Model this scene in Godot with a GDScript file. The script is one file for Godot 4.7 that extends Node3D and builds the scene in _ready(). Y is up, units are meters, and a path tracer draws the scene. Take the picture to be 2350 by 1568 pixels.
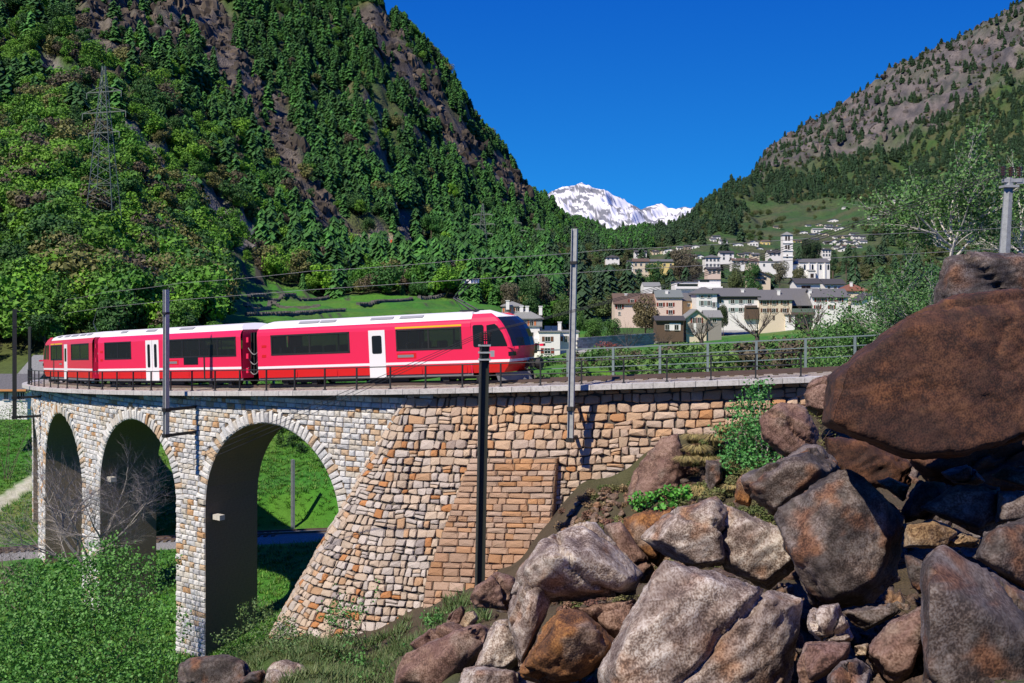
extends Node3D
# A red narrow gauge train on a curved stone viaduct in an alpine valley.
# World: metres, y up, the eye at the origin looking along -z. "Sheet" units below are the survey grid
# in which the place was laid out: (sx, sy) a bearing and a height angle, with a distance in metres.
const FL := 2589.9
const CX := 1175.0
const CY := 667.1
const CC := Vector2(21.34, -115.63)      # centre of the railway curve (x, z)
const RW := 64.9                         # radius of the viaduct's outer face
const RS := 65.65                        # radius of the slab edge

var rng := RandomNumberGenerator.new()
var nz := FastNoiseLite.new()
var nz2 := FastNoiseLite.new()
var used := {}
var M := {}
var TX := {}

class MB:
	var v := PackedVector3Array()
	var c := PackedColorArray()
	var col := Color.WHITE
	func tri(a: Vector3, b: Vector3, d: Vector3) -> void:
		v.push_back(a); v.push_back(b); v.push_back(d)
		c.push_back(col); c.push_back(col); c.push_back(col)
	func quad(a: Vector3, b: Vector3, d: Vector3, e: Vector3) -> void:
		tri(a, b, d); tri(a, d, e)
	func box(o: Vector3, x: Vector3, y: Vector3, z: Vector3) -> void:   # centre and half axes
		var p := [o - x - y - z, o + x - y - z, o + x + y - z, o - x + y - z, o - x - y + z, o + x - y + z, o + x + y + z, o - x + y + z]
		quad(p[4], p[7], p[6], p[5]); quad(p[1], p[2], p[3], p[0])
		quad(p[0], p[3], p[7], p[4]); quad(p[5], p[6], p[2], p[1])
		quad(p[7], p[3], p[2], p[6]); quad(p[0], p[4], p[5], p[1])
	func abox(lo: Vector3, hi: Vector3) -> void:
		var h := (hi - lo) * 0.5
		box((lo + hi) * 0.5, Vector3(h.x, 0, 0), Vector3(0, h.y, 0), Vector3(0, 0, h.z))
	func bar(a: Vector3, b: Vector3, w: float, h := -1.0) -> void:
		if h < 0.0: h = w
		var d := b - a
		var side := d.cross(Vector3.UP)
		if side.length() < 0.001: side = Vector3.RIGHT
		side = side.normalized()
		var up := side.cross(d).normalized()
		box((a + b) * 0.5, side * w * 0.5, up * h * 0.5, -d * 0.5)
	func tube(path: PackedVector3Array, rad: PackedFloat32Array, sides: int) -> void:
		var rings := []
		var ref := Vector3(0.31, 0.22, 0.92)
		for i in path.size():
			var t := (path[mini(i + 1, path.size() - 1)] - path[maxi(i - 1, 0)]).normalized()
			var n := t.cross(ref)
			if n.length() < 0.05: n = t.cross(Vector3(0.9, 0.1, -0.3))
			n = n.normalized()
			var b := t.cross(n)
			var ring := PackedVector3Array()
			for k in sides:
				var a := TAU * k / sides
				ring.push_back(path[i] + (n * cos(a) + b * sin(a)) * rad[i])
			rings.push_back(ring)
		for i in path.size() - 1:
			for k in sides:
				var k2 := (k + 1) % sides
				quad(rings[i][k], rings[i][k2], rings[i + 1][k2], rings[i + 1][k])
	func rod(a: Vector3, b: Vector3, r: float, sides := 6, r2 := -1.0) -> void:
		tube(PackedVector3Array([a, b]), PackedFloat32Array([r, r if r2 < 0.0 else r2]), sides)
	func leaf(p: Vector3, along: Vector3, side: Vector3) -> void:
		tri(p, p + along * 0.5 + side * 0.5, p + along)
		tri(p, p + along, p + along * 0.5 - side * 0.5)
	func prism(poly: PackedVector2Array, o: Vector3, ux: Vector3, uy: Vector3, uz: Vector3) -> void:
		# a convex outline (in ux, uy), pushed out along uz; the outline runs counter-clockwise seen against uz
		var n := poly.size()
		for i in range(1, n - 1):
			tri(o + ux * poly[0].x + uy * poly[0].y + uz, o + ux * poly[i + 1].x + uy * poly[i + 1].y + uz, o + ux * poly[i].x + uy * poly[i].y + uz)
			tri(o + ux * poly[0].x + uy * poly[0].y, o + ux * poly[i].x + uy * poly[i].y, o + ux * poly[i + 1].x + uy * poly[i + 1].y)
		for i in n:
			var a := o + ux * poly[i].x + uy * poly[i].y
			var b := o + ux * poly[(i + 1) % n].x + uy * poly[(i + 1) % n].y
			quad(a, a + uz, b + uz, b)

func mesh_of(b: MB, origin := Vector3.ZERO, smooth := false) -> ArrayMesh:
	var arr := []
	arr.resize(Mesh.ARRAY_MAX)
	if origin != Vector3.ZERO:
		for i in b.v.size(): b.v[i] -= origin
	arr[Mesh.ARRAY_VERTEX] = b.v
	arr[Mesh.ARRAY_COLOR] = b.c
	var n := PackedVector3Array()
	n.resize(b.v.size())
	for i in range(0, b.v.size(), 3):
		var f := (b.v[i + 2] - b.v[i]).cross(b.v[i + 1] - b.v[i]).normalized()
		n[i] = f; n[i + 1] = f; n[i + 2] = f
	if smooth:
		var acc := {}
		for i in b.v.size():
			var k := Vector3i((b.v[i] * 2000.0).round())
			acc[k] = acc.get(k, Vector3.ZERO) + n[i]
		for i in b.v.size():
			n[i] = (acc[Vector3i((b.v[i] * 2000.0).round())] as Vector3).normalized()
	arr[Mesh.ARRAY_NORMAL] = n
	var m := ArrayMesh.new()
	m.add_surface_from_arrays(Mesh.PRIMITIVE_TRIANGLES, arr)
	return m

func grid_mesh(pts: PackedVector3Array, cols: PackedColorArray, w: int, h: int) -> ArrayMesh:
	var nrm := PackedVector3Array()
	nrm.resize(w * h)
	var idx := PackedInt32Array()
	idx.resize((w - 1) * (h - 1) * 6)
	var q := 0
	for j in h - 1:
		for i in w - 1:
			var a := j * w + i
			var b := a + 1
			var c := a + w
			var d := c + 1
			var n1 := (pts[c] - pts[b]).cross(pts[d] - pts[a])
			nrm[a] += n1; nrm[b] += n1; nrm[c] += n1; nrm[d] += n1
			idx[q] = a; idx[q + 1] = c; idx[q + 2] = b
			idx[q + 3] = b; idx[q + 4] = c; idx[q + 5] = d
			q += 6
	# front faces run clockwise: (c - a) x (b - a) for the order a, c, b
	var f := (pts[idx[2]] - pts[idx[0]]).cross(pts[idx[1]] - pts[idx[0]])
	var s := 1.0 if f.dot(nrm[0]) >= 0.0 else -1.0
	for i in nrm.size(): nrm[i] = nrm[i].normalized() * s
	var arr := []
	arr.resize(Mesh.ARRAY_MAX)
	arr[Mesh.ARRAY_VERTEX] = pts
	arr[Mesh.ARRAY_NORMAL] = nrm
	arr[Mesh.ARRAY_COLOR] = cols
	arr[Mesh.ARRAY_INDEX] = idx
	var m := ArrayMesh.new()
	m.add_surface_from_arrays(Mesh.PRIMITIVE_TRIANGLES, arr)
	return m

func numbered(called: String, parent: Node) -> String:
	var key := called + "|" + str(parent.get_instance_id())
	var k: int = used.get(key, 0)
	used[key] = k + 1
	return called if k == 0 else "%s_%03d" % [called, k]

func put_mesh(called: String, m: Mesh, mt: Material, parent: Node = null, at := Vector3.ZERO) -> MeshInstance3D:
	var p: Node = parent if parent else self
	var o := MeshInstance3D.new()
	o.name = numbered(called, p)
	o.mesh = m
	o.material_override = mt
	o.position = at
	p.add_child(o, true)
	return o

func obj(called: String, b: MB, mt: Material, parent: Node = null, origin := Vector3.ZERO, smooth := false) -> MeshInstance3D:
	return put_mesh(called, mesh_of(b, origin, smooth), mt, parent)

func tag(o: Node, label: String, category := "", group := "", kind := "") -> Node:
	if label: o.set_meta("label", label)
	if category: o.set_meta("category", category)
	if group: o.set_meta("group", group)
	if kind: o.set_meta("kind", kind)
	return o

func thing(called: String, label: String, category: String, at := Vector3.ZERO, turn := 0.0, group := "") -> Node3D:
	var o := Node3D.new()
	o.name = numbered(called, self)
	add_child(o, true)
	o.position = at
	o.rotation.y = turn
	tag(o, label, category, group)
	return o

func copy_of(src: Node3D, at: Vector3, turn: float, size := Vector3.ONE, label := "", group := "") -> Node3D:
	var o: Node3D = src.duplicate()
	o.name = numbered(str(src.name), self)
	add_child(o, true)
	o.position = at
	o.rotation.y = turn
	o.scale = size
	if label: o.set_meta("label", label)
	if group: o.set_meta("group", group)
	return o

func swarm(called: String, m: Mesh, mt: Material, xf: Array, cols: Array, parent: Node, label := "") -> MultiMeshInstance3D:
	var mm := MultiMesh.new()
	mm.transform_format = MultiMesh.TRANSFORM_3D
	mm.use_colors = cols.size() > 0
	mm.mesh = m
	mm.instance_count = xf.size()
	for i in xf.size():
		mm.set_instance_transform(i, xf[i])
		if cols.size(): mm.set_instance_color(i, cols[i])
	var o := MultiMeshInstance3D.new()
	var p: Node = parent if parent else self
	o.name = numbered(called, p)
	o.multimesh = mm
	o.material_override = mt
	o.set_meta("kind", "stuff")
	if label: o.set_meta("label", label)
	p.add_child(o, true)
	return o

# survey helpers
func P(sx: float, sy: float, d: float) -> Vector3:
	return Vector3((sx - CX) / FL * d, (CY - sy) / FL * d, -d)

func arc(phi: float, r: float, y: float) -> Vector3:
	return Vector3(CC.x + r * sin(phi), y, CC.y + r * cos(phi))

func deck(phi: float) -> float:
	return -6.907 + 0.052 * (phi + 1.017) * 65.209

func rf(a: float, b: float) -> float:
	return rng.randf_range(a, b)

func jit(c: Color, k: float) -> Color:
	var f := 1.0 + rf(-k, k)
	return Color(c.r * f, c.g * f, c.b * f)

# materials
func lin(r: float, g: float, b: float) -> Color:
	return Color(r, g, b).linear_to_srgb()

func mat(key: String, c: Color, rough := 0.8, metal := 0.0) -> StandardMaterial3D:   # c: linear base colour
	if M.has(key): return M[key]
	var m := StandardMaterial3D.new()
	m.resource_name = key
	m.albedo_color = Color(c.r, c.g, c.b).linear_to_srgb()
	m.roughness = rough
	m.metallic = metal
	M[key] = m
	return m

func vmat(key: String, rough := 0.9) -> StandardMaterial3D:
	var m := mat(key, Color.WHITE, rough)
	m.vertex_color_use_as_albedo = true
	return m

func skin(m: StandardMaterial3D, tx: Texture2D, scale: float, bump := 0.0, btx: Texture2D = null) -> StandardMaterial3D:
	m.albedo_texture = tx
	m.uv1_triplanar = true
	m.uv1_world_triplanar = true
	m.uv1_triplanar_sharpness = 4.0
	m.uv1_scale = Vector3.ONE / scale
	if bump > 0.0:
		m.heightmap_enabled = true
		m.heightmap_scale = bump * 100.0
		m.heightmap_texture = btx if btx else tx
	return m

func noise_img(size: int, freq: float, oct: int, kind: int, sd: int, ridged := false) -> PackedByteArray:
	var n := FastNoiseLite.new()
	n.noise_type = kind
	n.frequency = freq
	n.seed = sd
	n.fractal_octaves = oct
	n.fractal_type = FastNoiseLite.FRACTAL_RIDGED if ridged else FastNoiseLite.FRACTAL_FBM
	if kind == FastNoiseLite.TYPE_CELLULAR:
		n.cellular_return_type = FastNoiseLite.RETURN_DISTANCE
	var im := n.get_seamless_image(size, size)
	im.convert(Image.FORMAT_L8)
	return im.get_data()

func ramp_tex(data: PackedByteArray, size: int, stops: Array) -> ImageTexture:   # stops: [value 0..1, linear Color] in order
	var lut := PackedByteArray()
	lut.resize(768)
	for i in 256:
		var t := i / 255.0
		var c: Color = stops[0][1]
		for k in range(1, stops.size()):
			if t >= stops[k - 1][0]:
				var u := clampf((t - stops[k - 1][0]) / maxf(stops[k][0] - stops[k - 1][0], 0.001), 0.0, 1.0)
				c = (stops[k - 1][1] as Color).lerp(stops[k][1], u)
		c = c.linear_to_srgb()
		lut[i * 3] = int(clampf(c.r, 0, 1) * 255.0); lut[i * 3 + 1] = int(clampf(c.g, 0, 1) * 255.0); lut[i * 3 + 2] = int(clampf(c.b, 0, 1) * 255.0)
	var out := PackedByteArray()
	out.resize(size * size * 3)
	for i in size * size:
		var k := data[i] * 3
		out[i * 3] = lut[k]; out[i * 3 + 1] = lut[k + 1]; out[i * 3 + 2] = lut[k + 2]
	return ImageTexture.create_from_image(Image.create_from_data(size, size, false, Image.FORMAT_RGB8, out))

func mixed(a: PackedByteArray, b: PackedByteArray, wa: float, wb: float, off := 0.0) -> PackedByteArray:
	var o := PackedByteArray()
	o.resize(a.size())
	for i in a.size():
		o[i] = int(clampf(a[i] * wa + b[i] * wb + off, 0.0, 255.0))
	return o

func G(v: float) -> Color: return Color(v, v, v)
func K(r: float, g: float, b: float) -> Color: return Color(r, g, b)
func _ready() -> void:
	rng.seed = 7
	nz.seed = 11; nz.frequency = 1.0; nz.fractal_octaves = 4
	nz2.seed = 23; nz2.frequency = 1.0; nz2.fractal_octaves = 3
	# camera
	var cam := Camera3D.new()
	cam.name = "camera"
	cam.keep_aspect = Camera3D.KEEP_HEIGHT
	cam.set_frustum(2.0 * 0.2 * 784.0 / FL, Vector2(0, -0.2 * (784.0 - CY) / FL), 0.2, 30000.0)
	add_child(cam)
	# sky
	var sm := ProceduralSkyMaterial.new()
	sm.sky_top_color = Color8(0, 66, 176)
	sm.sky_horizon_color = Color8(46, 160, 240)
	sm.sky_curve = 0.1
	sm.ground_bottom_color = Color8(40, 46, 36)
	sm.ground_horizon_color = Color8(66, 120, 150)
	sm.sun_angle_max = 1.0
	var env := Environment.new()
	env.background_mode = Environment.BG_SKY
	env.sky = Sky.new()
	env.sky.sky_material = sm
	env.tonemap_mode = Environment.TONE_MAPPER_LINEAR
	env.tonemap_exposure = 1.15
	env.sdfgi_enabled = true
	env.ssao_enabled = true
	env.ssil_enabled = true
	var we := WorldEnvironment.new()
	we.name = "world_environment"
	we.environment = env
	add_child(we)
	# sun: high on the left, behind the eye
	var sun := DirectionalLight3D.new()
	sun.name = "sun"
	sun.light_energy = 1.6
	sun.light_color = Color(1.0, 0.95, 0.87)
	sun.light_angular_distance = 0.5
	sun.shadow_enabled = true
	add_child(sun)
	sun.look_at_from_position(Vector3(-0.50, 0.82, 0.57), Vector3.ZERO)
	make_materials()
	prepare_ground()
	build_ground()
	build_viaduct()
	build_retaining_wall()
	build_track()
	build_railings()
	build_train()
	build_masts()
	build_boulders()
	build_village()
	build_fields()
	build_crags()
	build_forest()
	build_near_plants()

func make_materials() -> void:
	var S := 512
	var fbm := noise_img(S, 0.012, 6, FastNoiseLite.TYPE_SIMPLEX_SMOOTH, 3)
	var fine := noise_img(S, 0.06, 4, FastNoiseLite.TYPE_SIMPLEX_SMOOTH, 5)
	var grit := noise_img(S, 0.16, 3, FastNoiseLite.TYPE_SIMPLEX, 9)
	var cell := noise_img(S, 0.05, 1, FastNoiseLite.TYPE_CELLULAR, 4)
	var ridge := noise_img(S, 0.015, 5, FastNoiseLite.TYPE_SIMPLEX_SMOOTH, 8, true)
	TX.rock = ramp_tex(mixed(mixed(fbm, fine, 0.5, 0.5), grit, 0.62, 0.38), S, [[0.0, G(0.12)], [0.38, K(0.26, 0.21, 0.19)], [0.45, K(0.5, 0.42, 0.37)], [0.5, K(0.62, 0.55, 0.5)], [0.545, G(0.8)], [0.57, K(0.6, 0.54, 0.5)], [0.62, G(1.0)], [1.0, G(1.0)]])
	TX.rockbump = ramp_tex(mixed(mixed(fbm, ridge, 0.5, 0.4), grit, 0.75, 0.3), S, [[0.0, G(0.0)], [1.0, G(1.0)]])
	TX.cliff = ramp_tex(mixed(mixed(ridge, fine, 0.5, 0.5), grit, 0.6, 0.4), S, [[0.0, G(0.2)], [0.36, G(0.4)], [0.5, G(0.75)], [0.62, G(1.0)], [1.0, G(1.0)]])
	TX.stone = ramp_tex(mixed(fbm, fine, 0.5, 0.5), S, [[0.0, G(0.45)], [0.42, G(0.78)], [0.55, G(0.95)], [1.0, G(1.0)]])
	TX.lichen = ramp_tex(mixed(fine, grit, 0.6, 0.4), S, [[0.0, K(0.3, 0.22, 0.2)], [0.4, K(0.55, 0.43, 0.38)], [0.5, K(0.78, 0.72, 0.66)], [0.58, G(0.95)], [1.0, G(1.0)]])
	TX.grass = ramp_tex(mixed(fbm, grit, 0.4, 0.6), S, [[0.0, K(0.45, 0.5, 0.35)], [0.45, K(0.75, 0.75, 0.6)], [0.6, K(1.0, 1.0, 0.9)], [1.0, G(1.0)]])
	TX.gravel = ramp_tex(mixed(cell, grit, 0.6, 0.5), S, [[0.0, G(0.3)], [0.35, G(0.55)], [0.6, G(0.9)], [1.0, G(1.0)]])
	TX.slate = ramp_tex(mixed(fbm, grit, 0.5, 0.5), S, [[0.0, G(0.5)], [0.45, G(0.75)], [0.6, G(1.0)], [1.0, G(1.0)]])
	TX.plaster = ramp_tex(mixed(fbm, fine, 0.6, 0.4), S, [[0.0, G(0.78)], [0.5, G(0.95)], [1.0, G(1.0)]])
	TX.metal = ramp_tex(fbm, S, [[0.0, G(0.7)], [0.5, G(0.92)], [1.0, G(1.0)]])
	TX.cells = ramp_tex(cell, S, [[0.0, G(0.0)], [1.0, G(1.0)]])
	skin(vmat("ground", 0.95), TX.grass, 9.0, 0.25, TX.rockbump)
	skin(vmat("boulder", 0.85), TX.rock, 5.2, 0.035, TX.rockbump)
	skin(vmat("mortar", 0.95), TX.stone, 3.0)
	vmat("leaves", 0.6)
	M.leaves.backlight_enabled = true
	M.leaves.backlight = Color(0.5, 0.5, 0.5)
	vmat("bark", 0.9)
	vmat("plain", 0.7)
	vmat("paint", 0.5)
	skin(vmat("concrete", 0.85), TX.stone, 1.7, 0.006)
	skin(vmat("gravel", 0.95), TX.gravel, 1.6, 0.05)
	skin(vmat("plaster", 0.9), TX.plaster, 4.0)
	skin(vmat("slate", 0.8), TX.slate, 2.2, 0.03)
	mat("glass_dark", K(0.012, 0.015, 0.02), 0.08)
	M.glass_dark.metallic_specular = 0.6

# ---- the lie of the land: heights over (bearing column, distance), near part in metres, far part as sight heights
var cols_x := PackedFloat32Array()
var tab := []
const NK := 150
func kd(k: float) -> float: return 5.0 * exp(k * log(4200.0 / 5.0) / (NK - 1))

func land(sx: float, near: Array, far: Array) -> void:
	var ds := PackedFloat32Array()
	var ys := PackedFloat32Array()
	for i in near.size():
		ds.push_back((i + 1) * 10.0)
		ys.push_back(near[i])
	for f in far:
		ds.push_back(f[0])
		ys.push_back((CY - f[1]) / FL * f[0])
	var row := PackedFloat32Array()
	for k in NK:
		var d := kd(k)
		var i := 0
		while i < ds.size() - 1 and ds[i + 1] < d: i += 1
		if d <= ds[0]: row.push_back(ys[0] + (ds[0] - d) * 0.12)
		elif i >= ds.size() - 1: row.push_back(ys[ds.size() - 1] - (d - ds[ds.size() - 1]) * 0.15)
		else: row.push_back(lerpf(ys[i], ys[i + 1], (d - ds[i]) / (ds[i + 1] - ds[i])))
	for pass_ in 2:
		var r2 := row.duplicate()
		for k in range(1, NK - 1): r2[k] = row[k - 1] * 0.25 + row[k] * 0.5 + row[k + 1] * 0.25
		row = r2
	cols_x.push_back(sx)
	tab.push_back(row)

func prepare_ground() -> void:
	land(-900, [-16,-19,-21,-21,-21,-20.5,-20.5,-20.5,-20,-18], [[130,900],[160,760],[200,600],[260,420],[340,260],[450,100],[600,-60],[800,-200],[1100,-330],[1500,-420]])
	land(-300, [-15,-18,-20,-20.5,-20.5,-20.5,-20.5,-20.5,-20,-18.6], [[120,990],[140,880],[160,780],[190,650],[240,510],[300,400],[380,290],[480,170],[620,20],[800,-110],[1100,-260],[1500,-330]])
	land(0, [-14,-17,-19,-20,-20.5,-20.5,-20.5,-20.3,-19.6,-18.6], [[120,1000],[135,900],[150,825],[180,720],[220,580],[260,480],[350,330],[450,200],[600,40],[800,-90],[1100,-210],[1500,-260]])
	land(200, [-13,-16,-18.5,-20,-20.5,-20.5,-20.5,-20,-19,-17.5], [[120,960],[140,850],[160,770],[190,650],[240,500],[300,410],[380,310],[480,215],[620,90],[800,-50],[1100,-190],[1500,-250]])
	land(400, [-12,-15,-17.5,-19.5,-20.5,-21,-20.5,-19,-17.5,-15.5], [[120,900],[150,800],[200,710],[240,640],[300,545],[380,445],[480,335],[620,195],[800,30],[1000,-110],[1300,-200],[1600,-240]])
	land(560, [-9,-12,-14.2,-15.6,-16.6,-20,-20,-18.5,-16.5,-14.5], [[125,860],[160,775],[200,730],[240,703],[280,688],[320,640],[400,560],[500,455],[620,330],[800,145],[1000,-30],[1300,-150],[1600,-200]])
	land(700, [-8,-11,-12.8,-13.9,-15.3,-18.5,-18.8,-18,-16.2,-14], [[125,850],[160,780],[200,741],[250,710],[300,692],[340,675],[380,640],[450,575],[560,470],[680,355],[850,190],[1050,20],[1300,-90],[1600,-150]])
	land(850, [-7,-10,-12,-14,-15.8,-16.8,-16,-15.5,-14.5,-12.5], [[130,850],[160,790],[200,752],[260,713],[320,690],[400,655],[460,615],[520,575],[600,500],[700,400],[850,265],[1050,100],[1200,20],[1330,-10],[1500,60],[1900,160]])
	land(950, [-6,-9.4,-11.6,-13.2,-14.8,-15.5,-12,-11.5,-11,-10], [[130,845],[160,800],[200,758],[260,716],[340,680],[420,650],[500,620],[600,560],[700,480],[850,360],[1000,235],[1150,130],[1250,75],[1450,150],[1900,260]])
	land(1000, [-5.6,-9,-11,-12.7,-14.3,-15,-9,-9,-9,-8.6], [[130,840],[160,803],[200,762],[260,720],[340,685],[420,655],[500,628],[600,590],[700,540],[850,445],[1000,330],[1150,205],[1260,120],[1450,210],[1900,330]])
	land(1050, [-5.3,-8.7,-10.7,-12.3,-13.9,-14.5,-7.5,-8,-8,-7.6], [[130,838],[160,805],[200,766],[260,722],[340,690],[420,660],[500,633],[600,605],[700,570],[850,490],[1000,390],[1150,275],[1260,205],[1450,300],[1900,400]])
	land(1100, [-6,-9.5,-11.2,-12.6,-13.6,-13.8,-6.6,-7,-7.2,-7.2], [[130,836],[160,808],[200,770],[260,728],[340,695],[420,664],[500,640],[700,595],[850,535],[1000,455],[1150,350],[1270,278],[1500,380],[1900,450]])
	land(1150, [-5.8,-9.4,-11.2,-12.3,-12.9,-12.8,-6.3,-6.8,-7.1,-7.3], [[130,838],[160,815],[200,785],[260,740],[340,705],[420,672],[500,646],[700,608],[850,565],[1000,505],[1150,420],[1280,348],[1600,450],[2000,500]])
	land(1195, [-5.7,-9.2,-11.2,-12,-12.2,-11.8,-6.1,-6.6,-7,-7.2], [[130,838],[160,825],[200,815],[240,822],[300,760],[360,715],[420,685],[500,655],[700,615],[850,585],[1000,545],[1150,480],[1300,413],[1700,500]])
	land(1250, [-5.5,-9,-11,-11.5,-11,-10.2,-6,-6.4,-6.7,-6.9], [[130,840],[160,835],[200,828],[240,825],[300,790],[360,745],[430,705],[520,665],[700,625],[900,597],[1100,565],[1300,512],[1500,464],[1900,540]])
	land(1330, [-5.2,-8.8,-10.6,-11,-9.4,-8.5,-5.9,-6.2,-6.4,-6.6], [[130,832],[160,826],[200,815],[240,806],[280,797],[340,755],[420,715],[520,675],[700,632],[900,608],[1200,580],[1500,555],[1800,516],[2300,560]])
	land(1430, [-5,-8.5,-10,-10.2,-8.8,-7,-5.8,-6,-6.2,-6.4], [[130,830],[160,824],[200,812],[240,802],[280,793],[310,768],[400,735],[520,685],[650,640],[900,610],[1200,590],[1500,570],[2000,562],[2500,550],[3000,575]])
	land(1520, [-5,-8.2,-9.6,-9.5,-7.6,-5.2,-5.7,-6,-6.2,-6.4], [[130,831],[160,823],[200,811],[250,795],[300,776],[350,757],[420,735],[520,690],[600,660],[700,630],[850,605],[1000,585],[1300,560],[1600,550],[1850,532],[2300,560]])
	land(1650, [-4.8,-8,-9,-8.6,-6.2,-4.9,-5.4,-5.8,-6.2,-6.5], [[130,826],[160,818],[200,803],[250,786],[320,766],[380,745],[450,720],[550,680],[650,650],[780,620],[900,590],[1000,565],[1200,535],[1500,500],[1850,452],[2300,500]])
	land(1750, [-4.8,-7.8,-9,-8.4,-5.4,-4.5,-5,-5.5,-5.9,-6.2], [[130,824],[160,815],[200,800],[250,782],[320,760],[400,735],[500,700],[600,672],[700,650],[780,638],[900,605],[1000,575],[1200,540],[1500,500],[1850,440],[2100,425],[2600,395],[3000,372],[3600,430]])
	land(1900, [-4.6,-7.4,-9.8,-8.2,-4.8,-4,-4.3,-4.5,-4.6,-4.7], [[130,790],[160,785],[200,778],[300,752],[400,725],[500,690],[600,665],[700,650],[780,637],[900,605],[1000,575],[1200,525],[1500,475],[1800,440],[2200,380],[2800,300],[3150,260],[3700,330]])
	land(2050, [-4.5,-6.8,-9.6,-7.8,-4.4,-3.3,-3,-2.6,-2.2,-1.8], [[130,715],[200,730],[300,735],[500,680],[700,640],[900,600],[1000,570],[1200,510],[1400,470],[1700,440],[2000,385],[2600,260],[3150,152],[3800,230]])
	land(2200, [-4.4,-6.5,-9.3,-7.4,-3.9,-2.5,-1.5,-0.5,0.5,1.5], [[130,670],[200,700],[300,712],[500,660],[700,620],[900,580],[1100,520],[1300,470],[1600,410],[2000,310],[2600,180],[3100,87],[3700,150]])
	land(2350, [-4.3,-6.3,-9,-7,-3.5,-1.5,-0.3,0.8,1.9,3], [[130,640],[200,670],[300,690],[500,630],[700,590],[900,550],[1100,500],[1300,450],[1600,370],[2000,250],[2500,110],[3000,5],[3600,60]])
	land(2650, [-4.3,-6.2,-8.5,-6.5,-3.2,-0.5,1,2.5,4,5.5], [[130,600],[200,640],[300,650],[500,590],[700,545],[900,505],[1100,450],[1300,390],[1600,300],[2000,150],[2500,-20],[3000,-140],[3600,-120]])
	land(3200, [-4.3,-6,-5,-4,-3,1,3,5,7,9], [[130,540],[200,560],[300,560],[500,500],[700,450],[900,400],[1100,340],[1300,280],[1600,180],[2000,20],[2500,-160],[3000,-300],[3600,-300]])

func track_low(t: float) -> Vector3:   # the lower loop of the line, seen left of and through the viaduct
	return Vector3(lerpf(-52.0, 6.0, t), lerpf(-20.4, -16.8, t), -83.0 - 3.0 * sin(t * PI) + 2.0 * t)

func raw_h(sx: float, d: float) -> float:
	var k := clampf(log(maxf(d, 5.0) / 5.0) / log(4200.0 / 5.0) * (NK - 1), 0.0, NK - 1.001)
	var k0 := int(k)
	var kt := k - k0
	var n := cols_x.size()
	var x := clampf(sx, cols_x[0], cols_x[n - 1] - 0.01)
	var i := 0
	while i < n - 2 and cols_x[i + 1] <= x: i += 1
	var t := (x - cols_x[i]) / (cols_x[i + 1] - cols_x[i])
	var a := maxi(i - 1, 0)
	var b := mini(i + 2, n - 1)
	var ya: float = lerpf(tab[a][k0], tab[a][k0 + 1], kt)
	var y0: float = lerpf(tab[i][k0], tab[i][k0 + 1], kt)
	var y1: float = lerpf(tab[i + 1][k0], tab[i + 1][k0 + 1], kt)
	var yb: float = lerpf(tab[b][k0], tab[b][k0 + 1], kt)
	# Hermite with slopes by real column spacing
	var w := cols_x[i + 1] - cols_x[i]
	var m0 := (y1 - ya) / maxf(cols_x[i + 1] - cols_x[a], 1.0) * w
	var m1 := (yb - y0) / maxf(cols_x[b] - cols_x[i], 1.0) * w
	var t2 := t * t
	var t3 := t2 * t
	return (2 * t3 - 3 * t2 + 1) * y0 + (t3 - 2 * t2 + t) * m0 + (3 * t2 - 2 * t3) * y1 + (t3 - t2) * m1

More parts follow.
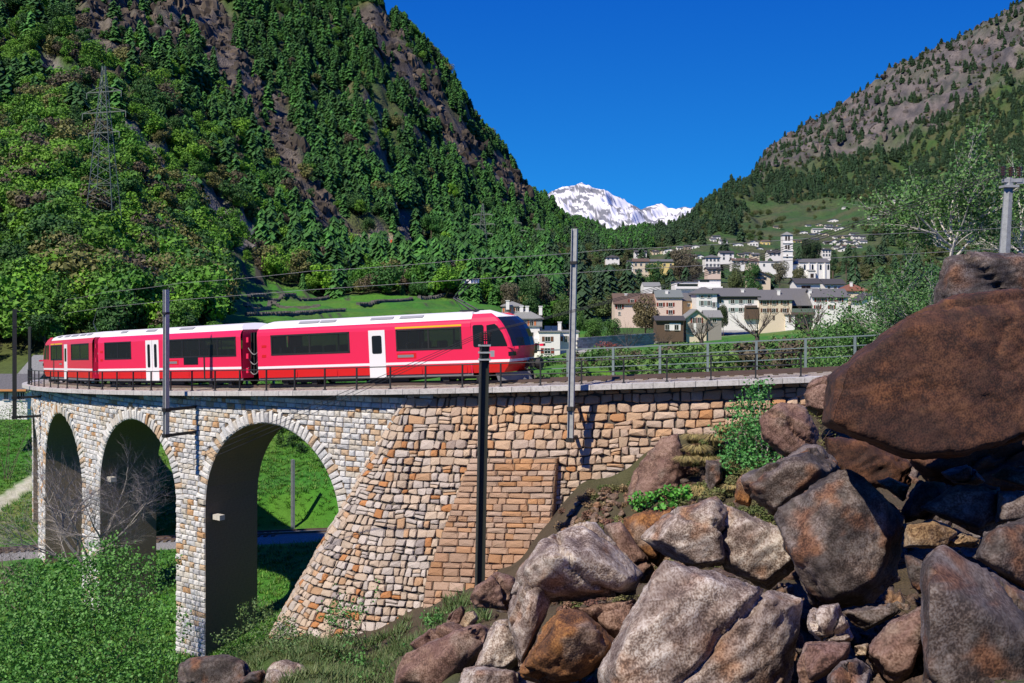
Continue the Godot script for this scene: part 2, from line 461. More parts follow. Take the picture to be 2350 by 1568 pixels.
func ground_h(x: float, z: float) -> float:
	var d := maxf(-z, 4.0)
	var sx := CX + x / d * FL
	var h := raw_h(sx, d)
	# roughness of the land
	if d < 60.0:
		h += nz.get_noise_2d(x * 0.21, z * 0.21) * 0.5
	elif d < 330.0 and sx > 500.0 or d < 125.0:
		h += nz.get_noise_2d(x * 0.035, z * 0.035) * 0.8
	else:
		var left := smoothstep(1500.0, 1250.0, sx)
		var up := smoothstep(150.0, 500.0, d) if sx < 600.0 else smoothstep(340.0, 700.0, d)
		var far := smoothstep(1000.0, 2400.0, d)
		var a := lerpf(0.004 * d, 0.017 * minf(d, 1100.0), left * up)
		if left < 0.5: a = lerpf(a, 26.0, far)
		var wx := x + nz2.get_noise_2d(x * 0.004, z * 0.004) * 60.0
		var f := 1.0 / clampf(d * 0.16, 40.0, 330.0)
		var r := 1.0 - absf(nz2.get_noise_2d(wx * f * 1.5, z * f * 0.8 + 7.0)) * 2.6
		h += a * (r * 0.75 + nz.get_noise_2d(x * f * 4.0, z * f * 4.0) * 0.75)
		var cr := absf(nz.get_noise_2d(x * 0.028 + h * 0.012, z * 0.02 + h * 0.015))
		h += (0.25 - cr) * 0.011 * minf(d, 900.0) * (left if d < 1500.0 else 0.6) * smoothstep(250.0, 450.0, d)
	# dry stone terraces of the meadows behind the train
	if sx > 470.0 and sx < 1160.0 and d > 190.0 and d < 345.0:
		var q := 1.6
		var e := smoothstep(470.0, 560.0, sx) * smoothstep(1160.0, 1080.0, sx) * smoothstep(190.0, 205.0, d) * smoothstep(345.0, 325.0, d)
		var u := h / q
		var stepped := (floorf(u) + smoothstep(0.78, 0.98, u - floorf(u))) * q
		h = lerpf(h, stepped, e * 0.85)
	# bed of the lower track
	if d > 72.0 and d < 96.0 and sx < 1400.0:
		var t := clampf((x + 52.0) / 58.0, -0.4, 1.3)
		var c := track_low(t)
		var off := absf(-d - c.z)
		h = lerpf(c.y - 0.28, h, smoothstep(2.4, 5.0, off))
	# the railway bank behind the retaining wall
	var rel := Vector2(x, z) - CC
	var r := rel.length()
	if r < 66.5 and r > 44.0:
		var phi := atan2(rel.x, rel.y)
		if phi > -0.44 and phi < 1.2:
			var dk := deck(phi) - 0.45
			if r < 64.2: h = lerpf(dk, minf(h, dk), smoothstep(60.4, 50.0, r)) if r < 60.4 else dk
			elif phi < -0.12: h = minf(h, dk - 2.0)
			else: h = minf(h, dk - 0.1)
		elif phi >= -1.4 and phi <= -0.44 and r > 59.0 and r < 65.5: h = minf(h, deck(phi) - 8.0)
	return h

func on_ground(sx: float, d: float) -> Vector3:
	var x := (sx - CX) / FL * d
	return Vector3(x, ground_h(x, -d), -d)

func ground_hit(sx: float, sy: float, d0: float, d1: float) -> Vector3:   # first place along a bearing whose ground rises to that sight height
	var d := d0
	while d < d1:
		var p := on_ground(sx, d)
		if CY - p.y / d * FL <= sy: return p
		d *= 1.012
	return on_ground(sx, d1)

func near_line(p: Vector2, line: PackedVector2Array) -> float:
	var best := 1e9
	for i in line.size() - 1:
		var q := Geometry2D.get_closest_point_to_segment(p, line[i], line[i + 1])
		best = minf(best, p.distance_to(q))
	return best

var scree := [PackedVector2Array([Vector2(105, 140), Vector2(150, 190), Vector2(270, 290), Vector2(370, 390), Vector2(450, 450), Vector2(540, 530), Vector2(640, 590)]),
	PackedVector2Array([Vector2(0, 560), Vector2(40, 640), Vector2(100, 690), Vector2(140, 720)]),
	PackedVector2Array([Vector2(890, 470), Vector2(920, 500), Vector2(960, 560), Vector2(1010, 590)]),
	PackedVector2Array([Vector2(1205, 530), Vector2(1250, 575)])]

func bareness(sx: float, sy: float, d: float, p: Vector3) -> float:   # 0 wooded .. 1 bare, for slopes
	var n := nz.get_noise_2d(p.x * 0.011, p.z * 0.011)
	var q := Vector2(sx + n * 30.0, sy + n * 16.0)
	var b := 0.0
	if sx < 1300.0:
		b = maxf(b, smoothstep(38.0, 22.0, near_line(q, scree[0]) * (1.0 if sx > 260 else 1.6)))
		b = maxf(b, smoothstep(34.0, 18.0, near_line(q, scree[1])))
		b = maxf(b, smoothstep(26.0, 12.0, near_line(q, scree[2])))
		b = maxf(b, smoothstep(16.0, 8.0, near_line(q, scree[3])))
		# crags
		b = maxf(b, smoothstep(120.0, 70.0, near_line(q, PackedVector2Array([Vector2(250, 60), Vector2(420, 40)]))) * 0.9)
		b = maxf(b, smoothstep(60.0, 30.0, near_line(q, PackedVector2Array([Vector2(470, 30), Vector2(520, 130), Vector2(600, 240), Vector2(650, 330)]))))
		b = maxf(b, smoothstep(46.0, 20.0, near_line(q, PackedVector2Array([Vector2(660, 330), Vector2(690, 430), Vector2(770, 540), Vector2(800, 560)]))))
		b = maxf(b, smoothstep(40.0, 18.0, near_line(q, PackedVector2Array([Vector2(850, 40), Vector2(960, 190), Vector2(1020, 290), Vector2(1080, 360)]))))
		b = maxf(b, smoothstep(40.0, 18.0, near_line(q, PackedVector2Array([Vector2(1140, 380), Vector2(1180, 450)]))))
		b = maxf(b, smoothstep(30.0, 10.0, near_line(q, PackedVector2Array([Vector2(560, 250), Vector2(600, 300)]))))
	else:
		# the rocky face of the far right-hand mountain
		var edge := 437.0 - (sx - 1690.0) * 0.12
		var k := smoothstep(edge + 10.0, edge - 40.0, sy + n * 30.0)
		b = k * smoothstep(0.0, 160.0, 560.0 - absf(sx - 1960.0) + n * 260.0) * smoothstep(2050.0, 2350.0, d + n * 250.0)
		b *= 0.75 + 0.5 * nz2.get_noise_2d(p.x * 0.01, p.y * 0.01)
		b = clampf(b * 1.25, 0.0, 1.0)
	return b

var road := PackedVector2Array([Vector2(1330, 806), Vector2(1420, 793), Vector2(1500, 781), Vector2(1580, 768), Vector2(1650, 765), Vector2(1760, 756), Vector2(1880, 744)])
var lane := PackedVector2Array([Vector2(-40, 1180), Vector2(30, 1135), Vector2(80, 1100)])

func is_meadow(sx: float, d: float) -> bool:
	if d < 62.0: return false
	if sx < 500.0: return d < 128.0
	if sx < 1170.0: return d < 335.0
	if sx < 1400.0: return d < 330.0
	return d < 300.0

func ground_color(sx: float, sy: float, d: float, p: Vector3, steep: float) -> Color:
	var n := nz.get_noise_2d(p.x * 0.05, p.z * 0.05)
	var n2 := nz2.get_noise_2d(p.x * 0.012 + 40.0, p.z * 0.012)
	var grass := K(0.04, 0.2, 0.012).lerp(K(0.11, 0.24, 0.02), clampf(0.35 + n * 1.1, 0.0, 1.0))
	var dry := K(0.17, 0.16, 0.06)
	var soil := K(0.075, 0.055, 0.038)
	if d < 62.0:
		return soil.lerp(grass * 0.7, smoothstep(800.0, 500.0, sx) * 0.8 + clampf(n * 0.6, 0, 0.3))
	if sx < 120.0 and d < 125.0 and d > 88.0:
		var k := smoothstep(17.0, 10.0, near_line(Vector2(sx, sy), lane))
		grass = grass.lerp(dry, clampf((sy - 1120.0) / 60.0, 0.0, 0.7))
		return grass.lerp(K(0.5, 0.5, 0.48), k)
	if sx > 1300.0 and sx < 1950.0 and d > 180.0 and d < 360.0:
		var k := smoothstep(9.0, 6.0, near_line(Vector2(sx, sy), road))
		if k > 0.0: return grass.lerp(K(0.42, 0.42, 0.44), k)
	if is_meadow(sx, d):
		if steep > 0.62 and d > 180.0 and sx < 1170.0: return K(0.06, 0.055, 0.05)
		return grass.lerp(dry, clampf(n2 * 0.8 - 0.1, 0.0, 0.5))
	var bare := bareness(sx, sy, d, p)
	var floor_ := K(0.045, 0.11, 0.014).lerp(K(0.1, 0.11, 0.035), clampf(0.4 + n2 * 1.6, 0.0, 1.0))
	if sx > 1290.0 and d < 1150.0 or sx > 1650.0 and d < 1750.0 and d > 500.0:
		floor_ = K(0.045, 0.12, 0.02).lerp(K(0.1, 0.12, 0.045), clampf(0.5 + n2 * 1.5, 0.0, 1.0))
	var n3 := nz.get_noise_3d(p.x * 0.06, p.y * 0.1, p.z * 0.06) + 0.6 * nz.get_noise_3d(p.x * 0.2, p.y * 0.25, p.z * 0.2)
	var rock := K(0.055, 0.046, 0.038).lerp(K(0.17, 0.145, 0.12), clampf(0.42 + n3 * 1.6 + n * 0.5, 0.0, 1.0))
	if sx > 1300.0: rock = K(0.085, 0.08, 0.084).lerp(K(0.22, 0.19, 0.175), clampf(0.42 + n2 * 0.8 + n3 * 1.5, 0.0, 1.0))
	if sx < 1300.0 and near_line(Vector2(sx, sy), scree[0]) < 45.0: rock = K(0.21, 0.195, 0.175).lerp(K(0.15, 0.15, 0.15), clampf(0.5 + n, 0, 1))
	if sx > 810.0 and sx < 950.0 and d > 480.0 and d < 570.0 and sy > 540.0 and sy < 590.0:
		return K(0.36, 0.31, 0.22)
	if sx < 1300.0: bare = maxf(bare, smoothstep(0.80, 0.9, steep + n * 0.14))
	return floor_.lerp(rock, clampf(bare, 0.0, 1.0))

func build_ground() -> void:
	var xs := PackedFloat32Array()
	var x := -900.0
	while x < 3150.0:
		xs.push_back(x)
		x += 10.0 if x > -60.0 and x < 2400.0 else 26.0
	var ds := PackedFloat32Array()
	var d := 6.0
	while d < 3900.0:
		ds.push_back(d)
		d += clampf(d * (0.011 if d > 260.0 and d < 1400.0 else 0.016), 0.45, 34.0) if d > 70.0 else (0.6 if d > 40.0 else 0.8)
	var w := xs.size()
	var h := ds.size()
	var pts := PackedVector3Array()
	pts.resize(w * h)
	for j in h:
		for i in w:
			var px := (xs[i] - CX) / FL * ds[j]
			pts[j * w + i] = Vector3(px, ground_h(px, -ds[j]), -ds[j])
	var cs := PackedColorArray()
	cs.resize(w * h)
	for j in h:
		for i in w:
			var p := pts[j * w + i]
			var i1 := mini(i + 1, w - 1)
			var j1 := mini(j + 1, h - 1)
			var gx := (pts[j * w + i1].y - p.y) / maxf(pts[j * w + i1].x - p.x, 0.01)
			var gz := (pts[j1 * w + i].y - p.y) / maxf(p.z - pts[j1 * w + i].z, 0.01)
			var slope := sqrt(gx * gx + gz * gz)
			cs[j * w + i] = ground_color(xs[i], CY - p.y / ds[j] * FL, ds[j], p, slope / sqrt(1.0 + slope * slope))
	var cut := 0
	while ds[cut] < 330.0: cut += 1
	tag(put_mesh("ground", grid_mesh(pts.slice(0, (cut + 1) * w), cs.slice(0, (cut + 1) * w), w, cut + 1), M.ground), "", "", "", "structure")
	tag(put_mesh("mountain_slopes", grid_mesh(pts.slice(cut * w), cs.slice(cut * w), w, h - cut), skin(vmat("slopes", 0.95), TX.cliff, 120.0, 5.0, TX.rockbump)), "", "", "", "structure")
	build_snow_peak()

func build_snow_peak() -> void:
	# the far snowy summit, a ridge with a front and a back slope
	var line := [Vector2(1120, 480), Vector2(1200, 455), Vector2(1245, 448), Vector2(1275, 431), Vector2(1300, 424), Vector2(1318, 423), Vector2(1335, 415), Vector2(1348, 424), Vector2(1372, 431), Vector2(1394, 434), Vector2(1405, 444), Vector2(1430, 456), Vector2(1455, 470), Vector2(1472, 478), Vector2(1490, 472), Vector2(1505, 467), Vector2(1518, 464), Vector2(1532, 474), Vector2(1550, 477), Vector2(1570, 472), Vector2(1600, 478), Vector2(1700, 500), Vector2(1800, 520)]
	var w := 260
	var h := 120
	var pts := PackedVector3Array()
	var cs := PackedColorArray()
	for j in h:
		var t := float(j) / (h - 1)
		for i in w:
			var sx := lerpf(1120.0, 1800.0, float(i) / (w - 1))
			var k := 0
			while k < line.size() - 2 and line[k + 1].x < sx: k += 1
			var top := lerpf(line[k].y, line[k + 1].y, clampf((sx - line[k].x) / (line[k + 1].x - line[k].x), 0.0, 1.0))
			var s := absf(t - 0.72) / (0.72 if t < 0.72 else 0.28)    # 0 on the ridge
			var d := lerpf(7200.0, 10600.0, t)
			var sy := lerpf(top, 600.0, pow(s, 0.8))
			var p := P(sx, sy, d)
			var r := 1.0 - absf(nz2.get_noise_2d(p.x * 0.0019 + p.z * 0.0006, p.z * 0.0004)) * 2.4
			var r2 := 1.0 - absf(nz2.get_noise_2d(p.x * 0.006 - p.z * 0.002, p.z * 0.0012)) * 2.4
			var amp := smoothstep(0.0, 0.14, s)
			p.y += (r * 95.0 + r2 * 26.0) * amp + nz.get_noise_2d(p.x * 0.012, p.z * 0.005) * (7.0 + 12.0 * amp)
			pts.push_back(p)
	for j in h:
		for i in w:
			var p := pts[j * w + i]
			var a := pts[j * w + mini(i + 1, w - 1)]
			var b := pts[mini(j + 1, h - 1) * w + i]
			var nn := (a - p).cross(b - p).normalized()
			var flat := absf(nn.y)
			var n := nz.get_noise_3d(p.x * 0.006, p.y * 0.012, p.z * 0.006) + 0.7 * nz.get_noise_2d(p.x * 0.03, p.z * 0.03)
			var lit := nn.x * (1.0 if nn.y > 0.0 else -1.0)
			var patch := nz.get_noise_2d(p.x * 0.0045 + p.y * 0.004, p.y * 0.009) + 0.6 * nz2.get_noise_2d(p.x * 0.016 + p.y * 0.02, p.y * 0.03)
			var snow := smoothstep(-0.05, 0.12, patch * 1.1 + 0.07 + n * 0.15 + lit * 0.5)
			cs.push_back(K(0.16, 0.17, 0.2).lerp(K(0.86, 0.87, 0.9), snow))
	tag(put_mesh("snow_mountain", grid_mesh(pts, cs, w, h), vmat("snow", 0.8)), "", "", "", "structure")

# ---- masonry
var unit_blocks := []
var stone_mats := []
var ARCH := [[-64.7, 4.25], [-53.65, 4.15], [-42.92, 4.03], [-32.16, 4.36]]   # degrees: middle, half width

func make_blocks() -> void:
	for k in 6:
		var b := MB.new()
		var o := [Vector3(-0.5, -0.5, 0), Vector3(0.5, -0.5, 0), Vector3(0.5, 0.5, 0), Vector3(-0.5, 0.5, 0)]
		var q := []
		for p in o: q.push_back(Vector3(p.x * rf(0.76, 0.9), p.y * rf(0.66, 0.86), rf(0.55, 1.0)))
		var m := Vector3(rf(-0.15, 0.15), rf(-0.15, 0.15), rf(0.8, 1.25))
		for i in 4:
			var j := (i + 1) % 4
			b.quad(o[i], q[i], q[j], o[j])
			b.tri(q[i], m, q[j])
		unit_blocks.push_back(mesh_of(b))
	var tones := [K(0.68, 0.68, 0.68), K(0.74, 0.74, 0.73), K(0.56, 0.58, 0.6), K(0.57, 0.53, 0.46), K(0.58, 0.43, 0.29), K(0.44, 0.45, 0.47), K(0.52, 0.32, 0.17), K(0.63, 0.6, 0.55)]
	for k in tones.size():
		stone_mats.push_back(skin(mat("dressed_stone_%d" % k, tones[k], 0.9), TX.stone, 0.9, 0.02, TX.rockbump))

func arch_spring(i: int) -> float:
	var phi := deg_to_rad(ARCH[i][0])
	return deck(phi) - 1.78 - deg_to_rad(ARCH[i][1]) * RW

func arch_open(phi: float) -> float:   # height of the opening at that bearing, or a deep value where there is a pier
	for i in ARCH.size():
		var r: float = deg_to_rad(ARCH[i][1]) * RW
		var dx := (phi - deg_to_rad(ARCH[i][0])) * RW
		if absf(dx) < r: return arch_spring(i) + sqrt(r * r - dx * dx)
	return -99.0

func pick_tone() -> int:
	var t := rng.randf()
	if t < 0.24: return 0
	if t < 0.44: return 1
	if t < 0.58: return 2
	if t < 0.72: return 7
	if t < 0.82: return 3
	if t < 0.91: return 4
	if t < 0.95: return 6
	return 5

func build_viaduct() -> void:
	make_blocks()
	var base := arc(deg_to_rad(-37.7), RW, -20.5)
	var via := thing("stone_viaduct", "curved viaduct of pale squared stone with round arches under the red train", "viaduct", base)
	# core with openings
	var b := MB.new()
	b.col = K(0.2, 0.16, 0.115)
	var a0 := deg_to_rad(-82.0)
	var a1 := deg_to_rad(-24.0)
	var n := 420
	var ro := RW - 0.05
	var ri := 61.1
	var stops := PackedFloat32Array()
	for i in n + 1: stops.push_back(lerpf(a0, a1, float(i) / n))
	for k in ARCH.size():
		for s in [-1.0, 1.0]:
			stops.push_back(deg_to_rad(ARCH[k][0] + s * ARCH[k][1]) - 1e-5)
			stops.push_back(deg_to_rad(ARCH[k][0] + s * ARCH[k][1]) + 1e-5)
	stops.sort()
	for i in stops.size() - 1:
		var p0 := stops[i]
		var p1 := stops[i + 1]
		var o0 := arch_open(p0)
		var o1 := arch_open(p1)
		var t0 := deck(p0) - 0.25
		var t1 := deck(p1) - 0.25
		if o0 < -90.0 and o1 < -90.0: o0 = -23.0; o1 = -23.0
		elif o0 < -90.0 or o1 < -90.0:
			var s := arch_spring(0)
			for k in ARCH.size():
				if absf(p0 - deg_to_rad(ARCH[k][0])) < deg_to_rad(ARCH[k][1]) * 1.1: s = arch_spring(k)
			# a jamb: the side of the pier, from its foot to the springing
			var pj := p1 if o0 < -90.0 else p0
			var q0 := arc(pj, ro, -23.0)
			var q1 := arc(pj, ri, -23.0)
			var up := Vector3(0, s + 23.12, 0)
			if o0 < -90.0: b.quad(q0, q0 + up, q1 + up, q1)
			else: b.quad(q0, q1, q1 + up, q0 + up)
			if o0 < -90.0: o0 = -23.0; o1 = -23.0
			else: o0 = -23.0; o1 = -23.0
			b.quad(arc(p0, ro, o0), arc(p0, ro, t0), arc(p1, ro, t1), arc(p1, ro, o1))
			b.quad(arc(p0, ri, o0), arc(p1, ri, o1), arc(p1, ri, t1), arc(p0, ri, t0))
			continue
		b.quad(arc(p0, ro, o0), arc(p0, ro, t0), arc(p1, ro, t1), arc(p1, ro, o1))
		b.quad(arc(p0, ri, o0), arc(p1, ri, o1), arc(p1, ri, t1), arc(p0, ri, t0))
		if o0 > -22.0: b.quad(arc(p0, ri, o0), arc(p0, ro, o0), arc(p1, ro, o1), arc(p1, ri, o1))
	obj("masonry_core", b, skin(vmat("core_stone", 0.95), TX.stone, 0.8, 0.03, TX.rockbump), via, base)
	# arch rings
	for i in ARCH.size():
		var pc: float = deg_to_rad(ARCH[i][0])
		var r: float = deg_to_rad(ARCH[i][1]) * RW
		var sp := arch_spring(i)
		var cnt := int(r * PI / 0.29)
		for k in cnt:
			var th := PI * (k + 0.5) / cnt
			var len_ := 0.6 if k % 2 == 0 else 0.8
			var rr := r + len_ * 0.5 - 0.01
			var phi := pc - cos(th) * rr / RW
			var pos := arc(phi, RW - 0.05, sp + sin(th) * rr)
			var nrm := Vector3(sin(phi), 0, cos(phi))
			var tan_ := Vector3(cos(phi), 0, -sin(phi))
			var rad := -tan_ * cos(th) + Vector3.UP * sin(th)
			var along := tan_ * sin(th) + Vector3.UP * cos(th)
			var o := put_mesh("voussoir", unit_blocks[rng.randi() % 6], stone_mats[pick_tone()], via, pos - base)
			o.basis = Basis(along * (r * PI / cnt) * 0.93, rad * len_, nrm * rf(0.07, 0.13))
	# coursed stones
	var list := []
	var y := -21.6
	while y < -4.9:
		var h := rf(0.25, 0.34)
		var ym := y + h * 0.5
		var spans := [[deg_to_rad(-76.0), deg_to_rad(-22.9)]]
		for i in ARCH.size():
			var r: float = deg_to_rad(ARCH[i][1]) * RW
			var sp := arch_spring(i)
			var pc: float = deg_to_rad(ARCH[i][0])
			var half := r + 0.0
			if ym > sp:
				var q := (r + 0.7) * (r + 0.7) - (ym - sp) * (ym - sp)
				if q <= 0.0: continue
				half = sqrt(q)
			var nxt := []
			for s in spans:
				if s[1] <= pc - half / RW or s[0] >= pc + half / RW: nxt.push_back(s)
				else:
					if s[0] < pc - half / RW: nxt.push_back([s[0], pc - half / RW])
					if s[1] > pc + half / RW: nxt.push_back([pc + half / RW, s[1]])
			spans = nxt
		for s in spans:
			var u: float = s[0] * RW
			var e: float = s[1] * RW
			while u < e - 0.05:
				var l := rf(0.3, 0.62)
				if rng.randf() < 0.12: l *= 1.35
				if e - u - l < 0.24: l = e - u
				var phi := (u + l * 0.5) / RW
				u += l
				if ym + h * 0.5 > deck(phi) - 0.26: continue
				if ym < ground_h(arc(phi, RW + 0.3, 0).x, arc(phi, RW + 0.3, 0).z) - 0.4: continue
				var pos := arc(phi, RW - 0.05, ym)
				var nrm := Vector3(sin(phi), 0, cos(phi))
				var tan_ := Vector3(cos(phi), 0, -sin(phi))
				var face := maxf(0.0, nrm.dot(-pos.normalized()))
				list.push_back([face * l * h / pos.length_squared(), Transform3D(Basis(tan_ * (l - 0.028), Vector3.UP * (h - 0.024), nrm * rf(0.055, 0.12)), pos - base), rng.randi() % 6, pick_tone()])
		y += h
	list.sort_custom(func(p, q): return p[0] > q[0])
	var rest := {}
	for i in list.size():
		var it: Array = list[i]
		if i < 300:
			var o := put_mesh("stone", unit_blocks[it[2]], stone_mats[it[3]], via)
			o.transform = it[1]
		else:
			if not rest.has(it[2]): rest[it[2]] = []
			rest[it[2]].push_back(it)
	# the remaining small stones, one part
	var rb := MB.new()
	for kind in rest:
		var arr: Array = (unit_blocks[kind] as ArrayMesh).surface_get_arrays(0)
		var vv: PackedVector3Array = arr[Mesh.ARRAY_VERTEX]
		for it in rest[kind]:
			var c: Color = (stone_mats[it[3]] as StandardMaterial3D).albedo_color.srgb_to_linear()
			for p in vv:
				rb.v.push_back(it[1] * p)
				rb.c.push_back(c)
	tag(obj("stonework", rb, skin(vmat("stonework", 0.9), TX.stone, 0.9, 0.02, TX.rockbump), via), "", "", "", "stuff")
	# two pale corbel stones high on the piers
	for s in [[-36.45, 1187.0], [-46.9, 1100.0]]:
		var phi: float = deg_to_rad(s[0])
		var c := MB.new()
		c.col = K(0.6, 0.58, 0.52)
		var p := arc(phi + 0.006, 64.3, 0)
		p.y = (CY - s[1]) / FL * -p.z
		var tan_ := Vector3(cos(phi), 0, -sin(phi))
		c.box(p, tan_ * 0.3, Vector3.UP * 0.14, Vector3(sin(phi), 0, cos(phi)) * 0.18)
		obj("corbel_stone", c, M.concrete, via, base)
	# concrete deck with its edge blocks
	var dbase := arc(deg_to_rad(-24.0), 63.0, deck(deg_to_rad(-24.0)) - 0.25)
	var slab := thing("deck_slab", "long curved concrete deck edge of pale blocks on top of the viaduct and wall", "bridge deck", dbase)
	var db := MB.new()
	db.col = K(0.4, 0.4, 0.39)
	var m := 220
	for i in m:
		var p0 := lerpf(deg_to_rad(-84.0), deg_to_rad(-6.4), float(i) / m)
		var p1 := lerpf(deg_to_rad(-84.0), deg_to_rad(-6.4), float(i + 1) / m)
		var y0 := deck(p0) - 0.05
		var y1 := deck(p1) - 0.05
		db.quad(arc(p0, 60.6, y0), arc(p0, RS - 0.5, y0), arc(p1, RS - 0.5, y1), arc(p1, 60.6, y1))
		db.quad(arc(p0, 60.6, y0 - 0.22), arc(p1, 60.6, y1 - 0.22), arc(p1, RS - 0.04, y1 - 0.22), arc(p0, RS - 0.04, y0 - 0.22))
		db.quad(arc(p0, 60.6, y0), arc(p1, 60.6, y1), arc(p1, 60.6, y1 - 0.22), arc(p0, 60.6, y0 - 0.22))
	obj("deck_plate", db, M.concrete, slab, dbase)
	var phi := deg_to_rad(-83.0)
	while phi < deg_to_rad(-7.0):
		var w := 0.965 / RS
		var e := MB.new()
		e.col = jit(K(0.56, 0.55, 0.54), 0.09)
		var g := 0.012 / RS
		var pa := phi + g
		var pb := phi + w - g
		var ya := deck(pa)
		var yb := deck(pb)
		for f in [[RS, -0.24, RS, 0.0], [RS, 0.0, RS - 0.5, 0.0], [RS - 0.5, 0.0, RS - 0.5, -0.24], [RS - 0.5, -0.24, RS, -0.24]]:
			e.quad(arc(pa, f[0], ya + f[1]), arc(pa, f[2], ya + f[3]), arc(pb, f[2], yb + f[3]), arc(pb, f[0], yb + f[1]))
		e.quad(arc(pa, RS, ya - 0.24), arc(pa, RS - 0.5, ya - 0.24), arc(pa, RS - 0.5, ya), arc(pa, RS, ya))
		e.quad(arc(pb, RS, yb - 0.24), arc(pb, RS, yb), arc(pb, RS - 0.5, yb), arc(pb, RS - 0.5, yb - 0.24))
		obj("edge_block", e, M.concrete, slab, dbase)
		phi += w
	# a yellow cable hanging from the deck edge
	var cb := MB.new()
	cb.col = K(0.75, 0.55, 0.03)
	var path := PackedVector3Array()
	var rad := PackedFloat32Array()
	for i in 8:
		var t := i / 7.0
		var p := P(428.0 - 9.0 * t * t, 893.0 + 46.0 * t, 65.0)
		path.push_back(p); rad.push_back(0.02)
	cb.tube(path, rad, 5)
	tag(obj("yellow_cable", cb, M.paint), "short yellow cable hanging from the deck edge beside the second mast", "cable")

# ---- the battered rubble wall that turns the corner as a quarter cone
const PHI0 := -0.4189      # -24.0 degrees: where the cone begins
const PHI1 := -0.095

func wall_batter(phi: float, z: float) -> float:
	return lerpf(0.30, 0.16, smoothstep(deg_to_rad(-18.6), deg_to_rad(-15.4), phi)) * maxf(z - 0.5, 0.0) - 0.1 * smoothstep(1.2, 0.3, z)

func wall_curve(z: float) -> Array:   # plan of the wall at depth z under the deck: [points, outward directions, steps along]
	var pts := PackedVector3Array()
	var nor := PackedVector3Array()
	var tan0 := Vector3(cos(PHI0), 0, -sin(PHI0))
	var out0 := Vector3(sin(PHI0), 0, cos(PHI0))
	var a := 0.62 * z
	var b := 0.30 * z
	var apex := arc(PHI0, RW, deck(PHI0) - z)
	for i in 8:
		pts.push_back(apex - tan0 * a - out0 * lerpf(4.0, 0.15, i / 7.0))
		nor.push_back((-tan0 + Vector3.UP * 0.4).normalized())
	var steps := 14
	for i in steps + 1:
		var th := PI * 0.5 * i / steps
		pts.push_back(apex - tan0 * cos(th) * a + out0 * sin(th) * b)
		nor.push_back((-tan0 * cos(th) * b + out0 * sin(th) * a + Vector3.UP * 0.3 * (a + b) * 0.5).normalized() if z > 0.05 else out0)
	var n := 46
	for i in range(1, n + 1):
		var phi := lerpf(PHI0, PHI1, float(i) / n)
		pts.push_back(arc(phi, RW + wall_batter(phi, z), deck(phi) - z))
		nor.push_back(Vector3(sin(phi), 0.25, cos(phi)).normalized())
	var run := PackedFloat32Array([0.0])
	for i in range(1, pts.size()): run.push_back(run[i - 1] + pts[i].distance_to(pts[i - 1]))
	return [pts, nor, run]

func along(c: Array, s: float) -> Array:
	var run: PackedFloat32Array = c[2]
	var i := clampi(run.bsearch(s) - 1, 0, run.size() - 2)
	var t := clampf((s - run[i]) / maxf(run[i + 1] - run[i], 0.0001), 0.0, 1.0)
	return [(c[0][i] as Vector3).lerp(c[0][i + 1], t), (c[1][i] as Vector3).lerp(c[1][i + 1], t).normalized()]

func index_of(c: Array, s: float) -> float:
	var run: PackedFloat32Array = c[2]
	var i := clampi(run.bsearch(s) - 1, 0, run.size() - 2)
	return i + clampf((s - run[i]) / maxf(run[i + 1] - run[i], 0.0001), 0.0, 1.0)

func at_index(c: Array, f: float) -> Array:
	var i := clampi(int(f), 0, c[0].size() - 2)
	var t := f - i
	return [(c[0][i] as Vector3).lerp(c[0][i + 1], t), (c[1][i] as Vector3).lerp(c[1][i + 1], t).normalized()]

func pillow(b: MB, q: Array, nrm: Vector3, rise: float, round_: float) -> void:   # a stone with eight corners on the quad q (4 points, anticlockwise from lower left)
	var o := []
	for i in 4:
		var p: Vector3 = q[i]
		var before: Vector3 = q[(i + 3) % 4]
		var after: Vector3 = q[(i + 1) % 4]
		o.push_back(p.lerp(before, rf(0.4, 1.0) * round_))
		o.push_back(p.lerp(after, rf(0.4, 1.0) * round_))
	var mid := Vector3.ZERO
	for p in o: mid += p / 8.0
	var inn := []
	for p in o: inn.push_back(mid + (p - mid) * rf(0.78, 0.93) + nrm * rise * rf(0.6, 1.0))
	var top: Vector3 = mid + nrm * rise * rf(0.9, 1.3) + (o[0] - mid) * rf(-0.2, 0.2)
	for i in 8:
		var j := (i + 1) % 8
		b.quad(o[i], inn[i], inn[j], o[j])
		b.tri(inn[i], top, inn[j])

func rubble_tone(orange: float) -> Color:
	var t := rng.randf()
	var c := K(0.5, 0.44, 0.37)
	if t < 0.42: c = K(0.62, 0.6, 0.57)
	elif t < 0.46: c = K(0.4, 0.38, 0.38)
	elif t < 0.84: c = K(0.62, 0.54, 0.44)
	elif t < 0.94: c = K(0.58, 0.4, 0.25)
	else: c = K(0.55, 0.27, 0.11)
	var warm := K(0.68, 0.48, 0.3).lerp(K(0.64, 0.33, 0.13), rng.randf() * 0.6)
	return jit(c.lerp(warm, orange * rf(0.5, 1.0)), 0.14)

func commit_stones(list: Array, parent: Node, base: Vector3, mt: Material, most: int, called: String, rest_name: String) -> void:
	list.sort_custom(func(p, q): return p[0] > q[0])
	var rest := MB.new()
	for i in list.size():
		if i < most: obj(called, list[i][1], mt, parent, base)
		else:
			rest.v.append_array((list[i][1] as MB).v)
			rest.c.append_array((list[i][1] as MB).c)
	if rest.v.size(): tag(obj(rest_name, rest, mt, parent, base), "", "", "", "stuff")

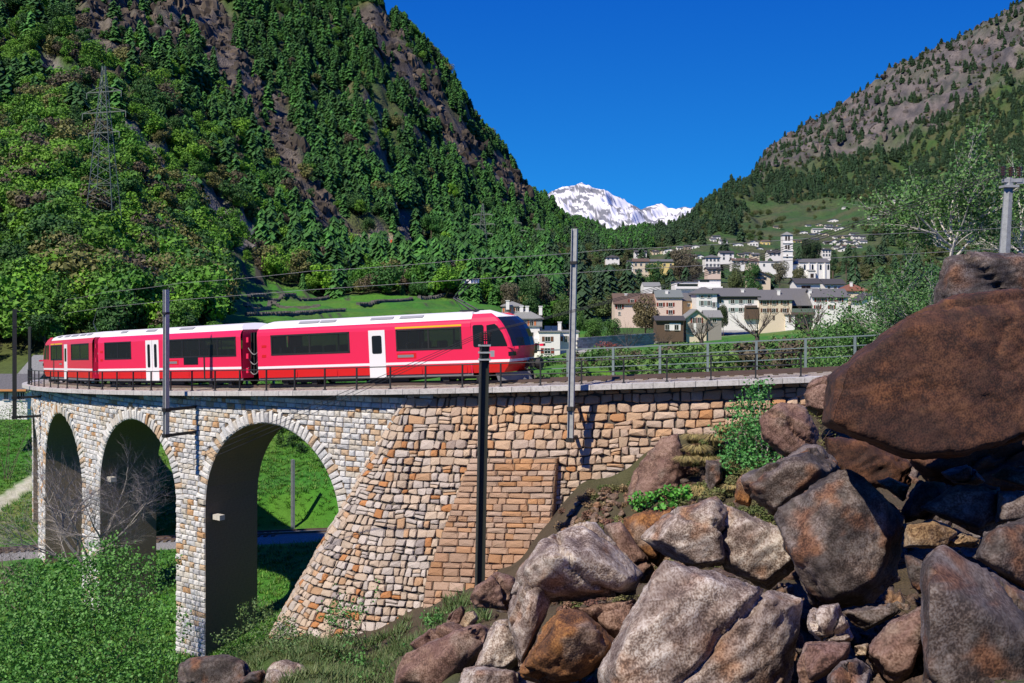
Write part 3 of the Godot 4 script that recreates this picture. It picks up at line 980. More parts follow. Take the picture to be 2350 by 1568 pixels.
func build_retaining_wall() -> void:
	var base := arc(deg_to_rad(-20.0), 68.0, -13.5)
	var wall := thing("rubble_retaining_wall", "battered rubble stone wall with a rounded corner, orange tinted, right of the arches", "wall", base)
	var mt := skin(vmat("rubble", 0.92), TX.lichen, 0.8, 0.03, TX.rockbump)
	# backing
	var zs := []
	var z := 0.22
	while z < 13.0:
		zs.push_back(z)
		var h := rf(0.29, 0.46)
		z += h
	var gp := PackedVector3Array()
	var gc := PackedColorArray()
	var wn := 0
	for k in zs.size():
		var c := wall_curve(zs[k])
		wn = c[0].size()
		for i in wn:
			gp.push_back(c[0][i] - c[1][i] * 0.07 - base)
			gc.push_back(K(0.12, 0.10, 0.08))
	put_mesh("backing", grid_mesh(gp, gc, wn, zs.size()), M.mortar, wall)
	var list := []
	for k in zs.size() - 1:
		var ca := wall_curve(zs[k])           # upper line
		var cb := wall_curve(zs[k + 1])       # lower line
		var total: float = cb[2][cb[2].size() - 1]
		var u := rf(0.0, 0.3)
		while u < total - 0.2:
			var rightness := clampf((u / total - 0.35) * 2.0, 0.0, 1.0)
			var l := rf(0.26, 0.6) * (1.0 + 0.35 * rightness)
			if rng.randf() < 0.2: l *= 1.5
			var fa: float = ca[2][ca[2].size() - 1] / total
			var g := rf(0.014, 0.03)
			var s0 := u + g
			var s1 := u + l - g
			u += l
			var lo0 := along(cb, s0)
			var lo1 := along(cb, s1)
			# the upper corners: the nearest run on the upper line, the end of the wall lining up
			var hi0 := at_index(ca, index_of(cb, s0))
			var hi1 := at_index(ca, index_of(cb, s1))
			var mid: Vector3 = (lo0[0] + hi1[0]) * 0.5
			if mid.y < ground_h(mid.x, mid.z + 0.3) - 0.35: continue
			var sx := CX + mid.x / -mid.z * FL
			var phi := atan2(mid.x - CC.x, mid.z - CC.y)
			if zs[k] > 3.3 and phi > deg_to_rad(-20.4) and phi < deg_to_rad(-17.3): continue     # the buttress stands here
			var wv := Vector3.UP * 0.16
			var q := [lo0[0] + wv * nz.get_noise_2d(s0 * 0.9, k * 3.7 + 3.7) + Vector3.UP * g, lo1[0] + wv * nz.get_noise_2d(s1 * 0.9, k * 3.7 + 3.7) + Vector3.UP * g,
				hi1[0] + wv * nz.get_noise_2d(s1 * 0.9, k * 3.7) - Vector3.UP * g, hi0[0] + wv * nz.get_noise_2d(s0 * 0.9, k * 3.7) - Vector3.UP * g]
			for i in 4: q[i] += Vector3(rf(-0.05, 0.05), rf(-0.025, 0.025), rf(-0.02, 0.02))
			var nrm: Vector3 = (lo0[1] + hi1[1]).normalized()
			var orange := clampf(0.9 - zs[k] * 0.16, 0.0, 0.9) * clampf((sx - 930.0) / 160.0, 0.05, 1.0)
			var st := []
			if rng.randf() < 0.16 and l > 0.42:       # two small stones in place of one
				var m0: Vector3 = q[0].lerp(q[3], rf(0.42, 0.58))
				var m1: Vector3 = q[1].lerp(q[2], rf(0.42, 0.58))
				st = [[q[0], q[1], m1 - Vector3.UP * 0.015, m0 - Vector3.UP * 0.015], [m0 + Vector3.UP * 0.015, m1 + Vector3.UP * 0.015, q[2], q[3]]]
			else: st = [q]
			for s in st:
				var b := MB.new()
				b.col = rubble_tone(orange)
				pillow(b, s, nrm, rf(0.06, 0.13), rf(0.08, 0.26))
				var face := maxf(0.05, nrm.dot(-mid.normalized()))
				list.push_back([face * (s[1] - s[0]).length() * (s[3] - s[0]).length() / mid.length_squared(), b])
	commit_stones(list, wall, base, mt, 300, "stone", "stonework")
	# the squared buttress
	var bb := arc(deg_to_rad(-19.0), 68.0, -13.5)
	var but := thing("squared_stone_buttress", "block of squared orange stone courses set against the rubble wall behind the dark pole", "buttress", bb)
	var core := MB.new()
	core.col = K(0.16, 0.12, 0.09)
	list = []
	z = 3.35
	var kk := 0
	while z < 12.4:
		var h := rf(0.22, 0.42)
		var left := deg_to_rad(lerpf(-20.75, -22.0, clampf((z - 3.4) / 5.0, 0.0, 1.0)))
		var right := deg_to_rad(-17.0)
		var proud := 0.16 + 0.05 * clampf((z - 3.4) / 1.0, 0.0, 1.0)
		var ra := RW + 0.30 * z + proud
		var rb := RW + 0.30 * (z + h) + proud
		var c0 := [arc(left, rb - 0.05, deck(left) - z - h), arc(right, rb - 0.05, deck(right) - z - h), arc(right, ra - 0.05, deck(right) - z), arc(left, ra - 0.05, deck(left) - z)]
		core.quad(c0[0], c0[3], c0[2], c0[1])
		var back := Vector3(sin(right), 0, cos(right)) * -2.2
		core.quad(c0[1], c0[2], c0[2] + back, c0[1] + back)
		if kk == 0: core.quad(c0[3], c0[3] + back, c0[2] + back, c0[2])
		var u := left * RW
		while u < right * RW - 0.02:
			var l := rf(0.32, 1.05)
			if right * RW - u - l < 0.3: l = right * RW - u
			var g := 0.012
			var pa := (u + g) / RW
			var pb := (u + l - g) / RW
			u += l
			var q := [arc(pa, rb - 0.04, deck(pa) - z - h + g), arc(pb, rb - 0.04, deck(pb) - z - h + g), arc(pb, ra - 0.04, deck(pb) - z - g), arc(pa, ra - 0.04, deck(pa) - z - g)]
			var mid: Vector3 = (q[0] + q[2]) * 0.5
			if mid.y < ground_h(mid.x, mid.z + 0.3) - 0.35: continue
			var b := MB.new()
			b.col = jit(K(0.54, 0.31, 0.15).lerp(K(0.52, 0.42, 0.34), pow(rng.randf(), 0.8)).lerp(K(0.33, 0.17, 0.09), clampf((z - 5.0) / 8.0, 0.0, 0.6) * rng.randf()), 0.15)
			for i in 4: q[i] += Vector3(rf(-0.03, 0.03), rf(-0.025, 0.025), 0)
			pillow(b, q, Vector3(sin(pa), 0.3, cos(pa)).normalized(), rf(0.05, 0.11), rf(0.04, 0.16))
			list.push_back([l * h, b])
		# stones of the end that faces right
		var w := 0.0
		while w < 1.6:
			var l := rf(0.45, 0.8)
			var e0 := Vector3(sin(right), 0, cos(right)) * -w
			var e1 := Vector3(sin(right), 0, cos(right)) * -(w + l - 0.03)
			var b := MB.new()
			b.col = jit(K(0.42, 0.28, 0.17), 0.2)
			pillow(b, [c0[1] + e0, c0[1] + e1, c0[2] + e1, c0[2] + e0], Vector3(cos(right), 0, -sin(right)), 0.05, 0.08)
			list.push_back([0.01, b])
			w += l
		z += h
		kk += 1
	obj("backing", core, M.mortar, but, bb)
	commit_stones(list, but, bb, mt, 300, "stone", "stonework")

# ---- track, railings, train, masts and wires
func rail_path(r: float, y: float, f0: float, f1: float, n: int) -> PackedVector3Array:
	var p := PackedVector3Array()
	for i in n + 1:
		var phi := lerpf(f0, f1, float(i) / n)
		p.push_back(arc(phi, r, deck(phi) + y))
	return p

func build_track() -> void:
	var f0 := deg_to_rad(-84.0)
	var f1 := deg_to_rad(14.0)
	# ballast, a lumpy strip
	var rows := [[61.35, -0.03], [61.9, 0.03], [62.4, 0.05], [63.5, 0.05], [64.1, 0.02], [64.7, 0.02], [65.1, -0.03]]
	var n := 520
	var pts := PackedVector3Array()
	var cs := PackedColorArray()
	for j in rows.size():
		for i in n + 1:
			var phi := lerpf(f0, f1, float(i) / n)
			var p := arc(phi, rows[j][0], deck(phi) + rows[j][1])
			p.y += nz.get_noise_2d(p.x * 2.1, p.z * 2.1) * 0.03
			pts.push_back(p)
			cs.push_back(K(0.46, 0.38, 0.29).lerp(K(0.5, 0.46, 0.42), rng.randf()))
	tag(put_mesh("ballast", grid_mesh(pts, cs, n + 1, rows.size()), M.gravel), "", "", "", "structure")
	var tb := arc(deg_to_rad(-12.0), 62.95, deck(deg_to_rad(-12.0)))
	var tr := thing("railway_track", "narrow gauge track in ballast on the viaduct, empty to the right of the train", "track", tb)
	for r in [62.43, 63.47]:
		var b := MB.new()
		b.col = K(0.10, 0.07, 0.055)
		var p := rail_path(r, 0.13, f0, f1, 150)
		for i in p.size() - 1: b.bar(p[i], p[i + 1], 0.06, 0.14)
		obj("rail", b, vmat("rail_steel", 0.45), tr, tb)
	var phi := deg_to_rad(-22.0)
	while phi < deg_to_rad(3.0):
		var b := MB.new()
		b.col = jit(K(0.09, 0.065, 0.045), 0.25)
		var nrm := Vector3(sin(phi), 0, cos(phi))
		b.box(arc(phi, 62.95, deck(phi) + 0.03), nrm * 0.95, Vector3.UP * 0.06, Vector3(cos(phi), 0.05, -sin(phi)) * 0.12)
		obj("sleeper", b, M.bark, tr, tb)
		phi += 0.66 / 62.95
	# the lower track
	var lb := track_low(0.5)
	var lt := thing("lower_railway_track", "lower loop of track on grey ballast, seen left of and through the arches", "track", lb)
	var bb := MB.new()
	bb.col = K(0.32, 0.32, 0.33)
	for i in 60:
		var a := track_low(-0.35 + i / 60.0 * 1.6)
		var c := track_low(-0.35 + (i + 1) / 60.0 * 1.6)
		var z := Vector3(0, 0, 1)
		bb.quad(a + z * 2.3 + Vector3.DOWN * 0.32, a + z * 1.3, c + z * 1.3, c + z * 2.3 + Vector3.DOWN * 0.32)
		bb.quad(a + z * 1.3, a - z * 1.3, c - z * 1.3, c + z * 1.3)
		bb.quad(a - z * 1.3, a - z * 2.3 + Vector3.DOWN * 0.32, c - z * 2.3 + Vector3.DOWN * 0.32, c - z * 1.3)
	obj("ballast", bb, M.gravel, lt, lb)
	for s in [-0.5, 0.5]:
		var b := MB.new()
		b.col = K(0.10, 0.07, 0.055)
		for i in 60:
			b.bar(track_low(-0.35 + i / 60.0 * 1.6) + Vector3(0, 0.14, s), track_low(-0.35 + (i + 1) / 60.0 * 1.6) + Vector3(0, 0.14, s), 0.07, 0.14)
		obj("rail", b, vmat("rail_steel", 0.45), lt, lb)
	for i in 90:
		var b := MB.new()
		b.col = jit(K(0.1, 0.075, 0.055), 0.25)
		b.box(track_low(-0.3 + i / 90.0 * 0.9) + Vector3.UP * 0.04, Vector3(0.12, 0, 0), Vector3(0, 0.06, 0), Vector3(0, 0, 0.95))
		obj("sleeper", b, M.bark, lt, lb)

func build_railings() -> void:
	var b0 := arc(deg_to_rad(-25.0), 65.2, deck(deg_to_rad(-25.0)))
	var near := thing("deck_railing", "dark steel two-rail railing along the camera side of the viaduct deck", "railing", b0)
	var m := mat("dark_steel", K(0.035, 0.037, 0.038), 0.45, 0.3)
	var f0 := -1.017 - 8.0 * 2.0 / 65.209
	var f1 := -1.017 + 28.95 * 2.0 / 65.209
	for h in [1.12, 0.56]:
		var b := MB.new()
		var p := rail_path(65.2, h, f0, f1, 120)
		var rr := PackedFloat32Array()
		for i in p.size(): rr.push_back(0.027)
		b.tube(p, rr, 6)
		obj("rail", b, m, near, b0)
	for i in range(-8, 30):
		var phi := -1.017 + i * 2.0 / 65.209
		var b := MB.new()
		var t := Vector3(cos(phi), 0, -sin(phi))
		var nn := Vector3(sin(phi), 0, cos(phi))
		b.box(arc(phi, 65.2, deck(phi) + 0.55), t * 0.035, Vector3.UP * 0.57, nn * 0.035)
		b.box(arc(phi, 65.2, deck(phi) + 0.02), t * 0.08, Vector3.UP * 0.015, nn * 0.08)
		obj("post", b, m, near, b0)
	var b1 := arc(deg_to_rad(-12.0), 61.0, deck(deg_to_rad(-12.0)))
	var far := thing("far_deck_railing", "grey-green three-rail railing along the far side of the deck, right of the train", "railing", b1)
	var m2 := mat("green_steel", K(0.2, 0.26, 0.26), 0.5, 0.2)
	f0 = deg_to_rad(-64.0)
	f1 = deg_to_rad(-1.0)
	for h in [1.5, 1.05, 0.55]:
		var b := MB.new()
		var p := rail_path(61.0, h, f0, f1, 120)
		for i in p.size() - 1: b.bar(p[i], p[i + 1], 0.05, 0.06 if h > 1.2 else 0.04)
		obj("rail", b, m2, far, b1)
	var phi := f0
	while phi <= f1:
		var b := MB.new()
		b.box(arc(phi, 61.0, deck(phi) + 0.72), Vector3(cos(phi), 0, -sin(phi)) * 0.06, Vector3.UP * 0.78, Vector3(sin(phi), 0, cos(phi)) * 0.05)
		obj("post", b, m2, far, b1)
		phi += 2.35 / 61.0

# ---- the train
var fr := Transform3D()    # frame of the car being built: x along, y up, z towards the outer side
func Q(t: float, h: float, w: float) -> Vector3: return fr * Vector3(t, h, w)

func rounded(x0: float, y0: float, x1: float, y1: float, r: float) -> PackedVector2Array:
	var o := PackedVector2Array()
	for c in [[x1 - r, y1 - r, 0.0], [x0 + r, y1 - r, 0.5], [x0 + r, y0 + r, 1.0], [x1 - r, y0 + r, 1.5]]:
		for i in 4:
			var a: float = PI * c[2] + PI * 0.5 * i / 3.0
			o.push_back(Vector2(c[0] + cos(a) * r, c[1] + sin(a) * r))
	return o

func plate(poly: PackedVector2Array, w: float, thick: float, side: float) -> MB:   # a flat piece on the side of the car
	var b := MB.new()
	var o := Q(0, 0, side * w)
	var uz := fr.basis.z * side * thick
	if side < 0.0:
		poly = poly.duplicate()
		poly.reverse()
	b.prism(poly, o, fr.basis.x, fr.basis.y, uz)
	return b

func side_profile() -> Array: return [[0.60, 1.30], [0.66, 1.345], [1.08, 1.36], [1.9, 1.36]]

func build_car(train: Node3D, origin: Vector3, a: float, bphi: float, L: float, kind: int) -> void:
	var pa := arc(a, 62.95, deck(a) + 0.0)
	var pb := arc(bphi, 62.95, deck(bphi) + 0.0)
	var ex := (pb - pa).normalized()
	var ez := Vector3(-ex.z, 0, ex.x).normalized()
	if ez.dot(pa - Vector3(CC.x, 0, CC.y)) < 0.0: ez = -ez
	var ey := ez.cross(ex).normalized()
	fr = Transform3D(Basis(ex, ey, ez), pa)
	var red := mat("red_paint", K(0.78, 0.022, 0.085), 0.3)
	red.clearcoat_enabled = true
	red.clearcoat = 0.5
	red.clearcoat_roughness = 0.15
	var deep := mat("deep_red_paint", K(0.6, 0.014, 0.012), 0.35)
	var white := mat("white_paint", K(0.78, 0.78, 0.8), 0.4)
	var grey := mat("grey_trim", K(0.2, 0.2, 0.21), 0.5)
	var black := mat("black_rubber", K(0.012, 0.012, 0.013), 0.6)
	var yellow := mat("yellow_trim", K(0.8, 0.5, 0.02), 0.4)
	var glass := mat("tinted_glass", K(0.02, 0.022, 0.025), 0.05)
	glass.transparency = BaseMaterial3D.TRANSPARENCY_ALPHA
	glass.albedo_color.a = 0.72
	# windows and doors along the car, measured from its left end
	var wins := []
	var doors := []
	if kind == 0:
		wins = [[0.95, 6.05, 0], [8.95, 12.75, 1]]
		doors = [[7.25, 8.28, 1]]
	elif kind == 1:
		wins = [[0.85, 4.05, 0], [8.0, 15.15, 2]]
		doors = [[5.75, 7.25, 2]]
	else:
		wins = [[9.95, 15.05, 0], [3.25, 7.05, 1]]
		doors = [[7.72, 8.75, 1]]
	var e0 := 0.0 if kind < 2 else 2.7
	var e1 := L if kind > 0 else 13.3
	var car := MeshInstance3D.new()
	# shell
	var b := MB.new()
	var h0 := 1.86
	var h1 := 2.93
	for s in [1.0, -1.0]:
		var prof := [[0.62, 1.32], [1.1, 1.36], [h0, 1.36], [h1, 1.36], [3.1, 1.33], [3.22, 1.27], [3.32, 1.17]]
		for k in prof.size() - 1:
			var spans := [[e0, e1]]
			if k == 2:
				spans = []
				var cuts := []
				for wn in wins: cuts.push_back([wn[0], wn[1]])
				for dr in doors: cuts.push_back([dr[0] + 0.15, dr[1] - 0.15])
				cuts.sort_custom(func(p, q): return p[0] < q[0])
				var at := e0
				for c in cuts:
					spans.push_back([at, c[0]])
					at = c[1]
				spans.push_back([at, e1])
			for sp in spans:
				var q := [Q(sp[0], prof[k][0], s * prof[k][1]), Q(sp[0], prof[k + 1][0], s * prof[k + 1][1]), Q(sp[1], prof[k + 1][0], s * prof[k + 1][1]), Q(sp[1], prof[k][0], s * prof[k][1])]
				if s > 0.0: b.quad(q[0], q[1], q[2], q[3])
				else: b.quad(q[3], q[2], q[1], q[0])
	# ends
	for e in [e0, e1]:
		if (kind == 0 and e == e1) or (kind == 2 and e == e0): continue
		for s in [-1.0, 1.0]:
			b.quad(Q(e, 0.62, 0.55 * s), Q(e, 3.32, 0.55 * s), Q(e, 3.32, 1.2 * s), Q(e, 0.62, 1.34 * s))
		b.quad(Q(e, 2.6, -0.55), Q(e, 3.32, -0.55), Q(e, 3.32, 0.55), Q(e, 2.6, 0.55))
	car = obj("rail_car", b, red, train, origin)
	# skirt, stripe, lip
	for s in [1.0, -1.0]:
		var t := e0 + 0.05
		while t < e1 - 0.2:
			var t1 := minf(t + 2.6, e1 - 0.05)
			obj("skirt_panel", plate(PackedVector2Array([Vector2(t, 0.64), Vector2(t1 - 0.03, 0.64), Vector2(t1 - 0.03, 1.05), Vector2(t, 1.05)]), 1.355, 0.012, s), deep, car, origin)
			t = t1
		obj("white_stripe", plate(PackedVector2Array([Vector2(e0, 1.13), Vector2(e1, 1.13), Vector2(e1, 1.26), Vector2(e0, 1.26)]), 1.36, 0.006, s), white, car, origin)
		var lip := MB.new()
		lip.box(Q((e0 + e1) * 0.5, 0.55, s * 1.27), ex * (e1 - e0) * 0.5, ey * 0.07, ez * 0.03)
		obj("grey_lip", lip, grey, car, origin)
		for wn in wins:
			var wx := MB.new()
			var x0: float = wn[0]
			var x1: float = wn[1]
			# black rubber frame round the opening, and the panes in it
			for f in [[x0 - 0.02, h0 - 0.02, x1 + 0.02, h0 + 0.07], [x0 - 0.02, h1 - 0.07, x1 + 0.02, h1 + 0.02], [x0 - 0.02, h0, x0 + 0.07, h1], [x1 - 0.07, h0, x1 + 0.02, h1]]:
				wx.box(Q((f[0] + f[2]) * 0.5, (f[1] + f[3]) * 0.5, s * 1.355), ex * (f[2] - f[0]) * 0.5, ey * (f[3] - f[1]) * 0.5, ez * 0.022)
			var panes := maxi(2, int((x1 - x0) / 1.75))
			for k in range(1, panes):
				wx.box(Q(lerpf(x0, x1, float(k) / panes), (h0 + h1) * 0.5, s * 1.345), ex * 0.045, ey * (h1 - h0) * 0.5, ez * 0.02)
			var win := obj("window", wx, black, car, origin)
			for k in panes:
				var pn := MB.new()
				var q0 := lerpf(x0, x1, float(k) / panes)
				var q1 := lerpf(x0, x1, float(k + 1) / panes)
				pn.quad(Q(q0, h0, s * 1.35), Q(q0, h1, s * 1.35), Q(q1, h1, s * 1.35), Q(q1, h0, s * 1.35))
				obj("pane", pn, glass, win, origin)
			if wn[2] == 1:
				obj("yellow_band", plate(PackedVector2Array([Vector2(x0 - 0.05, 2.98), Vector2(x1 + 0.03, 2.98), Vector2(x1 + 0.03, 3.07), Vector2(x0 - 0.05, 3.07)]), 1.345, 0.014, s), yellow, car, origin)
			if wn[2] == 2:   # the low window of the wheelchair place
				obj("low_window", plate(PackedVector2Array([Vector2(9.9, 1.42), Vector2(11.4, 1.42), Vector2(11.4, 1.9), Vector2(9.9, 1.9)]), 1.358, 0.01, s), M.glass_dark, car, origin)
		for dr in doors:
			var n: int = dr[2]
			for k in n:
				var x0 := lerpf(dr[0], dr[1], float(k) / n) + 0.015
				var x1 := lerpf(dr[0], dr[1], float(k + 1) / n) - 0.015
				var door := obj("door", plate(PackedVector2Array([Vector2(x0, 0.5), Vector2(x1, 0.5), Vector2(x1, 2.96), Vector2(x0, 2.96)]), 1.355, 0.02, s), white, car, origin)
				var mid := (x0 + x1) * 0.5
				var hw := 0.3 if n == 1 else 0.15
				obj("door_window", plate(rounded(mid - hw, 1.74, mid + hw, 2.68, 0.09) if n == 1 else rounded(mid - hw, 1.3, mid + hw, 2.72, 0.1), 1.375, 0.008, s), M.glass_dark, door, origin)
		# destination display and vents
		for x in ([[9.0, 9.95, 1.5, 1.64]] if kind == 0 else [[8.2, 9.2, 1.5, 1.64]] if kind == 1 else [[6.2, 7.0, 1.5, 1.64]]):
			obj("side_display", plate(PackedVector2Array([Vector2(x[0], x[2]), Vector2(x[1], x[2]), Vector2(x[1], x[3]), Vector2(x[0], x[3])]), 1.36, 0.012, s), grey, car, origin)
			obj("display_frame", plate(PackedVector2Array([Vector2(x[0] - 0.05, x[2] - 0.06), Vector2(x[1] + 0.15, x[2] - 0.06), Vector2(x[1] + 0.15, x[3] + 0.08), Vector2(x[0] - 0.05, x[3] + 0.08)]), 1.36, 0.006, s), deep, car, origin)
		if kind != 2:
			for x in [[0.3, 0.62, 2.28, 2.42], [0.3, 0.58, 1.74, 1.9]]:
				obj("vent", plate(PackedVector2Array([Vector2(x[0], x[2]), Vector2(x[1], x[2]), Vector2(x[1], x[3]), Vector2(x[0], x[3])]), 1.36, 0.008, s), deep, car, origin)
		if kind == 1:
			obj("side_groove", plate(PackedVector2Array([Vector2(11.95, 0.62), Vector2(12.1, 0.62), Vector2(12.1, 1.86), Vector2(11.95, 1.86)]), 1.36, 0.01, s), black, car, origin)
	# roof
	var rb := MB.new()
	var r0 := e0 + (0.0 if kind < 2 else -0.3)
	var r1 := e1 + (0.25 if kind == 0 else 0.0)
	var rp := [[3.30, 1.19], [3.47, 1.08], [3.6, 0.86], [3.68, 0.5], [3.70, 0.0], [3.68, -0.5], [3.6, -0.86], [3.47, -1.08], [3.30, -1.19]]
	var cutl := 0.55
	for k in rp.size() - 1:
		var f0: float = (rp[k][0] - 3.3) / 0.4 * cutl
		var f1: float = (rp[k + 1][0] - 3.3) / 0.4 * cutl
		rb.quad(Q(r0 + f0, rp[k][0], rp[k][1]), Q(r0 + f1, rp[k + 1][0], rp[k + 1][1]), Q(r1 - f1, rp[k + 1][0], rp[k + 1][1]), Q(r1 - f0, rp[k][0], rp[k][1]))
		for e in [[r0, 1.0], [r1, -1.0]]:
			rb.tri(Q(e[0], 3.3, 0), Q(e[0] + f0 * e[1], rp[k][0], rp[k][1]), Q(e[0] + f1 * e[1], rp[k + 1][0], rp[k + 1][1]))
	obj("roof", rb, white, car, origin)
	var hatches := [[2.6, 3.9], [4.0, 5.0], [7.2, 8.6], [9.0, 10.4]] if kind == 0 else [[2.3, 3.0], [5.3, 6.4], [9.0, 10.5]] if kind == 1 else [[4.2, 5.2], [6.4, 7.8], [8.6, 10.4], [11.2, 12.6], [13.2, 14.4]]
	for hh in hatches:
		var hb := MB.new()
		hb.quad(Q(hh[0], 3.49, 1.075), Q(hh[0], 3.61, 0.87), Q(hh[1], 3.61, 0.87), Q(hh[1], 3.49, 1.075))
		for v in hb.v.size(): hb.v[v] += ey * 0.012 + ez * 0.012
		obj("roof_hatch", hb, mat("roof_grey", K(0.3, 0.31, 0.33), 0.5), car, origin)
	# inside: floor, ceiling, seats, partitions
	var inn := MB.new()
	inn.box(Q((e0 + e1) * 0.5, 1.0, 0), ex * ((e1 - e0) * 0.5 - 0.1), ey * 0.04, ez * 1.25)
	inn.box(Q((e0 + e1) * 0.5, 3.05, 0), ex * ((e1 - e0) * 0.5 - 0.1), ey * 0.03, ez * 1.2)
	inn.box(Q((e0 + e1) * 0.5, 1.42, 1.3), ex * ((e1 - e0) * 0.5 - 0.1), ey * 0.42, ez * 0.02)
	inn.box(Q((e0 + e1) * 0.5, 1.42, -1.3), ex * ((e1 - e0) * 0.5 - 0.1), ey * 0.42, ez * 0.02)
	obj("interior", inn, mat("dark_interior", K(0.05, 0.05, 0.055), 0.8), car, origin)
	for wn in wins:
		var x: float = wn[0] + 0.5
		while x < wn[1] - 0.2:
			for s in [-0.8, 0.8]:
				var sb := MB.new()
				sb.box(Q(x, 1.75, s), ex * 0.06, ey * 0.5, ez * 0.42)
				sb.box(Q(x + 0.25, 1.42, s), ex * 0.24, ey * 0.06, ez * 0.42)
				obj("seat", sb, mat("seat_cloth", K(0.03, 0.035, 0.05), 0.9), car, origin)
			x += 0.95
	for x in ([6.6, 8.7, 12.9] if kind == 0 else [4.6, 7.7] if kind == 1 else [7.4, 9.3]):
		var pb_ := MB.new()
		pb_.box(Q(x, 2.0, -0.75), ex * 0.03, ey * 1.0, ez * 0.5)
		obj("partition", pb_, mat("yellow_partition", K(0.5, 0.44, 0.14), 0.6), car, origin)
	# bogies and what hangs beneath
	for x in ([2.6, 12.6] if kind != 1 else [2.4, L - 2.4]):
		var bg := MB.new()
		bg.box(Q(x, 0.42, 1.0), ex * 1.25, ey * 0.09, ez * 0.08)
		bg.box(Q(x, 0.42, -1.0), ex * 1.25, ey * 0.09, ez * 0.08)
		bg.box(Q(x, 0.5, 0), ex * 0.3, ey * 0.1, ez * 0.9)
		for q in [-0.95, 0.95]: bg.box(Q(x + q, 0.37, 1.03), ex * 0.17, ey * 0.15, ez * 0.1)
		var bogie := obj("bogie", bg, black, car, origin)
		for q in [-0.95, 0.95]:
			for s in [0.52, -0.52]:
				var wb := MB.new()
				wb.rod(Q(x + q, 0.52, s - 0.05), Q(x + q, 0.52, s + 0.06), 0.36, 16)
				wb.prism(circle(0.36, 16), Q(x + q, 0.52, s + 0.05), ex, ey, ez * 0.02)
				obj("wheel", wb, mat("wheel_steel", K(0.05, 0.045, 0.04), 0.5, 0.4), bogie, origin)
	var ub := MB.new()
	for x in [[4.6, 6.6, 0.42], [7.0, 9.4, 0.36], [9.8, 10.6, 0.46]]:
		ub.box(Q((x[0] + x[1]) * 0.5, x[2] + 0.1, 0.2), ex * (x[1] - x[0]) * 0.5, ey * 0.2, ez * 0.85)
	obj("underframe", ub, black, car, origin)
	if kind != 1: build_nose(car, origin, kind, L)

func circle(r: float, n: int) -> PackedVector2Array:
	var p := PackedVector2Array()
	for i in n: p.push_back(Vector2(cos(TAU * i / n), sin(TAU * i / n)) * r)
	return p

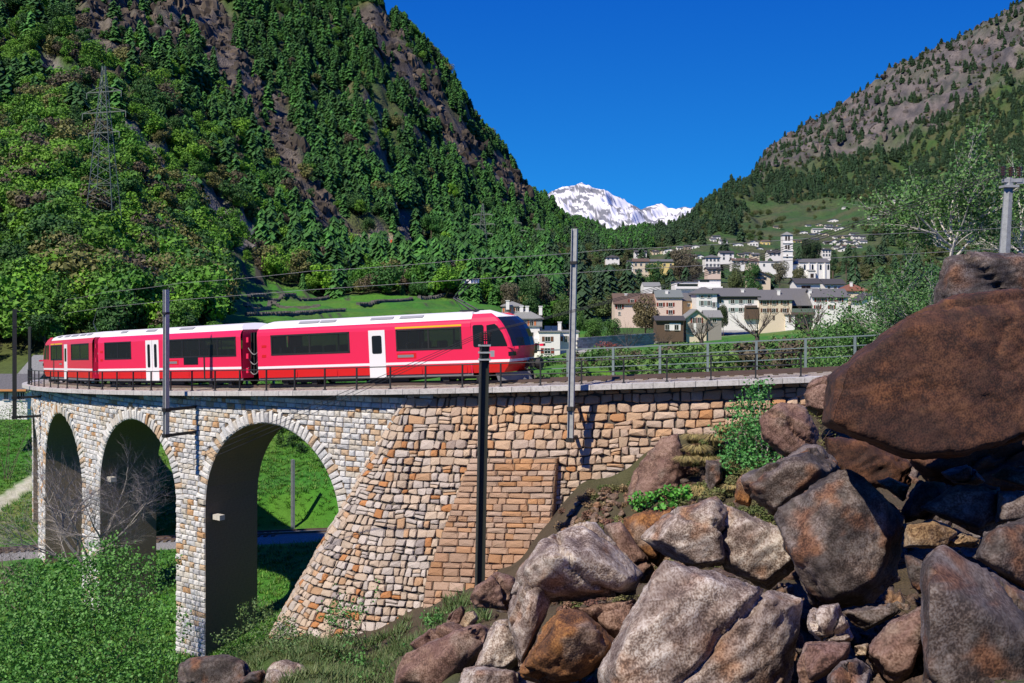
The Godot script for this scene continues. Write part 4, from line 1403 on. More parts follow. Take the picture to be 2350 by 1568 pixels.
func build_nose(car: Node3D, origin: Vector3, kind: int, L: float) -> void:
	var keep := fr
	if kind == 2:    # the rear cab is the same nose turned about
		fr = Transform3D(Basis(-fr.basis.x, fr.basis.y, -fr.basis.z), fr * Vector3(L, 0, 0))
	var red: Material = M.red_paint
	var ex := fr.basis.x
	var ey := fr.basis.y
	var ez := fr.basis.z
	# rows of height: [height, side end, centre end, half width]
	var low := [[0.62, 15.0, 15.4, 1.26], [0.9, 15.25, 15.66, 1.33], [1.13, 15.36, 15.77, 1.36], [1.26, 15.4, 15.81, 1.36], [1.6, 15.46, 15.88, 1.36], [1.88, 15.46, 15.92, 1.36]]
	var up := [[1.88, 15.46, 15.92, 1.36], [2.3, 15.34, 15.84, 1.36], [2.7, 15.16, 15.68, 1.35], [2.95, 15.0, 15.52, 1.33], [3.15, 14.84, 15.34, 1.29], [3.35, 14.6, 15.08, 1.2], [3.55, 14.25, 14.7, 1.05]]
	var ws := [1.0, 0.93, 0.75, 0.4, 0.0, -0.4, -0.75, -0.93, -1.0]
	var at := func(r: Array, w: float) -> Vector3:
		return Q(r[2] - (r[2] - r[1]) * pow(absf(w), 2.4), r[0], w * r[3])
	var shell := MB.new()
	var stripe := MB.new()
	var skirt := MB.new()
	for k in low.size() - 1:
		var tgt := stripe if k == 2 else skirt if k < 2 else shell
		for s in [1.0, -1.0]:
			var q := [Q(13.3, low[k][0], s * low[k][3]), Q(13.3, low[k + 1][0], s * low[k + 1][3]), at.call(low[k + 1], s), at.call(low[k], s)]
			if s > 0.0: tgt.quad(q[0], q[1], q[2], q[3])
			else: tgt.quad(q[3], q[2], q[1], q[0])
		for i in ws.size() - 1:
			tgt.quad(at.call(low[k], ws[i]), at.call(low[k + 1], ws[i]), at.call(low[k + 1], ws[i + 1]), at.call(low[k], ws[i + 1]))
	for k in up.size() - 1:
		for s in [1.0, -1.0]:
			var q := [Q(13.3, up[k][0], s * up[k][3]), Q(13.3, up[k + 1][0], s * up[k + 1][3]), at.call(up[k + 1], s), at.call(up[k], s)]
			if s > 0.0: shell.quad(q[0], q[1], q[2], q[3])
			else: shell.quad(q[3], q[2], q[1], q[0])
			var p := [at.call(up[k], s), at.call(up[k + 1], s), at.call(up[k + 1], s * 0.93), at.call(up[k], s * 0.93)]
			if s > 0.0: shell.quad(p[0], p[1], p[2], p[3])
			else: shell.quad(p[3], p[2], p[1], p[0])
	var nose := obj("nose", shell, red, car, origin)
	obj("nose_stripe", stripe, M.white_paint, nose, origin)
	obj("nose_skirt", skirt, M.deep_red_paint, nose, origin)
	var wsb := MB.new()
	for k in up.size() - 2:
		for i in range(1, ws.size() - 2):
			wsb.quad(at.call(up[k], ws[i]), at.call(up[k + 1], ws[i]), at.call(up[k + 1], ws[i + 1]), at.call(up[k], ws[i + 1]))
	obj("windshield", wsb, M.glass_dark, nose, origin)
	var top := MB.new()
	for i in ws.size() - 1:
		var k := up.size() - 2
		top.quad(at.call(up[k], ws[i]), Q(13.75, 3.72 - 0.36 * absf(ws[i]), ws[i] * 1.12), Q(13.75, 3.72 - 0.36 * absf(ws[i + 1]), ws[i + 1] * 1.12), at.call(up[k], ws[i + 1]))
		top.quad(Q(13.75, 3.72 - 0.36 * absf(ws[i]), ws[i] * 1.12), Q(12.95, 3.72 - 0.4 * ws[i] * ws[i], ws[i] * 1.17), Q(12.95, 3.72 - 0.4 * ws[i + 1] * ws[i + 1], ws[i + 1] * 1.17), Q(13.75, 3.72 - 0.36 * absf(ws[i + 1]), ws[i + 1] * 1.12))
	obj("roof_fairing", top, M.white_paint, nose, origin)
	for s in [1.0, -1.0]:
		obj("cab_window", plate(PackedVector2Array([Vector2(14.2, 1.92), Vector2(15.3, 1.9), Vector2(15.26, 2.05), Vector2(15.08, 2.5), Vector2(14.8, 2.9), Vector2(14.66, 3.02), Vector2(14.2, 2.96)]), 1.362, 0.012, s), M.glass_dark, nose, origin)
		obj("cab_door_window", plate(rounded(13.42, 1.9, 14.02, 3.0, 0.1), 1.362, 0.012, s), M.glass_dark, nose, origin)
		var hl := MB.new()
		hl.box(Q(15.48, 1.52, s * 1.2), ex * 0.14, ey * 0.1, ez * 0.18)
		obj("headlight", hl, M.glass_dark, nose, origin)
		var mir := MB.new()
		mir.bar(Q(15.3, 1.86, s * 1.36), Q(15.75, 1.82, s * 1.5), 0.05)
		mir.box(Q(15.9, 1.82, s * 1.45), ex * 0.1, ey * 0.06, ez * 0.12)
		obj("red_arm", mir, M.red_paint, nose, origin)
	var cp := MB.new()
	cp.box(Q(15.95, 0.95, 0), ex * 0.3, ey * 0.14, ez * 0.16)
	cp.rod(Q(16.25, 0.95, 0), Q(16.46, 0.95, 0), 0.26, 14)
	cp.prism(circle(0.26, 14), Q(16.44, 0.95, 0), ez, ey, ex * 0.03)
	for s in [-0.55, 0.55]:
		cp.rod(Q(15.8, 0.8, s), Q(16.12, 0.62, s), 0.05, 6)
		cp.rod(Q(15.9, 1.15, s), Q(16.2, 0.75, s * 0.8), 0.03, 6)
		cp.rod(Q(16.12, 0.62, s), Q(16.15, 1.2, s), 0.035, 6)
	cp.rod(Q(16.12, 1.2, -0.6), Q(16.12, 1.2, 0.6), 0.035, 6)
	obj("coupler", cp, M.black_rubber, nose, origin)
	var pl := MB.new()
	for s in [1.0, -1.0]:
		pl.quad(Q(14.6, 0.2, s * 1.15), Q(14.5, 0.6, s * 1.2), Q(15.9, 0.6, s * 0.2), Q(16.0, 0.2, s * 0.15))
	obj("snow_plough", pl, M.grey_trim, nose, origin)
	fr = keep

func build_train() -> void:
	var A1 := deg_to_rad(-33.343)
	var B1 := deg_to_rad(-18.741)
	var hb := func(l: float) -> float: return 2.0 * asin(l / 2.0 / 62.95)
	var B2: float = A1 - 0.95 / 62.95
	var A2: float = B2 - hb.call(15.62)
	var B3: float = A2 - 0.7 / 62.95
	var A3: float = B3 - hb.call(16.0)
	var mid := arc((A2 + B2) * 0.5, 62.95, deck((A2 + B2) * 0.5))
	var train := thing("red_train", "red three-car narrow gauge electric train with white roofs crossing the viaduct", "train", mid)
	build_car(train, mid, A3, B3, 16.0, 2)
	build_car(train, mid, A2, B2, 15.62, 1)
	build_car(train, mid, A1, B1, 16.0, 0)
	var first := fr
	# bellows between the cars
	for g in [[B2, A1], [B3, A2]]:
		var p0 := arc(g[0], 62.95, deck(g[0]))
		var p1 := arc(g[1], 62.95, deck(g[1]))
		var ex := (p1 - p0)
		var e := ex.normalized()
		var ez := Vector3(-e.z, 0, e.x)
		var b := MB.new()
		for k in 8:
			var c := p0 + ex * ((k + 0.5) / 8.0) + Vector3.UP * 2.0
			b.box(c, ex * 0.04, Vector3.UP * 1.15, ez * (0.92 if k % 2 == 0 else 0.84))
		var be := obj("bellows", b, M.black_rubber, train, mid)
		for k in 3:
			var cb := MB.new()
			var pa := PackedVector3Array()
			var ra := PackedFloat32Array()
			for i in 9:
				var t := i / 8.0
				pa.push_back(p0 + ex * t + Vector3.UP * (lerpf(2.3, 1.2, float(k) / 2.0) - sin(t * PI) * 0.38) + ez * 1.08)
				ra.push_back(0.022)
			cb.tube(pa, ra, 5)
			obj("jumper_cable", cb, mat("pale_cable", K(0.3, 0.3, 0.3), 0.5), be, mid)
		for h in [1.05, 1.85, 2.75]:
			var rb := MB.new()
			rb.box(p0 + ex * 0.1 + Vector3.UP * h + ez * 1.2, ex * 0.09, Vector3.UP * 0.14, ez * 0.05)
			obj("red_bracket", rb, M.red_paint, be, mid)
	# pantograph on the front car, and the folded one at the rear
	fr = first
	var m := mat("panto_steel", K(0.05, 0.055, 0.06), 0.4, 0.5)
	var pb := MB.new()
	pb.box(Q(12.7, 3.74, 0), fr.basis.x * 0.45, fr.basis.y * 0.04, fr.basis.z * 0.5)
	for s in [-0.35, 0.35]:
		pb.rod(Q(12.9, 3.74, s), Q(11.75, 4.42, s * 0.5), 0.04, 6)
		pb.rod(Q(12.4, 3.74, s), Q(11.75, 4.38, s * 0.3), 0.018, 6)
		pb.rod(Q(11.75, 4.42, s * 0.5), Q(12.75, 5.25, s * 1.1), 0.026, 6)
	pb.rod(Q(11.75, 4.42, -0.2), Q(11.75, 4.42, 0.2), 0.04, 6)
	var panto := obj("pantograph", pb, m, train, mid)
	for x in [12.6, 12.95]:
		var hb_ := MB.new()
		hb_.box(Q(x, 5.3, 0), fr.basis.x * 0.05, fr.basis.y * 0.035, fr.basis.z * 0.5)
		for s in [-1.0, 1.0]: hb_.rod(Q(x, 5.3, s * 0.5), Q(x, 5.12, s * 0.82), 0.03, 6)
		obj("contact_strip", hb_, m, panto, mid)
	for s in [-0.3, 0.0, 0.3]:
		var ib := MB.new()
		ib.box(Q(12.78, 5.22, s), fr.basis.x * 0.22, fr.basis.y * 0.1, fr.basis.z * 0.06)
		obj("white_shoe", ib, M.white_paint, panto, mid)
	var pa3 := arc(A3, 62.95, deck(A3))
	var pb3 := arc(B3, 62.95, deck(B3))
	var q0 := pa3.lerp(pb3, 0.72) + Vector3.UP * 3.7
	var rear := MB.new()
	var dir := (pb3 - pa3).normalized()
	rear.rod(q0, q0 - dir * 1.2 + Vector3.UP * 0.7, 0.03, 6)
	rear.rod(q0 - dir * 1.2 + Vector3.UP * 0.7, q0 + Vector3.UP * 1.6, 0.025, 6)
	obj("rear_pantograph", rear, m, train, mid)

# ---- masts and wires
func mast_section(b: MB, a: Vector3, c: Vector3, w: float, dir: Vector3) -> void:   # an H-shaped steel mast
	var d := dir.normalized()
	var e := d.cross(Vector3.UP).normalized()
	var up := (c - a) * 0.5
	var m := (a + c) * 0.5
	b.box(m + e * w * 0.5, d * w * 0.5, up, e * w * 0.06)
	b.box(m - e * w * 0.5, d * w * 0.5, up, e * w * 0.06)
	b.box(m, d * w * 0.05, up, e * w * 0.44)

func ray_circle(sx: float, r: float) -> float:   # distance at which a bearing meets a circle about the curve's centre, near side
	var k := (sx - CX) / FL
	var a := k * k + 1.0
	var b := -2.0 * (k * CC.x - CC.y)
	var c := CC.x * CC.x + CC.y * CC.y - r * r
	return (-b - sqrt(maxf(b * b - 4.0 * a * c, 0.0))) / (2.0 * a)

func wire(called: String, label: String, pts: Array, r: float, sag: float, m: Material) -> void:
	var b := MB.new()
	var base: Vector3 = pts[0]
	for k in pts.size() - 1:
		var p := PackedVector3Array()
		var rr := PackedFloat32Array()
		for i in 17:
			var t := i / 16.0
			p.push_back((pts[k] as Vector3).lerp(pts[k + 1], t) + Vector3.DOWN * sag * 4.0 * t * (1.0 - t))
			rr.push_back(r)
		b.tube(p, rr, 4)
	var o := obj(called, b, m, null, base)
	o.position = base
	tag(o, label, "cable")

func build_masts() -> void:
	var pale := skin(mat("galvanised", K(0.42, 0.44, 0.45), 0.5, 0.2), TX.metal, 2.0)
	var dark := mat("dark_mast", K(0.035, 0.04, 0.035), 0.6, 0.1)
	var iron := mat("dark_bracket", K(0.02, 0.02, 0.02), 0.6)
	var porcelain := mat("brown_insulator", K(0.05, 0.025, 0.02), 0.2)
	# mast: [sight x, sight top, sight foot, distance, width, material, label, bracket heights]
	var list := [
		[381.0, 665.0, 1003.0, 66.9, 0.24, pale, "pale steel catenary mast bolted to the arch wall beside the middle car", [941.0, 1000.0], 0],
		[1314.0, 525.0, 1012.0, 66.5, 0.24, pale, "tall pale steel mast bracketed to the orange rubble wall ahead of the train", [938.0, 1010.0], 10],
		[33.0, 710.0, 962.0, 66.7, 0.26, dark, "dark catenary mast standing off the viaduct at the far left", [913.0, 958.0], 0],
		[68.0, 750.0, 885.0, 108.0, 0.24, dark, "short dark mast behind the rear of the train", [], 0],
		[672.0, 1055.0, 1172.0, 87.0, 0.22, pale, "small grey mast in the meadow, seen through the right arch", [], 0],
	]
	for s in list:
		var lean: float = s[8]
		var d: float = s[3] if s[7].is_empty() else ray_circle(s[0], s[3])
		if s[0] == 672.0: s[2] = CY - on_ground(s[0], d).y / d * FL
		var foot := P(s[0] - lean * 0.5, s[2], d)
		var top := P(s[0] + lean * 0.5, s[1], d)
		var t := thing("catenary_mast", s[6], "mast", foot, 0.0, "catenary masts")
		var b := MB.new()
		var rel := Vector2(foot.x, foot.z) - CC
		var out := Vector3(rel.x, 0, rel.y).normalized()
		mast_section(b, foot, top, s[4], out)
		obj("post", b, s[5], t, foot)
		for h in s[7]:
			var bb := MB.new()
			var p := foot.lerp(top, (s[2] - h) / (s[2] - s[1]))
			bb.bar(p + out * 0.2, p - out * (rel.length() - RW + 0.05), 0.12, 0.16)
			bb.box(p, out * 0.17, Vector3.UP * 0.1, out.cross(Vector3.UP) * 0.17)
			obj("bracket", bb, iron, t, foot)
		if s[2] - s[1] > 200.0:
			var cl := MB.new()
			var p := foot.lerp(top, 0.84)
			cl.box(p, out * 0.15, Vector3.UP * 0.06, out.cross(Vector3.UP) * 0.15)
			cl.rod(p - out * 0.1, p - out * 0.5, 0.03, 6)
			obj("clamp", cl, iron, t, foot)
			for k in 2:
				var ib := MB.new()
				var q := top - out * (0.15 + 0.3 * k) + Vector3.DOWN * 0.15
				for j in 3: ib.rod(q + Vector3.UP * (0.05 + j * 0.08), q + Vector3.UP * (0.09 + j * 0.08), 0.07, 8)
				obj("insulator", ib, porcelain, t, foot)
			var ab := MB.new()
			ab.bar(top + Vector3.DOWN * 0.15, top - out * 0.6 + Vector3.DOWN * 0.15, 0.06)
			obj("arm", ab, iron, t, foot)
	# overhead line of the railway
	var steel := mat("wire", K(0.25, 0.25, 0.25), 0.5)
	for h in [[5.33, "contact wire stretched over the red train"], [6.35, "upper carrying wire above the red train's contact wire"]]:
		var pts := []
		for f in [-74.0, -60.0, -50.5, -41.0, -31.0, -21.5, -15.6, -5.0, 6.0]:
			var phi := deg_to_rad(f)
			pts.push_back(arc(phi, 63.0, deck(phi) + h[0]))
		wire("overhead_wire", h[1], pts, 0.012, 0.06 if h[0] > 6.0 else 0.0, steel)
	# the dark pole of the power line in front of the wall
	var foot := P(1100.0, 1395.0, 45.0)
	var top := P(1112.0, 790.0, 45.0)
	var pole := thing("dark_power_pole", "dark steel power line pole standing before the rubble wall, wires at its top", "pole", foot)
	var b := MB.new()
	mast_section(b, foot, top, 0.31, Vector3(0.25, 0, 1))
	obj("post", b, dark, pole, foot)
	for k in 3:
		var hb := MB.new()
		var p := top + Vector3.DOWN * (0.05 + 0.28 * k)
		hb.box(p, Vector3(0.25, 0, 0), Vector3(0, 0.03, 0), Vector3(0, 0, 0.22))
		obj("band", hb, pale, pole, foot)
	var tips := []
	for k in 3:
		var ib := MB.new()
		var q := top + Vector3(-0.12 + 0.16 * k, -0.02, 0.2 - 0.2 * k)
		ib.rod(q, q + Vector3.UP * 0.5, 0.02, 6)
		for j in 4: ib.rod(q + Vector3.UP * (0.14 + j * 0.09), q + Vector3.UP * (0.19 + j * 0.09), 0.085, 8)
		obj("insulator", ib, porcelain, pole, foot)
		tips.push_back(q + Vector3.UP * 0.5)
	var lamp := MB.new()
	lamp.box(P(1130.0, 812.0, 44.8), Vector3(0.08, 0, 0), Vector3(0, 0.12, 0), Vector3(0, 0, 0.08))
	obj("small_box", lamp, pale, pole, foot)
	# the concrete pole among the trees on the right
	var cf := P(2302.0, 640.0, 38.0)
	var ct := P(2316.0, 408.0, 38.0)
	var cp := thing("concrete_power_pole", "tapered grey concrete power pole with insulators, behind the grey boulder at right", "pole", cf)
	var cb := MB.new()
	cb.col = K(0.33, 0.36, 0.38)
	cb.tube(PackedVector3Array([cf, ct]), PackedFloat32Array([0.2, 0.14]), 6)
	obj("post", cb, M.concrete, cp, cf)
	var xb := MB.new()
	xb.box(ct + Vector3(0.1, -0.1, 0), Vector3(0.3, 0, 0), Vector3(0, 0.06, 0), Vector3(0, 0, 0.12))
	xb.box(ct + Vector3(0.35, -0.12, 0), Vector3(0.12, 0, 0), Vector3(0, 0.09, 0), Vector3(0, 0, 0.1))
	xb.box(ct + Vector3(0.0, -0.3, 0), Vector3(0.24, 0, 0), Vector3(0, 0.04, 0), Vector3(0, 0, 0.24))
	obj("cross_arm", xb, pale, cp, cf)
	var ctips := []
	for k in 3:
		var ib := MB.new()
		var q := ct + Vector3(-0.24 + 0.32 * k, -0.05, 0.1 - 0.1 * k)
		ib.rod(q, q + Vector3.UP * 0.45, 0.02, 6)
		for j in 4: ib.rod(q + Vector3.UP * (0.12 + j * 0.08), q + Vector3.UP * (0.17 + j * 0.08), 0.08, 8)
		obj("insulator", ib, porcelain, cp, cf)
		ctips.push_back(q + Vector3.UP * 0.4)
	var lefts := [P(-160.0, 1262.0, 66.0), P(-160.0, 1284.0, 66.0), P(-160.0, 1306.0, 66.0)]
	var names := ["uppermost", "middle", "lowest"]
	var blk := mat("black_wire", K(0.03, 0.03, 0.03), 0.5)
	for k in 3:
		wire("power_line", "%s of the three power wires crossing the picture by the dark pole" % names[k], [lefts[k], tips[k], ctips[k]], 0.011, 0.4, blk)

# ---- boulders: each is a convex solid from a traced outline with its own distance and thickness, worn and roughened
func hull_planes(p: PackedVector3Array) -> Array:
	var out := []
	var n := p.size()
	for i in n:
		for j in range(i + 1, n):
			for k in range(j + 1, n):
				var nn := (p[j] - p[i]).cross(p[k] - p[i])
				if nn.length_squared() < 1e-8: continue
				nn = nn.normalized()
				var d := nn.dot(p[i])
				var pos := false
				var neg := false
				for m in n:
					var e := nn.dot(p[m]) - d
					if e > 1e-4: pos = true
					elif e < -1e-4: neg = true
					if pos and neg: break
				if pos and neg: continue
				if pos: nn = -nn; d = -d
				var fresh := true
				for q in out:
					if (q as Plane).normal.dot(nn) > 0.9995: fresh = false; break
				if fresh: out.push_back(Plane(nn, d))
	return out

func rock_mesh(pts: PackedVector3Array, res: int, sharp: float, rough: float, c1: Color, c2: Color, c3: Color, sd: float) -> Array:   # [mesh, centre]
	var lo := pts[0]
	var hi := pts[0]
	for p in pts:
		lo = lo.min(p)
		hi = hi.max(p)
	var mid := (lo + hi) * 0.5
	var ext := (hi - lo) * 0.5
	var q := PackedVector3Array()
	for p in pts: q.push_back((p - mid) / ext)
	var pl := hull_planes(q)
	var size := ext.length()
	# chips: planes that shave the corners
	for k in int((14.0 if sharp < 20.0 else 6.0) * clampf(rough, 0.0, 1.2)):
		var cn := Vector3(sin(sd * 12.9 + k * 7.3), sin(sd * 4.1 + k * 3.7), cos(sd * 8.3 + k * 5.1)).normalized()
		var sup := -9.0
		for p in q: sup = maxf(sup, cn.dot(p))
		pl.push_back(Plane(cn, sup * (0.9 + 0.08 * sin(k * 2.7 + sd))))
	sharp = 110.0 if sharp > 10.0 else 40.0
	var n := res + 1
	var verts := PackedVector3Array()
	var cols := PackedColorArray()
	var idx := PackedInt32Array()
	var keys := {}
	var face_axes := [[Vector3.RIGHT, Vector3.UP, Vector3.BACK], [Vector3.LEFT, Vector3.UP, Vector3.FORWARD], [Vector3.UP, Vector3.BACK, Vector3.RIGHT], [Vector3.DOWN, Vector3.BACK, Vector3.LEFT], [Vector3.BACK, Vector3.UP, Vector3.LEFT], [Vector3.FORWARD, Vector3.UP, Vector3.RIGHT]]
	var strat := Vector3(0.25, 1.0, 0.15).normalized().rotated(Vector3.FORWARD, sin(sd * 7.0) * 0.7)
	for f in face_axes:
		var ids := PackedInt32Array()
		for j in n:
			for i in n:
				var dir: Vector3 = (f[0] + f[2] * tan((2.0 * i / res - 1.0) * 0.785) + f[1] * tan((2.0 * j / res - 1.0) * 0.785)).normalized()
				var key := Vector3i((dir * 5000.0).round())
				if keys.has(key):
					ids.push_back(keys[key])
					continue
				var s := 0.0
				var top := 0.0
				for p: Plane in pl: top = maxf(top, p.normal.dot(dir) / maxf(p.d, 0.02))
				for p: Plane in pl:
					var e := p.normal.dot(dir) / maxf(p.d, 0.02) / top
					if e > 0.9: s += pow(e, sharp)
				var r := pow(s, -1.0 / sharp) / top
				var w := dir * r * ext + mid
				var o := w * (2.2 / maxf(size, 0.6)) + Vector3(sd * 13.0, sd * 7.0, 0)
				# large chips, strata and grain
				var big := nz2.get_noise_3dv(o * 0.55)
				var ridge := absf(nz.get_noise_3dv(o * 0.9 + Vector3(5, 3, 1)))
				var lay := w.dot(strat) * 2.6 / maxf(size, 0.8) * 2.0 + big * 1.5
				var cut := absf(lay - floorf(lay) - 0.5) * 2.0
				var chip := smoothstep(0.08, 0.0, ridge) * 0.5 + smoothstep(0.14, 0.0, cut) * 0.28
				var dsp := (big * 0.022 - chip * 0.045) * rough * size * 0.5 + nz.get_noise_3dv(w * 1.1) * 0.05 * rough * minf(size, 2.0)
				# the grain of gneiss: fine ribs along the layers
				var fo := Vector3(w.dot(strat) * 3.4, w.dot(strat.cross(Vector3.BACK)) * 0.5, w.z * 0.5)
				var rib := nz.get_noise_3dv(fo + Vector3(sd, 0, 0))
				dsp += (rib * 0.05 - absf(nz2.get_noise_3dv(w * 1.3)) * 0.035) * clampf(rough, 0.4, 1.0) * minf(size, 1.6)
				# cracks along two planes
				for ck in 2:
					var cn := Vector3(sin(sd * 3.3 + ck * 2.0), cos(sd * 1.7 + ck), sin(sd * 2.3 + ck * 4.0)).normalized()
					var cd := absf(cn.dot(w - mid) - size * 0.16 * sin(sd * 9.0 + ck * 3.0) + nz2.get_noise_3dv(w * 0.8) * 0.25)
					dsp -= smoothstep(0.09, 0.02, cd) * 0.16 * minf(size, 1.5) * rough
				dsp += nz.get_noise_3dv(w * 5.0) * 0.02 * rough
				w += dir * dsp
				var t := clampf(0.5 + nz2.get_noise_3dv(w * 0.55 + Vector3(sd, 0, 0)) * 1.6 + nz.get_noise_3dv(w * 2.4) * 0.9, 0.0, 1.0)
				t = clampf(t - rib * 0.9, 0.0, 1.0)
				var u := smoothstep(0.1, 0.45, nz.get_noise_3dv(w * 0.8 + Vector3(0, sd * 5.0, 9)))
				keys[key] = verts.size()
				ids.push_back(verts.size())
				verts.push_back(w - mid)
				cols.push_back(c1.lerp(c2, t).lerp(c3, u * 0.8))
		for j in res:
			for i in res:
				var a := ids[j * n + i]
				var b := ids[j * n + i + 1]
				var c := ids[(j + 1) * n + i]
				var d := ids[(j + 1) * n + i + 1]
				idx.append_array(PackedInt32Array([a, c, b, b, c, d]))
	# turn the faces outwards
	var fn := (verts[idx[2]] - verts[idx[0]]).cross(verts[idx[1]] - verts[idx[0]])
	var flip := fn.dot(verts[idx[0]]) < 0.0
	var nrm := PackedVector3Array()
	nrm.resize(verts.size())
	for k in range(0, idx.size(), 3):
		var v0 := verts[idx[k]]
		var g := (verts[idx[k + 2]] - v0).cross(verts[idx[k + 1]] - v0)
		if g.dot(v0 + verts[idx[k + 1]] + verts[idx[k + 2]]) < 0.0:
			var s := idx[k + 1]
			idx[k + 1] = idx[k + 2]
			idx[k + 2] = s
			g = -g
		nrm[idx[k]] += g
		nrm[idx[k + 1]] += g
		nrm[idx[k + 2]] += g
	for k in nrm.size(): nrm[k] = nrm[k].normalized()
	var arr := []
	arr.resize(Mesh.ARRAY_MAX)
	arr[Mesh.ARRAY_VERTEX] = verts
	arr[Mesh.ARRAY_NORMAL] = nrm
	arr[Mesh.ARRAY_COLOR] = cols
	arr[Mesh.ARRAY_INDEX] = idx
	var m := ArrayMesh.new()
	m.add_surface_from_arrays(Mesh.PRIMITIVE_TRIANGLES, arr)
	return [m, mid]

func flat_copy(m: ArrayMesh) -> ArrayMesh:   # the same faces with hard edges
	var a := m.surface_get_arrays(0)
	var b := MB.new()
	var v: PackedVector3Array = a[Mesh.ARRAY_VERTEX]
	var c: PackedColorArray = a[Mesh.ARRAY_COLOR]
	for i in a[Mesh.ARRAY_INDEX]:
		b.v.push_back(v[i])
		b.c.push_back(c[i])
	return mesh_of(b)

var rock_seed := 0.0
# survey sheets the outlines were traced on: [x of corner, y of corner, scale]
const SHEET := {"m": [1032.7, 1090.0, 0.3174], "r": [1663.8, 975.3, 0.3780], "c": [1262.0, 860.6, 0.2927], "b": [688.4, 1204.8, 0.4272], "a": [0.0, 1204.8, 0.5553], "d": [0.0, 0.0, 1.0]}

func corners_of(outline: Array, most: int) -> Array:   # keeps the corners that matter
	var o := outline.duplicate()
	while o.size() > most:
		var best := 1e12
		var at := 0
		for i in o.size():
			var a: Array = o[(i + o.size() - 1) % o.size()]
			var b: Array = o[i]
			var c: Array = o[(i + 1) % o.size()]
			var area := absf((b[0] - a[0]) * (c[1] - a[1]) - (c[0] - a[0]) * (b[1] - a[1]))
			if area < best: best = area; at = i
		o.remove_at(at)
	return o

func boulder(label: String, sheet: String, outline: Array, d: float, thick: float, tint: int, front := [], sharp := 16.0, rough := 1.0, res := 26, group := "boulders of the rock pile") -> void:
	rock_seed += 1.0
	var sh: Array = SHEET[sheet]
	var flat := 0.93 if rough < 0.65 and res > 50 else 0.8
	outline = corners_of(outline, 9)
	var pts := PackedVector3Array()
	var mx := 0.0
	var my := 0.0
	for o in outline:
		mx += (sh[0] + o[0] * sh[2]) / outline.size()
		my += (sh[1] + o[1] * sh[2]) / outline.size()
	for o in outline:
		var x: float = sh[0] + o[0] * sh[2]
		var y: float = sh[1] + o[1] * sh[2]
		var dd: float = d + (o[2] if o.size() > 2 else 0.0)
		pts.push_back(P(x, y, dd))
		pts.push_back(P(lerpf(mx, x, 0.9), lerpf(my, y, 0.88), dd + thick))
	# a broad, tilted front face
	var gx := sin(rock_seed * 5.7) * 0.22
	var gy := 0.16 + 0.18 * sin(rock_seed * 3.1)
	var w := 0.0
	for o in outline: w = maxf(w, absf(sh[0] + o[0] * sh[2] - mx))
	for o in outline:
		var ux: float = (sh[0] + o[0] * sh[2] - mx)
		var uy: float = (sh[1] + o[1] * sh[2] - my)
		var k: float = flat + 0.08 * sin(o[0] * 0.37) * (1.0 if flat < 0.9 else 0.2)
		var off: float = (ux * gx - uy * gy) / FL * d
		pts.push_back(P(mx + ux * k, my + uy * k, d - thick * 0.24 + off * 0.8))
	for o in front: pts.push_back(P(sh[0] + o[0] * sh[2], sh[1] + o[1] * sh[2], d - o[2]))
	var tones := [
		[K(0.58, 0.53, 0.48), K(0.27, 0.22, 0.2), K(0.38, 0.22, 0.13)],    # 0 pale grey with brown
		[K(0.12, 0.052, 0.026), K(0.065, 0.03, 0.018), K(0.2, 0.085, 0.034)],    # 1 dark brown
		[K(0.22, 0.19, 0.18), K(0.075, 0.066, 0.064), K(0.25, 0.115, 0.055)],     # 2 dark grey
		[K(0.34, 0.16, 0.05), K(0.16, 0.075, 0.032), K(0.3, 0.24, 0.2)],    # 3 rust
		[K(0.30, 0.2, 0.16), K(0.2, 0.12, 0.1), K(0.3, 0.24, 0.2)],     # 4 reddish brown
		[K(0.46, 0.38, 0.27), K(0.36, 0.24, 0.12), K(0.3, 0.27, 0.25)],    # 5 ochre
	]
	var c: Array = tones[tint]
	var got := rock_mesh(pts, res, sharp, rough, c[0], c[1], c[2], rock_seed)
	var o := put_mesh("boulder", got[0], M.boulder, null, got[1])
	tag(o, label, "boulder", group)

